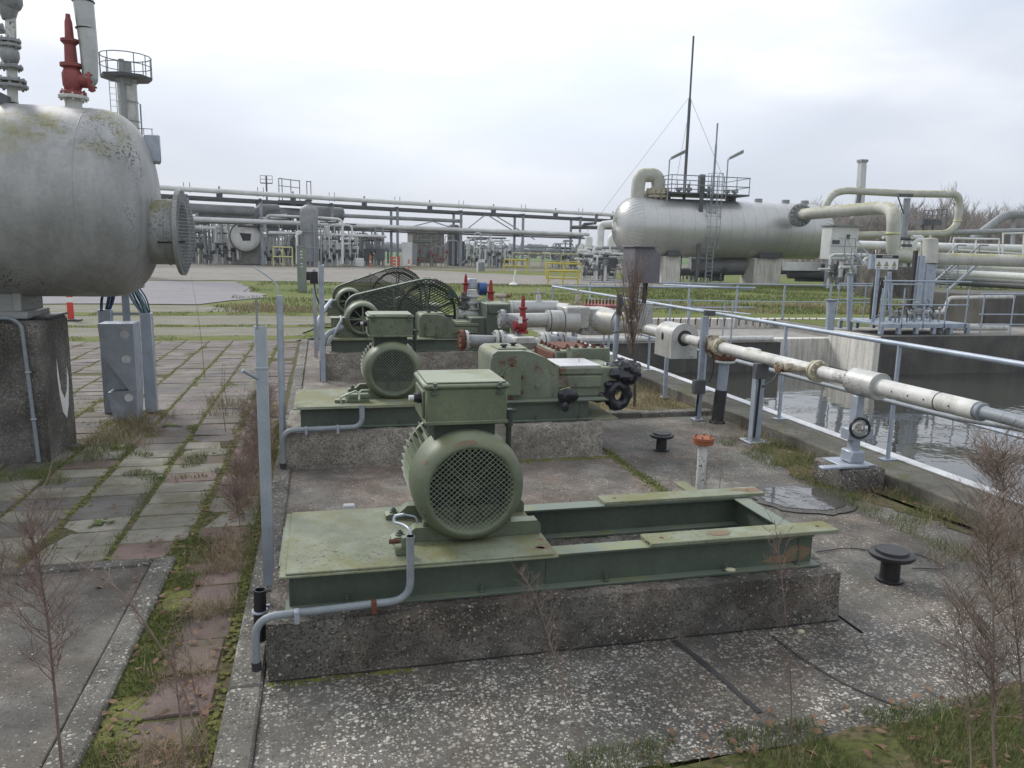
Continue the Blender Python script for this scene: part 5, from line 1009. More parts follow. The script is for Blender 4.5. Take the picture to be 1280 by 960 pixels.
MB().box((-2.60, 7.9, 1.303), (-2.45, 8.48, 1.325), .003, rz=0).build('edge_strip', 'grey_dark', t)
t = thing('conduit', 'thin grey conduit clipped down the front of the big left foundation', 'conduit', (-2.52, 7.6, 0)); MB().tube([(-2.9, 7.66, 1.335), (-2.66, 7.63, 1.335), (-2.585, 7.63, 1.27), (-2.54, 7.625, .02)], .017, 10, bend=.05).build('pipe', 'conduit', t)
for z in (.85, .42): MB().ring((-2.57+.03*(1-z), 7.626, z), AZ, .02, .008, 12, 6).build('clamp', 'galvanised', t)
# valves on the vessel top
rvb = relief_valve('big red relief valve on top of the left vessel', W(92, 119, YV), .69, 'red_faded', out=1, w_=.92); MB().cyl(W(92, 140, YV)-V(0, 0, .05), W(92, 123, YV), .07, 16).flange(W(92, 122, YV), AZ, .125, .03).build('nozzle', 'white_pipe', rvb)
t = thing('vent_pipe', 'wide grey vent pipe rising from the big red relief valve out of the picture', 'pipe', tuple(W(107, 105, YV))); MB().tube([W(106, 103, YV), W(113, 100, YV), W(111, 60, YV), W(104, 0, YV), W(101, -40, YV)], [.055, .065, .075, .085, .085], 20, bend=.05).build('pipe_run', 'cladding', t); MB().ring(W(107, 36, YV), AZ, .08, .006, 20, 6).ring(W(104, 2, YV), AZ, .09, .006, 20, 6).build('band', 'black_rough', t)
t = thing('valve_stack', 'grey flanged valve stack at the top left of the vessel', 'valve stack', tuple(W(14, 126, YV))); MB().cyl(W(16, 128, YV), W(12, -20, YV), .042, 14).build('stem_pipe', 'white_pipe', t)
for (x, y, r_) in ((15, 108, .13), (14, 101, .12), (13, 84, .10), (12, 57, .09), (12, 51, .09)): MB().flange(W(x, y, YV), AZ, r_, .026, 8).build('flange', 'grey_pipe', t)
MB().ball(W(12, 68, YV), .08, 14, (1, 1, 1.3)).build('valve_body', 'grey_pipe', t); MB().lathe(W(11, 25, YV), AZ, [(0, .05), (.10, .085), (.18, .09), (.20, .05)], 16).ball(W(11, 0, YV), .11, 14).build('actuator', 'grey_pipe', t); MB().cyl(W(-6, 40, YV), W(18, 39, YV), .018, 8).cyl(W(-6, 34, YV), W(4, 34, YV), .036, 8).build('lever', 'grey_pipe', t)
MB().box(W(0, 131, 7.75), W(22, 126, 8.2), .01).build('mounting_pad', 'grey_dark', t)
# cabinet below the vessel
t = thing('metal_cabinet', 'dented bare metal cabinet with slanted front, standing in the weeds below the vessel', 'cabinet', (-2.2, 9.4, 0))
xa, xb, y0 = -2.42, -2.06, 9.35
MB().prism([(xa, y0, 1.12), (xb, y0, 1.12), (xb, y0, .36), (-2.14, y0, .36), (xa+.02, y0, .78)], V(0, .34, 0)).build('upper_housing', 'galvanised', t)
MB().prism([(xa+.05, y0+.02, .34), (xb+.0, y0+.0, .36), (xb-.02, y0+.0, .0), (xa+.1, y0+.0, .02)], V(0, .32, 0)).prism([(xa+.05, y0+.08, .74), (-2.14, y0+.08, .37), (xa+.05, y0+.08, .37)], V(0, .2, 0)).build('lower_housing', 'galvanised', t)
mb = MB()
for (x, z) in ((-2.15, 1.0), (-2.15, .72), (-2.15, .28)): mb.lathe((x, y0-.001, z), (0, -1, 0), [(0, .045), (.002, .045), (.002, 0)], 16)
mb.build('worn_spot', 'edge_white', t)
t = thing('cable_duct', 'left short cable duct with blue cables under the vessel', 'cable duct', (-2.45, 9.9, 0)); MB().box((-2.54, 9.85, 0), (-2.40, 9.97, 1.24), .006).build('duct', 'galvanised', t); mb = MB(); rc = random.Random(2)
def bundle(mb, a, b_, n, sp):
    for i in range(n): o = V(rc.uniform(-sp, sp), rc.uniform(-sp, sp), 0); mid = a.lerp(b_, .5)+V(rc.uniform(-.03, .03), rc.uniform(-.03, .03), 0); mb.tube([a+o, mid+o*1.4, b_+o*.8], .0085, 6, bend=.15)
bundle(mb, V(-2.47, 9.91, 1.2), V(-2.36, 9.8, 1.58), 16, .045); mb.build('cable_bundle', 'blue_cable', t)
t = thing('cable_duct', 'right tall cable duct with pale and dark cables under the vessel', 'cable duct', (-2.0, 9.9, 0)); MB().box((-2.09, 9.85, 0), (-1.965, 9.97, 1.2), .006).build('duct', 'galvanised', t); mb = MB(); bundle(mb, V(-2.03, 9.91, 1.18), V(-2.17, 9.8, 1.56), 12, .045); mb.build('cable_bundle', 'pale_cable', t); mb = MB(); bundle(mb, V(-2.03, 9.91, 1.18), V(-2.14, 9.8, 1.56), 8, .05); mb.build('dark_cables', 'blue_cable', t)
t = thing('steel_post', 'flat grey post between the two cable ducts', 'post', (-2.25, 9.9, 0)); MB().box((-2.29, 9.92, 0), (-2.21, 9.95, 1.6), .003).box((-2.40, 9.93, 1.17), (-2.09, 9.945, 1.20)).build('flat_bar', 'galvanised', t)
t = thing('junction_box', 'grey junction box hanging under the right end of the vessel', 'junction box', (-2.02, 9.4, 1.6)); MB().box((-2.08, 9.3, 1.52), (-1.93, 9.45, 1.85), .008).build('body', 'grey_pipe', t); MB().box((-2.5, 9.32, 1.50), (-2.081, 9.4, 1.56), .004).build('bracket', 'grey_dark', t)
def marker(label, p, h, m, w_=.10, foot=True):
    t = thing('marker_post', label, 'marker post', tuple(p)); p = Vector(p); MB().box((p.x-w_/2, p.y-.02, p.z+.04), (p.x+w_/2, p.y+.02, p.z+h), .004).build('board', m, t)
    MB().box((p.x-w_/2-.001, p.y-.022, p.z+h*.44), (p.x+w_/2+.001, p.y+.022, p.z+h*.56)).build('stripe', 'white_paint', t)
    if foot: MB().box((p.x-.22, p.y-.15, p.z), (p.x+.24, p.y+.15, p.z+.05), .01).build('foot', 'grey_dark', t)
    return t
marker('red and white marker post seen under the left vessel', G(89, 401, -.02), 1.1, 'red_marker', .15)
# ================================================================ RIGHT TANK (drum) AND ITS PIPES
YD = 54.0; sc = 1/16.7
a = W(768, 284, YD); b_ = W(1034, 290, YD); cz_ = 4.02; rD = 2.12; xl, xr = a.x, b_.x
mat('drum_clad', (.52, .525, .52), (.44, .445, .44), rough=.38, metal=.45, scale=.25, streak=.2, streakcol=(.28, .28, .265), fine=.05, bump=.02)
t = thing('storage_drum', 'long silver insulated drum on two pale piers at the right', 'drum', ((xl+xr)/2, YD, 2)); ctr = V(0, YD, cz_)
hd = 1.5
MB().lathe(ctr, AX, [(xl+hd, rD), (xr-hd, rD)], 64, u0=(0, 0, 1)).build('shell', 'drum_clad', t, 60)
for s, xe in ((1, xl+hd), (-1, xr-hd)):
    MB().lathe(ctr, AX, [(xe-s*hd*math.sin(q), rD*math.cos(q)) for q in [i*math.pi/2/14 for i in range(15)]], 64, u0=(0, 0, 1)).build('head', 'drum_clad', t, 60)
    mb = MB()
    for k in range(44):
        an = 2*math.pi*k/44; mb.tube([ctr+V(xe-s*hd*math.sin(q)*1.004, math.cos(an)*rD*math.cos(q)*1.004, math.sin(an)*rD*math.cos(q)*1.004) for q in [i*math.pi/2/10 for i in range(10)]], .014, 3, False)
    mb.build('seam', 'cladding_near' if s > 0 else 'far_grey', t)
mb = MB(); x = xl+hd
while x < xr-hd+.1: mb.ring((x, YD, cz_), AX, rD+.002, .006, 64, 4); x += .98
mb.build('band', 'far_grey', t)
for q in (835, 865, 947, 980): pass
for i, (p0, p1) in enumerate(((828, 850), (942, 976))):
    A_, B_ = W(p0, 320, YD-.8), W(p1, 320, YD-.8); MB().box((A_.x, YD-1.0, -.05), (B_.x, YD+1.0, 1.95), .03).build('pier', 'concrete_light', t); MB().box((A_.x+.2, YD-1.3, 1.951), (B_.x-.2, YD+1.3, 2.5), .02).build('saddle', 'far_dark', t)
for px_ in (805, 948, 982, 1006): c = W(px_, 252, YD); MB().cyl((c.x, YD, cz_+rD-.05), (c.x, YD, cz_+rD+.25), .3, 12).build('nozzle', 'far_grey', t)
mb = MB(); pf = lambda px_, py_, dy=0: W(px_, py_, YD+dy)
t2 = thing('pipe', 'upside-down U-bend pipe on the left top of the silver drum', 'pipe', tuple(pf(798, 255))); MB().tube([pf(797, 262), pf(797, 236), pf(800, 219), pf(822, 219), pf(823, 236), pf(822, 248)], .50, 20, bend=1.3).build('pipe_run', 'cream_pipe', t2); MB().flange(pf(822, 241), AZ, .95, .28, 12).flange(pf(822, 246), AZ, .95, .2, 12).build('flange', 'cream_flange', t2)
# platform with ladder
z1 = cz_+rD+.25; A_, B_ = W(834, 250, YD-1.2), W(932, 250, YD-1.2)
t3 = thing('service_platform', 'grey railed service platform with caged ladder on the silver drum', 'platform', (A_.x, YD-1, z1)); ya, yb_ = YD-1.7, YD+1.7
MB().box((A_.x, ya, z1), (B_.x, yb_, z1+.12), .01).box((A_.x+.3, YD-.5, cz_+rD-.4), (A_.x+.6, YD+.5, z1-.001)).box((B_.x-.7, YD-.5, cz_+rD-.4), (B_.x-.4, YD+.5, z1-.001)).build('deck', 'far_dark', t3)
mb = MB()
for y in (ya, yb_):
    for i in range(7): x = A_.x+.05+(B_.x-A_.x-.1)*i/6; mb.cyl((x, y, z1+.12), (x, y, z1+1.3), .035, 6)
    for h in (.65, 1.3): mb.cyl((A_.x, y, z1+h), (B_.x, y, z1+h), .035, 6)
for x in (A_.x, B_.x):
    for h in (.65, 1.3): mb.cyl((x, ya, z1+h), (x, yb_, z1+h), .035, 6)
mb.build('guard_rail', 'galv_far', t3)
lx = W(889, 300, ya-.2).x; mb = MB()
for dx in (-.25, .25): mb.cyl((lx+dx, ya-.15, 0), (lx+dx, ya-.15, z1+1.4), .04, 6)
z = .3
while z < z1+.1: mb.cyl((lx-.25, ya-.15, z), (lx+.25, ya-.15, z), .022, 4); z += .3
mb.build('ladder', 'galv_far', t3); mb = MB()
for z in np.arange(2.6, z1+1.6, .75): 
    pts = [V(lx+.55*math.cos(q), ya-.25-.6*math.sin(q), z) for q in [i*math.pi/8 for i in range(9)]]; mb.tube(pts, .025, 4)
for q in [i*math.pi/4 for i in range(5)]: mb.cyl((lx+.55*math.cos(q), ya-.25-.6*math.sin(q), 2.6), (lx+.55*math.cos(q), ya-.25-.6*math.sin(q), z1+1.5), .02, 4)
mb.build('ladder_cage', 'galv_far', t3)
MB().box((lx-1.05, ya-.1, .5), (lx-.75, ya-.02, z1), .01).box((W(870, 240, YD).x-.2, YD-1.0, z1+.12), (W(870, 240, YD).x+.2, YD-.7, z1+1.5), .02).build('cable_tray', 'far_dark', t3)
mb = MB(); rc = random.Random(8)
for px_ in (848, 860, 878, 885, 908, 918): 
    c = W(px_, 250, YD); mb.cyl((c.x, YD, z1), (c.x, YD, z1+rc.uniform(.4, .9)), .12, 8).flange((c.x, YD, z1+.4), AZ, .25, .08, bolt=False, n=10).cyl((c.x-.3, YD, z1+.5), (c.x+.3, YD+.1, z1+.55), .07, 6)
mb.build('nozzle_group', 'far_grey', t3)
for (px0, label) in ((835, 'left lamp with slanted head above the drum platform'), (908, 'right lamp with slanted head above the drum platform')):
    p0 = W(px0-1, 245, ya); p1 = W(px0+2, 200, ya); t = thing('lamp_post', label, 'lamp', tuple(p0)); MB().tube([p0-V(0, 0, .3), p1, p1+V(.15, 0, .15)], .05, 8).build('pole', 'galv_far', t); e = p1+V(1.15, 0, .62); MB().prism([p1+V(-.05, -.12, -.05), p1+V(.1, -.12, .22), e+V(.0, -.12, .15), e+V(0, -.12, -.10)], V(0, .24, 0)).build('lamp_head', 'far_grey', t)
def mast(label, pb, pt, r0, r1, guys):
    t = thing('mast', label, 'mast', tuple(pb)); MB().tube([pb, pb.lerp(pt, .75), pb.lerp(pt, .76), pt], [r0, r0*.9, r1, r1], 10).build('tube', 'far_dark' if r0 > .1 else 'galv_far', t)
    mb = MB()
    for a, b2 in guys: mb.cyl(a, b2, .014, 4)
    if guys: mb.build('guy_wire', 'far_grey', t)
pt = W(867, 45, YD-.5); pb = W(851, 258, YD-.5)
mast('tallest thin mast with guy wires rising behind the drum platform', V(pt.x-.05, pt.y, 0), pt, .12, .07, [(pt-V(.1, 0, 4.2), V(pt.x-11, YD-3, 0)), (pt-V(0, 0, 4.2), V(pt.x+5.5, YD+1, 5)), (pt-V(0, 0, 5), V(pt.x+1.2, YD+6, 0))])
pt = W(897, 154, YD-.2); mast('shorter mast beside the ladder cage on the drum', V(pt.x-.05, pt.y, 5.5), pt, .09, .06, [])
# pipes from drum right flange
Y1 = 50.
t = thing('pipe', 'thick yellow-green stained pipe bending down from the right end of the drum', 'pipe', tuple(W(1000, 268, Y1+1)))
MB().tube([W(998, 269, 51.5), W(1012, 267, 49.5), W(1108, 259, 44), W(1118, 266, 42), W(1116, 302, 42), W(1117, 318, 42), W(1150, 322, 41)], .42, 22, bend=1.1).build('pipe_run', 'cream_pipe', t); MB().flange(W(1000, 269, 51), (W(1012, 267, 49.5)-W(998, 269, 51.5)), .85, .35, 14).build('flange', 'far_grey', t); MB().ring(W(1116, 292, 42), AZ, .42, .05, 20, 6).build('yellow_band', 'yellow_pale', t)
t = thing('pipe', 'upper long looping pipe on the right, turning down past the bare trees', 'pipe', tuple(W(1040, 260, 60)))
MB().tube([W(1026, 268, 60), W(1040, 243, 60), W(1055, 238, 60), W(1130, 242, 58), W(1197, 243, 56), W(1200, 255, 56), W(1196, 282, 56), W(1184, 292, 56), W(1070, 294, 58)], .30, 16, bend=1.0).build('pipe_run', 'cream_pipe', t); MB().ring(W(1197, 276, 56), AZ, .31, .06, 16, 6).build('yellow_band', 'yellow_pale', t); MB().tube([W(1184, 291, 56), W(1300, 288, 56)], .24, 12).build('branch', 'grey_pipe', t)
t = thing('pipe_trestle', 'tall grey pipe trestle post with bracket beneath the upper looping pipe', 'trestle', tuple(W(1130, 330, 55))); p = W(1129, 305, 55); q = W(1134, 248, 55); MB().tube([V(p.x, p.y, 0), q], .26, 8).build('post', 'galv_far', t); MB().box(q+V(-1.0, -.2, .1), q+V(.4, .2, .35)).tube([q+V(-.9, 0, .1), q+V(0, 0, -1.6)], .06, 6).build('bracket', 'far_dark', t)
t = thing('flare_stack', 'tall square pale chimney stack behind the looping pipes', 'stack', tuple(D(1073, 330, 150))); a_, b2 = D(1074, 290, 150), D(1078, 203, 150); MB().tube([V(a_.x, a_.y, 0), V(b2.x, b2.y, b2.z)], [.95, .8], 4).build('shaft', 'cladding', t); MB().box(b2+V(-.75, -.75, .001), b2+V(.75, .75, .5)).build('cap', 'far_grey', t); c = D(1069, 235, 149); MB().tube([V(c.x, c.y-1.4, 0), c+V(0, -1.4, 0)], .45, 6).build('side_duct', 'far_dark', t)
t = thing('pipe', 'low white rear pipe passing behind the trestle and stairs at the right', 'pipe', tuple(D(1100, 300, 80))); MB().tube([D(1000, 304, 82), D(1300, 312, 74)], .42, 12).build('pipe_run', 'far_light', t)
# white cabinet house by drum
A_, B_ = W(1038, 283, 47), W(1068, 325, 47); t = thing('equipment_house', 'white equipment housing on legs at the right end of the drum', 'equipment housing', tuple(W(1050, 350, 47))); MB().box((A_.x, 46.8, B_.z), (B_.x, 47.9, A_.z), .03).build('shell', 'concrete_light' if False else 'far_light', t); MB().box(W(1041, 300, 46.75), W(1049, 305, 46.79)).box(W(1059, 293, 46.75), W(1062, 299, 46.79)).build('fitting', 'far_dark', t); MB().box((A_.x, 46.79, W(1040, 308, 47).z), (B_.x, 46.8, W(1040, 308, 47).z+.04)).build('seam', 'far_grey', t); MB().box((A_.x-.1, 46.6, A_.z+.001), (B_.x+.1, 48.0, A_.z+.12), .01).build('roof', 'far_grey', t)
for px_ in (1036, 1040, 1050, 1065): p = W(px_, 327, 47.2); MB().box((p.x-.12, p.y, -.05), (p.x+.12, p.y+.2, p.z), .01).build('leg', 'galv_far' if px_ > 1040 else 'rail_blue', t)
def stairs(label, p0, p1, wd, m='galv_far', n=9):
    p0, p1 = Vector(p0), Vector(p1); t = thing('stair', label, 'stair', tuple(p0)); d = p1-p0; h = Vector((-d.y, d.x, 0)).normalized()*wd
    for s in (0, 1):
        o = h*s; MB().tube([p0+o, p1+o], .09, 4).build('stringer', m, t)
        mb = MB().tube([p0+o+V(0, 0, 1), p1+o+V(0, 0, 1), p1+o+V(d.x*.3, d.y*.3, 1)], .04, 6)
        for k in range(4): q = p0.lerp(p1, k/3)+o; mb.cyl(q, q+V(0, 0, 1), .03, 5)
        mb.build('handrail', m, t)
    mb = MB()
    for k in range(n): q = p0.lerp(p1, (k+.5)/n); mb.prism([q+V(-.12, 0, 0), q+V(.12, 0, 0), q+h+V(.12, 0, 0), q+h+V(-.12, 0, 0)], V(0, 0, .04))
    mb.build('tread', 'far_grey', t); return t
stairs('steep grey stair behind the warning sign, left of the concrete block', D(1092, 352, 47), D(1068, 318, 48), 1.0)
stairs('broad grey stair climbing rightwards beyond the big white pipe', D(1182, 366, 40), D(1222, 330, 41), 1.2, n=12)
single('concrete_block', MB().box((D(1110, 340, 42).x, D(1110, 340, 42).y, -.05), (D(1152, 340, 42).x, D(1152, 340, 42).y+3, D(1110, 333, 42).z), .03), 'concrete_big', 'large brown-grey concrete block behind the warning sign', 'concrete block')
single('concrete_block', MB().box((W(1232, 378, 20.5).x, 20.5, -.05), (W(1232, 378, 20.5).x+6, 24, .95), .03), 'concrete_dark', 'dark stained concrete block behind the right railing', 'concrete block')
# big white pipe into capped column
t = thing('pipe', 'big white pipe entering the picture from the right edge', 'pipe', tuple(D(1163, 323, 24))); MB().tube([D(1164, 323, 24.2), D(1340, 328, 22.5)], .185, 22).build('pipe_run', 'cream_pipe', t)
t = thing('pipe_column', 'short capped white cylinder on a blue-grey column at the platform', 'pipe column', tuple(D(1160, 400, 24))); q0, q1 = D(1163, 330, 24), D(1163, 299, 24); MB().tube([q0, q1, q1+V(0, 0, .04)], [.22, .22, .12], 20).cyl(q1, q1+V(0, 0, .12), .04, 8).build('capped_pipe', 'cream_pipe', t)
MB().box((q0.x-.22, q0.y-.13, 0), (q0.x+.14, q0.y+.13, q0.z-.001), .01).box((q0.x-.48, q0.y-.1, 0), (q0.x-.30, q0.y+.06, q0.z+.25), .01).build('column', 'rail_blue', t); MB().box((q0.x-.64, q0.y-.05, .0), (q0.x-.54, q0.y+.05, q0.z+.4)).build('cable_strip', 'black_rough', t)
# dosing platform with railing, sign and pipes
px0, px1, py0, py1 = 14.6, 17.0, 17.6, 19.4
t = thing('platform_skid', 'blue-grey steel platform frame on the basin rim carrying small pipework', 'platform', (px0, py0, .02)); mb = MB().box((px0, py0, .24), (px1+.4, py1, .31), .006)
for i in range(6): x = px0+(px1-px0+.4)*i/5; mb.box((x-.05, py0-.002, .02), (x+.05, py0+.1, .239)).box((x-.05, py1-.1, .02), (x+.05, py1, .239))
mb.box((px0, py0-.01, .19), (px1+.4, py0+.03, .30), .004); mb.build('frame', 'rail_blue', t)
rl_ = railing('blue-grey railing round the small steel platform on the basin rim', [(px0-.1, py0, .3), (px1+.3, py0, .3)], 1.15, [(px0-.1+i*.69, py0, .12) for i in range(5)], mid=(.45,), plate=False)
MB().tube([(px0-.1, py1, 1.3), (px1+.3, py1, 1.3)], .02, 8).tube([(px0-.1, py1, .85), (px1+.3, py1, .85)], .016, 8).build('back_rail', 'rail_blue', rl_)
for i in range(4): MB().cyl((px0-.1+i*.9, py1, .3), (px0-.1+i*.9, py1, 1.3), .02, 6).build('back_post', 'rail_blue', rl_)
railing('right-hand railing on the far basin wall before the dark block', [(17.5, 17.4, .02), (26, 17.2, .02)], 1.12, [(17.6+i*1.0, 17.4, .02) for i in range(9)], mid=(.5, .25), plate=False)
t = thing('pipe_group', 'dark clutter of small valves and looped hoses on the steel platform', 'pipework', (15.5, 18.5, .3)); mb = MB(); md = MB(); rc = random.Random(4)
for i in range(16):
    x, y = rc.uniform(px0+.4, px1), rc.uniform(py0+.3, py1-.2); h = rc.uniform(.12, .55); mb.cyl((x, y, .31), (x, y, .31+h), .03, 6); mb.ball((x, y, .31+h), .055, 8); mb.cyl((x-.2, y, .31+h*.6), (x+.25, y+.1, .31+h*.6), .022, 6)
    if i % 3 == 0: md.ring((x, y-.05, .31+h), (0, 1, 0), .09, .012, 14, 5)
    if i % 2: md.tube([(x, y, .32), (x, y, .7), (x+.35, y, .7), (x+.38, y, .32)], .016, 6, bend=.2)
mb.build('valve', 'grey_pipe', t); md.build('hose', 'black_rough', t)
t = thing('instrument_column', 'dark bundle of upright instrument tubing beneath the warning sign', 'instrument column', (16.4, 19.0, .3)); mb = MB()
for i in range(7): x = W(1092+i*3, 360, 19).x; mb.tube([(x, 19+.06*i, .3), (x+rc.uniform(-.05, .05), 19+.05*i, 1.0), (x+.05, 19, 1.5)], rc.uniform(.02, .04), 6)
mb.build('tubing', 'black_rough', t); MB().cyl(W(1103, 402, 18.2), W(1109, 345, 18.2), .05, 10).cyl(W(1113, 402, 18.5), W(1112, 340, 18.5), .05, 10).build('pole', 'rail_blue', t)
for (px_, y0_, y1_, w_, lab) in ((1062, 343, 408, .08, 'plain blue-grey post with flat cap at the left of the sign'), (1038, 376, 402, .12, 'short thick grey bollard at the left of the small platform')):
    a_, b2 = W(px_, y1_, 19.0), W(px_+1, y0_, 19.0); t = thing('steel_post', lab, 'post', (a_.x, 19, .1)); MB().cyl((a_.x, 19, .0), b2, w_, 12).build('tube', 'rail_blue', t); MB().lathe(b2, AZ, [(0, w_*1.4), (.04, w_*1.6), (.05, 0)], 12).build('cap', 'galv_far', t)
t = thing('pipe', 'thin white pipe making a step behind the right railing', 'pipe', (17.5, 19, .5)); MB().tube([W(1135, 390, 18.8), W(1180, 390, 18.8), W(1186, 372, 18.8), W(1268, 371, 18.8)], .05, 10, bend=.15).build('pipe_run', 'white_pipe', t)
t = thing('pipe', 'low fat white pipe with bent end lying behind the right railing', 'pipe', (18, 18.3, .1)); MB().tube([W(1172, 418, 18.1), W(1176, 409, 18.2), W(1258, 409, 18.4)], .10, 14, bend=.2).tube([W(1180, 418, 18.4), W(1185, 409, 18.4)], .07, 12).build('pipe_run', 'white_pipe', t)
# warning sign
t = thing('warning_sign', 'warning sign with black heading and three yellow triangles above the platform', 'sign', tuple(W(1108, 342, 18))); YS = 18.0; A_ = W(1095, 318, YS); B_ = W(1122, 337, YS); bd = MB().box((A_.x, YS, B_.z), (B_.x, YS+.02, A_.z), .003).build('board', 'lichen_stone' if False else 'white_paint', t)
MB().box((A_.x+.01, YS-.004, A_.z-.10), (B_.x-.01, YS-.001, A_.z-.01)).build('heading', 'black', t)
mat('sign_yellow', (.50, .50, .12), rough=.5); 
for i in range(3):
    cx = A_.x+(B_.x-A_.x)*(i+.5)/3; cz = A_.z-.24; s = .072; MB().prism([(cx-s, YS-.003, cz-s*.9), (cx+s, YS-.003, cz-s*.9), (cx, YS-.003, cz+s*.9)], V(0, .002, 0)).build('triangle_edge', 'black', t); s = .052; MB().prism([(cx-s, YS-.006, cz-s*.95), (cx+s, YS-.006, cz-s*.95), (cx, YS-.006, cz+s*.75)], V(0, .002, 0)).build('triangle', 'sign_yellow', t)
    MB().box((cx-.006, YS-.009, cz-.02), (cx+.006, YS-.007, cz+.022)).box((cx-.006, YS-.009, cz-.04), (cx+.006, YS-.007, cz-.03)).build('symbol', 'black', t)
    MB().box((cx-.06, YS-.004, cz-.11), (cx+.06, YS-.001, cz-.095)).box((cx-.05, YS-.004, cz-.13), (cx+.05, YS-.001, cz-.12)).build('text_line', 'grey_dark', t)
fc = bpy.data.curves.new('sign_text', 'FONT'); fc.body = 'GEVAAR'; fc.size = .085; fc.align_x = 'CENTER'; fc.align_y = 'CENTER'; fc.extrude = .001; fo = bpy.data.objects.new('heading_text', fc); dg = None
C.objects.link(fo); bpy.context.view_layer.update(); me = bpy.data.meshes.new_from_object(fo.evaluated_get(bpy.context.evaluated_depsgraph_get())); C.objects.unlink(fo); bpy.data.objects.remove(fo)
ho = bpy.data.objects.new('heading_text', me); me.materials.clear(); me.materials.append(MATS['white_paint']); C.objects.link(ho); ho.parent = t; ho.location = V((A_.x+B_.x)/2, YS-.006, A_.z-.055)-Vector(WLOC[t.name]); ho.rotation_euler = (math.pi/2, 0, 0)
MB().box((A_.x-.13, YS+.0, B_.z), (A_.x-.02, YS+.12, A_.z), .004).build('side_plate', 'rail_blue', t); MB().box((A_.x+.1, YS+.021, .3), (A_.x+.2, YS+.06, B_.z+.1)).build('post', 'rail_blue', t)
# structures far right
t = thing('pipe', 'sloping grey pipe rising to an overhead run at the right edge', 'pipe', tuple(D(1220, 300, 75))); MB().tube([D(1215, 300, 75), D(1252, 272, 75), D(1262, 268, 75), D(1330, 268, 73)], .42, 14, bend=1).build('pipe_run', 'grey_pipe', t); MB().tube([V(*D(1265, 330, 75).xy, 0), D(1268, 272, 75)], .22, 6).build('post', 'galv_far', t)
t = thing('service_platform', 'small dark railed platform high in front of the bare trees at the right', 'platform', tuple(D(1165, 280, 100))); a_ = D(1153, 281, 100); b2 = D(1182, 279, 100); mb = MB().box(a_, (b2.x, b2.y+2, b2.z+.5))
for k in range(6): q = a_.lerp(b2, k/5); mb.cyl(q, q+V(0, 0, 1.8), .05, 4)
mb.tube([a_+V(0, 0, 1.8), b2+V(0, 0, 1.8)], .06, 4).tube([a_+V(0, 0, 1.1), b2+V(0, 0, 1.1)], .05, 4).cyl(V(a_.x+1, a_.y+1, 0), a_+V(1, 1, 0), .15, 6).cyl(V(b2.x-1, b2.y+1, 0), b2+V(-1, 1, 0), .15, 6).build('platform_frame', 'far_dark', t)
for i, (y0_, rr_, m_) in enumerate(((330, .3, 'far_light'), (336, .22, 'grey_pipe'), (341, .3, 'far_light'), (347, .22, 'grey_pipe'), (353, .2, 'far_dark'))):
    t = thing('pipe', ['topmost', 'second', 'middle', 'fourth', 'lowest'][i]+' of the stacked low pipes running right behind the big white pipe', 'pipe', tuple(D(1165, y0_, 46))); MB().tube([D(1158, y0_-2, 50), D(1310, y0_+6, 42)], rr_, 10).build('pipe_run', m_, t)
t = thing('railing', 'thin white handrail above the stacked pipes at the right', 'railing', tuple(D(1200, 300, 52))); mb = MB().tube([D(1192, 298, 52), D(1249, 299, 52)], .07, 6).tube([D(1192, 312, 52), D(1290, 318, 52)], .06, 6).tube([D(1253, 292, 52), D(1300, 291, 52)], .06, 6)
for x in (1192, 1220, 1249, 1254, 1280): mb.tube([D(x, 292 if x > 1250 else 299, 52), D(x-2, 345, 52)], .06, 5)
mb.build('handrail', 'far_light', t)
t = thing('pipe', 'long horizontal pipe under the silver drum', 'pipe', tuple(D(900, 335, 62))); MB().tube([D(862, 331, 60), D(945, 331, 60)], .65, 16).build('pipe_run', 'far_grey', t); MB().tube([D(850, 340, 60), D(1060, 337, 60)], .3, 10).build('lower_run', 'far_dark', t)
t = thing('pump_unit', 'low dark machinery beside the right pier of the drum', 'machinery', tuple(D(1010, 348, 52))); mb = MB().box(D(1000, 352, 55), D(1030, 330, 56)); mb.cyl(D(985, 342, 55), D(1060, 344, 55), .35, 10).cyl(D(1035, 335, 54), D(1075, 337, 54), .3, 10); mb.build('body', 'far_dark', t); MB().box(D(982, 338, 54), D(1022, 328, 55)).build('white_casing', 'far_light', t)
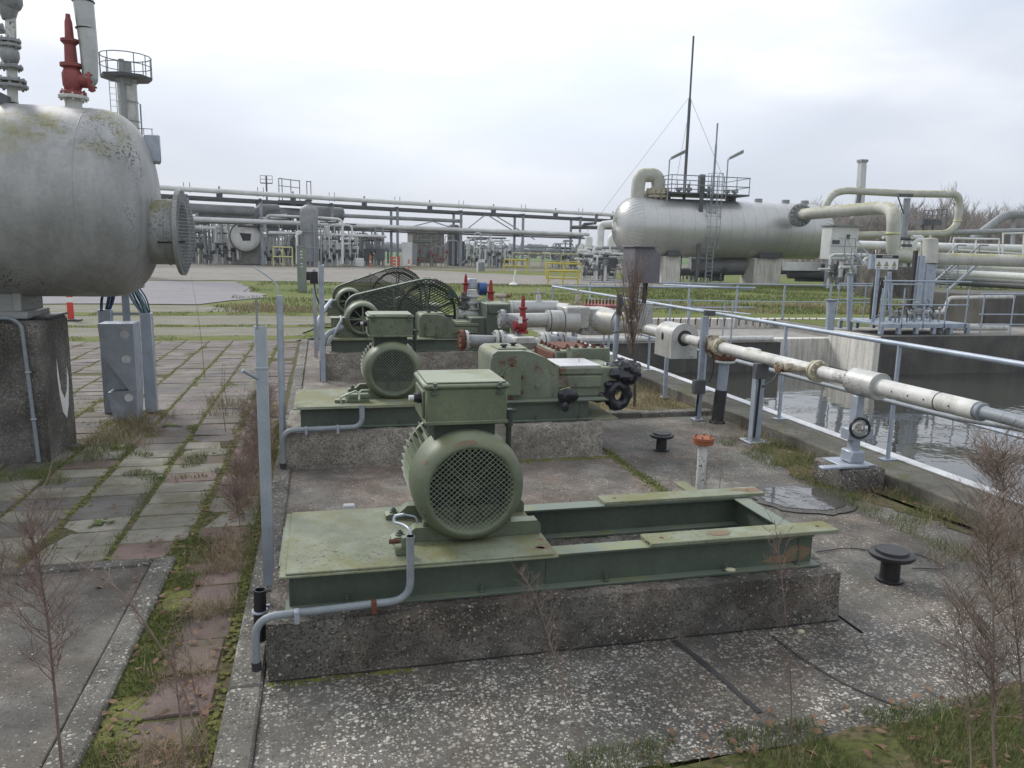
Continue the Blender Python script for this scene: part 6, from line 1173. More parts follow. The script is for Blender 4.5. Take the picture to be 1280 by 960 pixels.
# ================================================================ PIPE RACK
cols = [(237, 81.), (328, 85.5), (416, 91.), (497, 96.), (576, 101.), (653, 106.5), (724, 112.), (790, 118.)]
def hz(x): return 305.8+.021*(x-200)
def RK(x, z, dx=0.):   # point on the rack line at picture column x, height z
    xs = [c[0] for c in cols]; ds = [c[1] for c in cols]; dep = float(np.interp(x, xs, ds)) if x > 237 else 81.-(237-x)*.045
    g_ = D(x, hz(x), dep); return V(g_.x, g_.y, z)
back = V(-.35, 1.6, 0)
t = thing('pipe_rack', 'long grey steel pipe rack crossing the whole background on paired columns', 'pipe rack', tuple(RK(500, 0)))
for i, (x, d_) in enumerate(cols):
    p = RK(x, 0); q = p+back*1.6; mb = MB().box(p+V(-.16, -.12, 0), p+V(.16, .12, 7.1)).box(q+V(-.16, -.12, 0), q+V(.16, .12, 7.1)); mb.build('column', 'galv_far', t)
    mb = MB()
    for z in (7.1, 4.3): mb.tube([p+V(0, -.5, z), q+V(0, .5, z)], .16, 4)
    mb.build('crossbar', 'far_dark', t)
    if i < 7: c = RK(x+40, 7.35); MB().box(c+V(-.3, -.2, -.6), c+V(.3, .2, .25)).cyl(c, c+V(0, 0, .9), .09, 5).build('pipe_shoe', 'far_dark', t)
    for dx in (-.3, .3): MB().cyl(p+V(dx, 0, 7.4), p+V(dx, 0, 8.45), .05, 4).build('stub', 'galv_far', t)
R_ = lambda x0, x1, z, off=0.: [RK(x0, z)+back*off]+[RK(c[0], z)+back*off for c in cols if x0 < c[0] < x1]+[RK(x1, z)+back*off]
for (x0, x1, z, rr_, off, m_, nm) in ((120, 830, 7.75, .28, 0, 'far_light', 'top_pipe'), (120, 830, 7.85, .26, 1.1, 'far_light', 'top_pipe'), (120, 830, 7.0, .17, 0, 'far_dark', 'beam'), (120, 830, 6.9, .17, 1.6, 'far_dark', 'beam'),
    (430, 578, 5.85, .24, .2, 'far_grey', 'pipe'), (120, 735, 4.75, .26, 0, 'far_light', 'pipe'), (300, 735, 4.2, .15, .6, 'far_dark', 'beam'), (120, 735, 4.55, .2, 1.0, 'far_grey', 'pipe'), (120, 320, 5.9, .5, .5, 'far_grey', 'pipe'), (120, 270, 3.9, .22, .2, 'far_light', 'pipe'), (335, 480, 3.55, .18, -.5, 'far_light', 'pipe')):
    MB().tube(R_(x0, x1, z, off), rr_, 10 if 'pipe' in nm else 4).build(nm, m_, t)
mb = MB()
for (xa_, za, xb_, zb) in ((607, 6.9, 577, 4.3), (607, 6.9, 650, 4.3), (618, 6.8, 668, 3.8), (576, .2, 612, 3.6), (624, 3.9, 648, .8), (607, 3.9, 643, .6), (652, 3.5, 645, 0), (655, 3.5, 640, 1.5), (724, 3.9, 716, 1.2), (712, 3.9, 724, 1.), (497, 4.4, 540, 5.6), (535, 5.8, 576, 4.6)): mb.tube([RK(xa_, za), RK(xb_, zb)], .09, 4)
mb.build('brace', 'galv_far', t)
t = thing('pipe', 'big reducing pipe bending inside the left part of the rack', 'pipe', tuple(RK(300, 5))); MB().tube([RK(250, 5.5)+back, RK(318, 5.2)+back, RK(330, 6.2)+back, RK(352, 6.3)+back], [.5, .5, .55, .5], 12, bend=1).build('pipe_run', 'far_grey', t)
MB().tube([RK(395, 6.05)+back, RK(432, 6.0)+back], .85, 14).tube([RK(330, 5.9)+back*1.2, RK(398, 5.9)+back*1.2], .6, 12).build('silencer', 'far_grey', t)
# pipes leaving the rack at the right, near the drum
t = thing('pipe', 'white clad pipe drop at the right end of the rack, beside the drum', 'pipe', tuple(D(750, 330, 100))); MB().tube([V(*D(749, 330, 100).xy, 0), D(751, 287, 100), D(752, 281, 100), D(800, 276, 98)], .48, 14, bend=1).build('pipe_run', 'far_light', t); MB().tube([D(715, 284, 104), D(800, 285, 100)], .25, 6).tube([D(728, 283, 103), D(731, 280, 103), D(744, 279, 102), D(746, 268, 102)], .22, 6).build('beam', 'far_dark', t)
t = thing('pipe', 'second pale bent pipe just left of the drum', 'pipe', tuple(D(765, 330, 80))); MB().tube([V(*D(763, 330, 80).xy, 0), D(764, 298, 80), D(770, 293, 80)], .42, 12, bend=.8).tube([V(*D(735, 330, 84).xy, 0), D(736, 297, 84)], .42, 12).build('pipe_run', 'far_light', t)
# ================================================================ LEFT BACKGROUND PLANT
t = thing('column_tower', 'tall narrow process column with railed top platforms behind the left vessel', 'tower', tuple(D(160, 300, 46))); DT = 46; tp = D(158, 97, DT); bs = V(tp.x, tp.y, 0); s = DT/960
MB().tube([bs, V(tp.x, tp.y, tp.z)], [.62, .54], 18).build('shell', 'cladding_near', t)
mb = MB()
for z in np.arange(6, tp.z, 1.1): mb.ring((tp.x, tp.y, z), AZ, .60, .02, 18, 4)
mb.build('band', 'far_grey', t); dk = MB().lathe((tp.x, tp.y, tp.z-.1), AZ, [(0, .5), (0, 1.42), (.16, 1.46), (.16, .5)], 8).build('platform', 'far_dark', t)
mb = MB()
for k in range(12):
    q = math.pi/6*k; 
    if k in (9,): continue
    c = V(tp.x+1.42*math.cos(q), tp.y+1.42*math.sin(q), tp.z+.06); mb.cyl(c, c+V(0, 0, 1.15), .028, 5)
mb.ring((tp.x, tp.y, tp.z+1.2), AZ, 1.42, .03, 12, 5).ring((tp.x, tp.y, tp.z+.65), AZ, 1.42, .025, 12, 5).build('guard_rail', 'far_dark', t)
MB().cyl((tp.x-.1, tp.y-.62, 3), (tp.x-.1, tp.y-.62, tp.z+.9), .16, 10).cyl((tp.x+.12, tp.y-.4, tp.z-.5), (tp.x+.12, tp.y-.4, tp.z+.8), .28, 12).build('riser', 'far_grey', t)
mb = MB()
for dx in (-.85, -.5): mb.cyl((tp.x+dx, tp.y-.5, 2), (tp.x+dx, tp.y-.5, tp.z), .025, 4)
for z in np.arange(2, tp.z, .35): mb.cyl((tp.x-.85, tp.y-.5, z), (tp.x-.5, tp.y-.5, z), .015, 4)
mb.cyl((tp.x+.72, tp.y-.2, 2), (tp.x+.72, tp.y-.2, tp.z-1.5), .05, 6).build('ladder', 'galv_far', t)
c = D(183, 183, DT); mb = MB().box(c+V(-.9, -.5, 0), c+V(.5, .5, .1))
for dx in (-.8, -.4, 0, .45): mb.cyl(c+V(dx, -.5, 0), c+V(dx, -.5, .95), .025, 4)
mb.tube([c+V(-.9, -.5, .95), c+V(.5, -.5, .95)], .025, 4).ball(c+V(.38, -.5, -.15), .13, 8).build('side_platform', 'far_dark', t)
def gplant(seed, px0, px1, ytop, dep, label, m1='far_grey', m2='far_dark', nv=9, wheelm='far_dark', box=None):
    nv = int(nv*1.45)
    """a pipework module: uprights, cross pipes, valves with handwheels"""
    rn = random.Random(seed); t = thing('pipework_module', label, 'pipework', tuple(V(*D((px0+px1)/2, 330, dep).xy, 0)), 'pipework modules below the pipe rack')
    a = D(px0, hz(px0), dep); b2 = D(px1, hz(px1), dep); H_ = 2+(hz((px0+px1)/2)-ytop)*dep/960; mb = MB(); md = MB(); mv = MB()
    for i in range(nv):
        p = a.lerp(b2, (i+rn.uniform(.1, .9))/nv); p = V(p.x, p.y+rn.uniform(-.5, 2.5), 0); h = H_*rn.uniform(.45, 1); r_ = rn.choice((.05, .07, .1, .14)); 
        path = [p, V(p.x, p.y, h)]
        if rn.random() < .6: path.append(V(p.x+rn.uniform(-1.5, 1.5), p.y, h))
        if rn.random() < .35: path.append(path[-1]-V(0, 0, h*rn.uniform(.3, .9)))
        mb.tube(path, r_, 7, bend=.3)
        z = rn.uniform(.4, min(1.8, h)); mv.flange((p.x, p.y, z), AZ, r_*2.2, .08, bolt=False, n=8).flange((p.x, p.y, z+.3), AZ, r_*2.2, .08, bolt=False, n=8).ball((p.x, p.y, z+.15), r_*1.9, 8)
        if rn.random() < .7: mv.wheel((p.x+rn.uniform(-.2, .2), p.y-.3, z+.2), (0, 1, .2), .2)
    for i in range(7):
        z = H_*rn.uniform(.2, 1.0); s0, s1 = sorted((rn.uniform(-.1, .5), rn.uniform(.5, 1.1))); y = rn.uniform(-.4, 2); md.tube([a.lerp(b2, s0)*1+V(0, y, z-a.lerp(b2, s0).z), a.lerp(b2, s1)+V(0, y, z-a.lerp(b2, s1).z)], rn.choice((.05, .09, .13)), 7)
    for i in range(rn.randint(1, 3)): p = a.lerp(b2, rn.random()); z = rn.uniform(.0, 1.4); md.box((p.x-rn.uniform(.2, .6), p.y, z), (p.x+rn.uniform(.2, .6), p.y+.5, z+rn.uniform(.4, 1.1)))
    mb.build('pipe', m1, t); md.build('frame', m2, t); mv.build('valve', wheelm, t)
    if box: MB().box(D(box[0], box[1], dep-1), D(box[2], box[3], dep-.4), .02).build('panel', box[4], t)
gplant(1, 236, 262, 262, 84, 'pipework just right of the mesh basket at the far left', 'far_grey', 'far_dark', 10, box=(236, 270, 250, 290, 'far_grey'))
gplant(2, 262, 290, 268, 86, 'thin upright pipes left of the far horizontal vessel', 'far_light', 'far_dark', 10)
gplant(3, 276, 322, 258, 89, 'tall thin frames behind the far horizontal vessel', 'far_light', 'far_grey', 12)
gplant(4, 326, 362, 272, 88, 'pipework between the far vessel and the yellow barrier, with grey panel above', 'far_light', 'far_dark', 12, box=(334, 279, 350, 296, 'far_grey'))
gplant(5, 352, 380, 262, 90, 'dense pipework behind the yellow barrier', 'far_grey', 'far_dark', 10)
gplant(6, 395, 425, 274, 88, 'pipework directly right of the upright separator', 'far_light', 'far_dark', 12)
gplant(7, 420, 448, 280, 91, 'pipework with bent white pipes left of the white block', 'far_light', 'far_dark', 10)
gplant(8, 448, 482, 284, 94, 'low blue-tinged pipework by the second rack column pair', 'far_grey', 'far_dark', 10, box=(470, 311, 481, 325, 'far_dark'))
gplant(9, 520, 560, 290, 97, 'green-grey skid with red valves behind the white cabinet', 'far_grey', 'green_beam', 12, 'red_faded')
gplant(10, 584, 618, 290, 100, 'white framed pipework below the bare willow', 'far_light', 'far_grey', 12, box=(598, 324, 606, 338, 'far_light'))
gplant(11, 618, 640, 300, 102, 'low pipework with pale railings right of the willow', 'far_light', 'far_grey', 8)
gplant(12, 694, 726, 298, 104, 'pipework at the right end of the rack', 'far_grey', 'far_dark', 9)
gplant(13, 732, 776, 300, 64, 'dense silver pipework in front of the left end of the drum', 'far_light', 'far_grey', 22, 'far_dark')
gplant(14, 738, 775, 318, 58, 'low tangle of small pipes in the grass left of the drum', 'far_light', 'far_dark', 14, 'far_grey')
gplant(19, 240, 330, 276, 92, 'thin light pipework stretching behind the far horizontal vessel', 'galv_far', 'far_grey', 16)
gplant(20, 405, 480, 278, 97, 'thin light pipework stretching behind the white block and orange posts', 'galv_far', 'far_grey', 16)
gplant(21, 560, 640, 296, 106, 'faint thin pipework behind the willow and dark tank', 'galv_far', 'far_grey', 14)
gplant(22, 655, 730, 306, 110, 'faint low pipework at the far right end of the rack', 'far_light', 'far_grey', 10)
gplant(15, 866, 900, 330, 60, 'blue-grey uprights under the drum between its piers', 'galv_far', 'far_dark', 9)
gplant(16, 1132, 1170, 296, 48, 'valves and pipework at the foot of the trestle', 'far_light', 'far_dark', 12, 'far_grey')
gplant(17, 1060, 1105, 318, 50, 'pipes behind the warning sign and the steep stair', 'far_light', 'far_dark', 12, 'far_grey')
gplant(18, 1170, 1280, 318, 58, 'pipework behind the broad stair at the right edge', 'far_grey', 'far_dark', 20, 'far_grey')
# far horizontal vessel end-on
t = thing('pressure_vessel', 'far round vessel seen end-on with dark plate on its pale head', 'vessel', tuple(D(307, 330, 86))); c = D(307, 296, 86); s = 86/960.; fy = (V(0, 1, 0)); axv = V(c.x, c.y, 0).normalized()
MB().lathe(c, axv, [(-.62, .001), (-.60, .5), (-.45, 1.1), (-.2, 1.5), (0, 1.62), (8, 1.62)], 32).build('shell', 'white_paint', t, 60); MB().ring(c+axv*.02, axv, 1.63, .09, 32, 6).build('seam', 'far_dark', t); u = axv.cross(AZ)*1; pl = c-axv*.60
MB().prism([pl+u*(-.62)+AZ*.42, pl+u*.62+AZ*.35, pl+u*.5-AZ*.42, pl+u*(-.3)-AZ*.45], -axv*.05).build('plate', 'black_rough', t); MB().box((c.x-1.2, c.y+1, 0), (c.x+1.2, c.y+3, c.z-1.2), .03).build('pier', 'concrete', t)
MB().tube([c+V(1.7, 1, 0), c+V(2.3, 1, 0), c+V(2.3, 1, 2.3), c+V(4.5, 1, 2.6)], .13, 8, bend=.5).build('outlet_pipe', 'far_light', t)
t = thing('pressure_vessel', 'upright cylindrical separator with rounded top left of centre', 'vessel', tuple(V(*D(385, 330, 84).xy, 0))); c = D(386, 262, 84); base = V(c.x, c.y, 0); r_ = .98
MB().lathe(base, AZ, [(.5, r_), (c.z-.3, r_), (c.z, r_*.95), (c.z+.3, r_*.75), (c.z+.5, r_*.4), (c.z+.56, .15), (c.z+1.1, .15)], 24).lathe(base, AZ, [(0, r_*.7), (.5, r_*.7)], 16).build('shell', 'far_grey', t, 60); MB().flange((c.x, c.y, c.z+1.0), AZ, .4, .12, bolt=False).build('flange', 'far_dark', t)
mb = MB().cyl((c.x-1.5, c.y-1, 3.7), (c.x+1.5, c.y-1, 3.7), .05, 5).cyl((c.x-1.5, c.y-1, 2.0), (c.x+1.5, c.y-1, 2.0), .05, 5)
for dx in (-1.2, .0, .5, 1.2): mb.cyl((c.x+dx, c.y-1, 0), (c.x+dx, c.y-1, 4.6), .09, 6)
mb.build('front_frame', 'galv_far', t)
t = thing('service_platform', 'thin railed walkway on top of the rack behind the separator', 'platform', tuple(RK(370, 7))); mb = MB()
for x in (354, 358, 369, 380, 389, 394): mb.cyl(RK(x, 7.2)+back, RK(x, 9.7)+back, .05, 5)
mb.tube([RK(354, 9.7)+back, RK(380, 9.6)+back], .05, 5).tube([RK(354, 8.9)+back, RK(380, 8.8)+back], .04, 5).tube([RK(389, 9.6)+back, RK(394, 9.6)+back], .05, 5).box(RK(352, 7.3)+back, RK(396, 7.0)+back*1.5).build('guard_rail', 'far_dark', t)
t = thing('lamp_cage', 'small cage platform on a pole above the rack', 'cage platform', tuple(D(333, 235, 100))); c = D(333, 229, 100); mb = MB().cyl(c-V(0, 0, 2.2), c+V(0, 0, .9), .12, 6).cyl(V(c.x, c.y, 0), c-V(0, 0, 2), .12, 6)
for dx in (-.75, .75): mb.cyl(c+V(dx, 0, 0), c+V(dx, 0, .95), .04, 4)
for z in (0, .5, .95): mb.cyl(c+V(-.75, 0, z), c+V(.75, 0, z), .04 if z else .09, 4)
mb.build('frame', 'far_dark', t)
pz_ = lambda x, y, d_: D(x, y, d_)
for lab, pts, d_, r_ in (('white bent pipe loop left of the upright separator', [(331, 290), (332, 272), (336, 269), (376, 271)], 86, .14), ('white bent pipe loop right of the upright separator', [(396, 272), (424, 274), (428, 278), (428, 330)], 86, .15), ('thin white pipe loop further right of the separator', [(424, 281), (438, 282), (440, 285), (440, 300)], 88, .12), ('white pipe with bend below the separator at its left', [(372, 293), (378, 290), (371, 289), (371, 330)], 83, .13)):
    t = thing('pipe', lab, 'pipe', tuple(D(*pts[0], d_))); MB().tube([D(x, y, d_) for x, y in pts], r_, 8, bend=.4).build('pipe_run', 'far_light', t)
mat('grey_green', (.20, .23, .20), (.16, .19, .165), rough=.6)
# ground objects in the yard
def yard(name, label, cat, px_, py_, fn, z=0):
    p = G(px_, py_, 0); t = thing(name, label, cat, tuple(p)); fn(t, p); return t
def barrier(label, x0, x1, yb, dep, h, m='yellow', n=3, thick=.05):
    p0, p1 = V(*D(x0, yb, dep).xy, 0), V(*D(x1, yb, dep).xy, 0); t = thing('barrier', label, 'barrier', tuple(p0)); mb = MB()
    for k in range(n): q = p0.lerp(p1, k/(n-1)); mb.cyl(q, q+V(0, 0, h), thick, 6)
    mb.build('post', m, t); MB().tube([p0+V(0, 0, h), p1+V(0, 0, h)], thick*1.1, 6).tube([p0+V(0, 0, h*.5), p1+V(0, 0, h*.5)], thick, 6).build('rail', m, t); return t
barrier('pale yellow tubular barrier left of the separator', 342, 366, 336, 82, 2.0, 'yellow_pale', 3, .07)
barrier('yellow barrier with two long rails in the grass right of centre', 683, 727, 345, 60, 1.2, 'yellow', 3, .07)
barrier('lower yellow barrier end right behind the corner of the railings', 685, 722, 352, 48, .9, 'yellow', 3, .05)
barrier('yellow frame barrier below the willow', 630, 658, 345, 76, 1.25, 'yellow', 3, .07)
barrier('pale yellow long barrier across the field edge', 640, 742, 330, 100, 1.9, 'yellow_pale', 6, .06)
t = thing('control_cabinet', 'tall slim grey-green cabinet with dark slots standing on the lawn edge', 'cabinet', tuple(G(378, 365, -.03))); p = G(378, 365, -.03); wd = .21; top = W(378, 309, p.y).z; MB().box((p.x-wd, p.y, -.03), (p.x+wd, p.y+.35, top), .01).build('body', 'grey_green', t); MB().box((p.x-wd-.02, p.y-.02, top+.001), (p.x+wd+.02, p.y+.37, top+.06)).build('roof', 'far_grey', t)
mb = MB()
for z in (.55, .62, .75, .82, .89): mb.box((p.x-.06, p.y-.006, top*z), (p.x+.05, p.y-.001, top*z+.05))
mb.build('label_slot', 'far_light', t)
for (x, yb, d_, h, lab) in ((373, 352, 52, 1.6, 'dark and white marker post left of the green cabinet'), (404, 350, 55, 1.6, 'dark and white marker post right of the green cabinet')): p = D(x, yb, d_); marker(lab, V(p.x, p.y, -.03), h, 'black', .12, False)
for (x, d_, h, m_, lab) in ((463, 84, 1.4, 'orange', 'thin orange and white marker post left of the orange barrier'), (511, 78, 1.1, 'orange', 'slim red and white marker before the white cabinet')): p = D(x, 337, d_); marker(lab, V(p.x, p.y, -.03), h, m_, .16, False)
t = thing('barrier', 'orange plastic barrier at the rack column', 'barrier', tuple(D(494, 338, 86))); p0, p1 = V(*D(489, 338, 86).xy, -.03), V(*D(499, 338, 86).xy, -.03); mb = MB()
for z in (.3, .65, 1.0): mb.box(p0+V(0, 0, z), p1+V(0, .1, z+.22))
mb.box(p0, p0+V(.12, .12, 1.3)).box(p1, p1+V(.12, .12, 1.3)).build('panel', 'orange', t); MB().box(p1+V(-.35, -.08, .2), p1+V(-.25, -.02, 1.2)).build('stripe', 'white_paint', t)
t = thing('cabinet', 'plain white tall cabinet beside the centre rack column', 'cabinet', tuple(D(509, 333, 95))); a_, b2 = D(503, 333, 95), D(515, 303, 95); MB().box((a_.x, a_.y, 0), (b2.x, a_.y+1, b2.z), .03).build('body', 'far_light', t); MB().box((b2.x+.001, a_.y+.1, .2), (b2.x+.6, a_.y+.9, b2.z-.1), .02).build('side_frame', 'far_grey', t)
t = thing('concrete_block', 'small white concrete block left of the orange marker', 'concrete block', tuple(D(449, 335, 88))); MB().box((D(444, 335, 88).x, D(449, 335, 88).y, 0), (D(455, 335, 88).x, D(449, 335, 88).y+1, .95), .03).build('block', 'far_light', t)
t = thing('cabinet', 'small pale grey cabinet on legs in the far grass by the willow', 'cabinet', tuple(D(602, 340, 74))); a_, b2 = D(597, 340, 74), D(606, 328, 74); MB().box((a_.x+.1, a_.y, .1), (b2.x, a_.y+.5, b2.z), .02).build('body', 'far_grey', t); MB().box((a_.x-.08, a_.y, -.03), (a_.x+.02, a_.y+.1, b2.z)).build('post', 'white_paint', t)
t = thing('marker_post', 'short white leaning marker on a round foot in the gravel', 'marker post', tuple(G(642, 356, 0))); p = G(642, 356, -.03); MB().cyl(p+V(0, 0, .1), p+V(.12, 0, .95), .06, 8).lathe(p, AZ, [(0, .28), (.1, .22), (.14, .08)], 12).build('post', 'white_paint', t)
t = thing('building', 'low brown brick building between the rack columns', 'building', tuple(D(540, 330, 125))); a_, b2 = D(516, 320, 125), D(556, 291, 125); MB().box((a_.x, a_.y, 0), (b2.x, a_.y+8, b2.z), .02).build('wall', 'brown_building', t); MB().box((a_.x-.3, a_.y-.3, b2.z+.001), (b2.x+.3, a_.y+8, b2.z+.3)).build('roof', 'far_grey', t); MB().box((a_.x+2, a_.y-.05, .5), (a_.x+3, a_.y-.01, 2.6)).build('door', 'far_dark', t)
t = thing('tank', 'dark blue-black vertical tank behind the middle of the rack', 'tank', tuple(D(567, 330, 104))); a_ = D(567, 281, 104); MB().lathe((a_.x, a_.y, 0), AZ, [(0, .85), (a_.z-.3, .85), (a_.z, .6), (a_.z, 0)], 18).build('shell', 'blue_cable' if False else 'far_dark', t); MB().cyl((a_.x+1.2, a_.y, 0), (a_.x+1.2, a_.y, 3.3), .3, 8).build('side_pipe', 'far_dark', t)
t = thing('house', 'tiny white farmhouse on the horizon right of the separator', 'house', tuple(D(453, 312, 420))); a_, b2 = D(447, 311, 420), D(458, 306, 420); MB().box((a_.x, a_.y, 0), (b2.x, a_.y+8, b2.z)).build('wall', 'far_light', t); MB().prism([(a_.x-.3, a_.y-.5, b2.z), (a_.x-.3, a_.y+8.5, b2.z), (a_.x-.3, a_.y+4, b2.z+2.6)], V(b2.x-a_.x+.6, 0, 0)).build('roof', 'far_dark', t)
# ================================================================ TREES
def bare_tree(name, label, loc, h, seed, m='tree_far', spread=.42, levels=5, group=None, up=.55, kr=3, base_r=.02, trunkf=.28):
    rn = random.Random(seed); t = thing(name, label, 'tree', loc, group); tr = MB(); cr = MB()
    def grow(mb, p, d, l, r_, lv):
        k = 3; pts = [p]; q = p
        for i in range(k): d = (d+V(rn.gauss(0, .12), rn.gauss(0, .12), rn.gauss(.05, .06))).normalized(); q = q+d*l/k; pts.append(q)
        mb.tube(pts, [r_*(1-.38*i/k) for i in range(k+1)], 6 if lv > 3 else (4 if lv > 1 else 3), False)
        if lv == 0: return
        nb = kr+(1 if lv < 3 else 0)
        for i in range(nb):
            s = rn.uniform(.35, 1) if i else 1; base = pts[min(k, int(s*k))]; a = rn.uniform(0, 6.28); nd = (d*(1-spread)+V(math.cos(a), math.sin(a), rn.uniform(-.1, .5))*spread+V(0, 0, up*.25)).normalized(); grow(cr, base, nd, l*rn.uniform(.55, .82), r_*.55, lv-1)
    L_ = Vector(loc); grow(tr, L_, V(0, 0, 1), h*trunkf, h*base_r, levels); tr.build('trunk', 'tree_trunk' if m == 'tree_far' else m, t); cr.build('crown', m, t); return t
protos = [bare_tree('bare_tree', '', (D(1000+i*9, 320, 140).x, D(1000+i*9, 320, 140).y, -.05), 17.5, 20+i, 'tree_far', .40, 5, 'bare trees of the wood at the right', .7, 4, .02) for i in range(4)]
wl = 'bare grey-brown leafless tree in the wood at the right, among its like'
for p_ in protos: p_['label'] = wl
rt2 = random.Random(31); nT = 0
for row, (dep, n) in enumerate(((125, 20), (145, 24), (170, 26))):
    for i in range(n):
        x = 985+(1330-985)*(i+rt2.random())/n; f_ = min(1, (x-975)/90.); p = D(x, 322, dep+rt2.uniform(-8, 8)); dup(protos[rt2.randrange(4)], (p.x, p.y, -.05), wl, rt2.uniform(0, 6.28), rt2.uniform(.7, 1.0)*(.55+.5*f_)*(1+.08*row)); nT += 1
bare_tree('willow', 'pale bushy bare willow behind the middle of the rack', (D(604, 325, 150).x, D(604, 325, 150).y, 0), 11.5, 77, 'tree_pale', .5, 6, None, .55, 3, .03, .12)
p = D(1205, 322, 110); bare_tree('bare_tree', 'tallest bare tree rising above the wood behind the looping pipe', (p.x, p.y, 0), 17.5, 91, 'tree_far', .42, 5, None, .6, 3)
mb = MB(); rn = random.Random(6)     # far treeline: one mass of crowns on the horizon
def mass(mb, x0, x1, dep, h0, h1, step, rn):
    x = x0
    while x < x1:
        p = D(x, 318, dep+rn.uniform(-30, 30)); h = rn.uniform(h0, h1)*(.7+.6*abs(mn.noise(Vector((x*.02, dep, 0))))); n0 = len(mb.v)
        mb.ball((p.x, p.y, h*.45), h*.55, 12, (1.5, 1.5, 1))
        for i in range(n0, len(mb.v)): v = Vector(mb.v[i]); v += V(mn.noise(v*.25), mn.noise(v*.25+V(7, 0, 0)), mn.noise(v*.3+V(0, 7, 0)))*h*.18; mb.v[i] = (v.x, v.y, max(0, v.z))
        x += step*rn.uniform(.6, 1.3)
mass(mb, -150, 1500, 620, 7, 11, 7, rn); mass(mb, 560, 800, 480, 6, 9, 8, rn); o = mb.build('treeline', 'treeline'); o['kind'] = 'stuff'; o['label'] = 'hazy blue-grey treeline along the far horizon'; o['category'] = 'treeline'
# tangle of brush at the foot of the wood
mb = MB()
for i in range(1500):
    p = D(rn.uniform(970, 1340), 322, rn.uniform(112, 175)); h = rn.uniform(1., 5.); q = V(p.x, p.y, -.05); mb.tube([q, q+V(rn.gauss(0, .35), rn.gauss(0, .3), h*.6), q+V(rn.gauss(0, .9), rn.gauss(0, .6), h)], [.05, .035, .015], 3, False)
o = mb.build('undergrowth', 'tree_far'); o['kind'] = 'stuff'; o['label'] = 'tangled leafless undergrowth at the foot of the wood'; o['category'] = 'undergrowth'
# ================================================================ FOREGROUND WEEDS
def weed(label, pts, dens, seed, m='twig', r0=.0035, side=.16, name='dry_weed', fuzz=1., taper=1., group=None, bushy=0):
    """dead woody weed: curved stem, side twigs pointing up, fine sprays"""
    rn = random.Random(seed); pts = fillet([Vector(p) for p in pts], .3, 5); t = thing(name, label, 'weed', tuple(pts[0]), group); n = len(pts)
    MB().tube(pts, [r0*1.35*(1-.7*i/(n-1)) for i in range(n)], 6, False).build('stem', m, t); mb = MB(); Ltot = sum((pts[i+1]-pts[i]).length for i in range(n-1))
    for k in range(dens):
        s = .18+.82*(k+rn.random())/dens; i = min(n-2, int(s*(n-1))); f_ = s*(n-1)-i; p = pts[i].lerp(pts[i+1], f_); d = (pts[i+1]-pts[i]).normalized(); a = rn.uniform(0, 6.28)
        l = side*rn.uniform(.5, 1.2)*(1-.55*abs(s-.45)*taper); wd_ = rn.uniform(.55, 1.25); nd = (d*.6+V(math.cos(a), math.sin(a), rn.uniform(-.1, .5))*wd_).normalized(); q = p; tw = [p]
        for j in range(4): nd = (nd+V(rn.gauss(0, .2), rn.gauss(0, .2), rn.uniform(-.02, .2))).normalized(); q = q+nd*l/4; tw.append(q)
        mb.tube(tw, [r0*.44, r0*.38, r0*.3, r0*.24, r0*.16], 3, False)
        if rn.random() < .45: mb.ball(tw[-1], r0*rn.uniform(.5, 1.0), 5, (1, 1, 1.8))
        for j in range(int(5*fuzz)+rn.randint(0, 3)):
            b0 = tw[rn.randint(1, 3)]; a = rn.uniform(0, 6.28); e_ = b0+(nd*.8+V(math.cos(a), math.sin(a), .2)*.7)*l*rn.uniform(.15, .42); mb.tube([b0, b0.lerp(e_, .55)+V(rn.gauss(0, .003), rn.gauss(0, .003), .003), e_], [r0*.2, r0*.17, r0*.12], 3, False)
            if rn.random() < .5*fuzz: e2 = e_+V(rn.gauss(0, .012), rn.gauss(0, .012), rn.uniform(.0, .02)); mb.tube([b0.lerp(e_, .6), e2], [r0*.15, r0*.1], 3, False)
    mb.build('twigs', m, t); return t
weed('tall dead weed standing on the dark pad at the lower left', [W(80, 990, 2.5), W(68, 860, 2.55), W(58, 760, 2.6), W(45, 690, 2.65), W(34, 640, 2.7)], 64, 1, 'twig_red', .004, .22, fuzz=1.3)
weed('second lower weed stem leaning left beside the tall dead weed', [W(-10, 820, 2.5), W(-2, 740, 2.5), W(4, 690, 2.5)], 24, 2, 'twig', .003, .15)
weed('slanting bent dead stalk crossing the grass strip at the lower left', [W(255, 985, 2.9), W(236, 870, 2.95), W(190, 790, 3.0), W(150, 735, 3.1), W(100, 705, 3.2)], 22, 3, 'twig', .004, .14, fuzz=.6)
weed('upright thin dead stalk in the grass strip, next to the slanting one', [W(232, 990, 2.7), W(226, 900, 2.75), W(216, 820, 2.8), W(218, 770, 2.8)], 22, 4, 'twig_red', .003, .10, fuzz=.6)
weed('reddish dead stalk nearest the kerb in the lower left', [W(268, 990, 2.8), W(252, 900, 2.85), W(240, 850, 2.9), W(235, 810, 2.95)], 18, 5, 'twig_red', .003, .10, fuzz=.6)
weed('wispy weed before the front block, left of its middle', [W(742, 990, 2.55), W(716, 890, 2.65), W(690, 810, 2.8), W(668, 740, 2.9), W(650, 715, 3.0)], 46, 6, 'twig', .0022, .13, fuzz=1.)
weed('slender dead weed standing up before the right end of the front block', [W(990, 930, 2.55), W(989, 860, 2.6), W(983, 780, 2.65), W(975, 700, 2.7), W(968, 650, 2.7)], 44, 7, 'twig_red', .0026, .12, fuzz=1.)
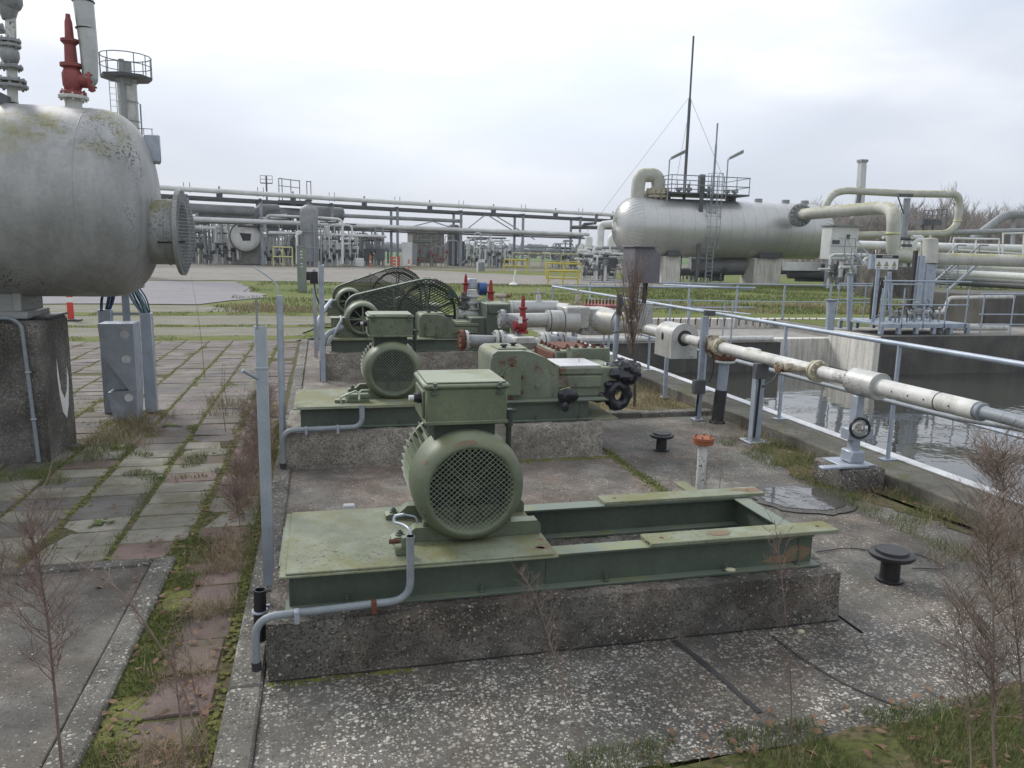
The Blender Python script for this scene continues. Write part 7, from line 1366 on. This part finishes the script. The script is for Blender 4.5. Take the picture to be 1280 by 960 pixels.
weed('large bushy dead weed at the lower right corner', [W(1245, 990, 2.0), W(1240, 900, 2.05), W(1243, 800, 2.1), W(1238, 700, 2.15), W(1230, 640, 2.2)], 100, 8, 'twig', .0042, .26, fuzz=1.8)
weed('bushy dead weed right of the large one at the right edge', [W(1285, 990, 2.1), W(1278, 860, 2.15), W(1262, 720, 2.2), W(1255, 600, 2.3), W(1240, 575, 2.35)], 100, 9, 'twig', .0036, .26, fuzz=1.8)
weed('lower spreading weed left of the large bushy one', [W(1215, 990, 2.1), W(1212, 900, 2.2), W(1205, 800, 2.3), W(1188, 720, 2.4)], 60, 10, 'twig', .0026, .22, fuzz=1.6)
weed('fan-shaped twiggy weed against the water at the right edge', [W(1262, 760, 2.9), W(1258, 690, 2.95), W(1250, 620, 3.0), W(1240, 560, 3.0)], 80, 15, 'twig', .0028, .30, fuzz=1.8)
weed('weed rising at the very right edge in front of the water', [W(1290, 800, 2.5), W(1284, 700, 2.5), W(1276, 620, 2.5)], 60, 14, 'twig', .0026, .24, fuzz=1.6)
rn = random.Random(12)
for i in range(12):
    y = 5.4+i*.36; x = -.53+rn.uniform(-.12, .03); weed('dense reddish twiggy weed in the row along the kerb behind the nearest post', [(x, y, 0), (x+rn.uniform(-.08, .02), y, .22), (x+rn.uniform(-.16, .04), y+rn.uniform(-.1, .1), rn.uniform(.35, .62))], 46, 100+i, 'twig_red', .0028, .22, fuzz=1.6, group='twiggy weeds along the kerb')
for i, (x, y, h, lab) in enumerate(((-1.05, 8.7, .75, 'thin lone stalk in the paving right of the metal cabinet'), (-1.75, 12.3, 1.55, 'tall thin leaning stalk with a tuft at its foot in the paving'), (-1.2, 10.2, .5, 'small dry seedhead stalk in the middle of the paving'))):
    weed(lab, [(x, y, 0), (x-.03, y, h*.5), (x-.12 if i == 1 else x, y, h)], 14, 130+i, 'twig', .0035, .08, fuzz=.5)
# shrub growing up round the actuator pole
t = thing('shrub', 'tall leafless shrub growing up in front of the purple-grey actuator box', 'shrub', (4.0, 9.3, 0)); MB().tube([(4.02, 9.35, 0), (4.0, 9.35, .6), (3.92, 9.36, 1.1), (3.90, 9.36, 1.4)], [.022, .02, .016, .012], 8, False).build('trunk', 'bark', t); mb = MB(); rn = random.Random(44)
for i in range(105):
    z0 = rn.uniform(.7, 1.45); p = V(3.93+rn.gauss(0, .03), 9.35+rn.gauss(0, .03), z0); d = V(rn.gauss(0, .24), rn.gauss(0, .2), 1).normalized(); pts = [p]
    for j in range(5): d = (d+V(rn.gauss(0, .07), rn.gauss(0, .07), .05)).normalized(); p = p+d*rn.uniform(.08, .17); pts.append(p)
    while pts[-1].z > 2.0 and len(pts) > 2: pts.pop()
    mb.tube(pts, [.0032]*(len(pts)-1)+[.0015], 3, False)
    for j in range(5): b0 = pts[rn.randint(1, len(pts)-1)]; mb.tube([b0, b0+V(rn.gauss(0, .05), rn.gauss(0, .05), rn.uniform(.02, .12))], [.003, .001], 3, False)
mb.build('twigs', 'twig', t)
for (x, y, h, lab) in ((W(430, 440, 11.2).x, 11.2, 0, ''), ): pass
p = G(878, 612, 0)
for i in range(3): weed('small dark seedling around the foot of the orange-flanged pipe', [(p.x-.12+i*.13, p.y-.04, 0), (p.x-.13+i*.14, p.y-.04, .16+.05*i)], 14, 150+i, 'twig', .002, .07, fuzz=.6, group='seedlings round the orange-flanged pipe')
# rosette weeds in the paving
for i, (px_, py_, k, lab) in enumerate(((212, 533, .09, 'dark green leafy rosette weed in the paving right of the cabinet'), (150, 560, .08, 'darker rosette weed in the paving beside the left foundation'), (125, 655, .07, 'low leafy weed in the joint left of the strip'))):
    p = G(px_, py_, 0); mb = MB(); rn = random.Random(60+i)
    for j in range(26):
        a = rn.uniform(0, 6.28); l = k*rn.uniform(.6, 1.3); d = V(math.cos(a), math.sin(a), rn.uniform(.1, .5)); s_ = V(-math.sin(a), math.cos(a), 0)*l*.2; o_ = p+V(rn.gauss(0, k*.4), rn.gauss(0, k*.3), 0); mb.add([o_, o_+d*l*.5+s_, o_+d*l+V(0, 0, -.01), o_+d*l*.5-s_], [(0, 1, 2, 3)])
    single('rosette_weed', mb, 'grass_blade', lab, 'weed')

# ================================================================ AIR
hb = MB().box((-1500, -300, -4.5), (1500, 1500, 34)); m = bpy.data.materials.new('haze'); m.use_nodes = True; nt = m.node_tree; nt.nodes.clear(); o_ = N(nt, 'ShaderNodeOutputMaterial'); vv = N(nt, 'ShaderNodeVolumePrincipled'); vv.inputs['Density'].default_value = .00035; vv.inputs['Color'].default_value = (.93, .95, 1, 1); nt.links.new(vv.outputs[0], o_.inputs['Volume']); MATS['haze'] = m
hz_ = hb.build('haze', 'haze'); hz_['kind'] = 'stuff'
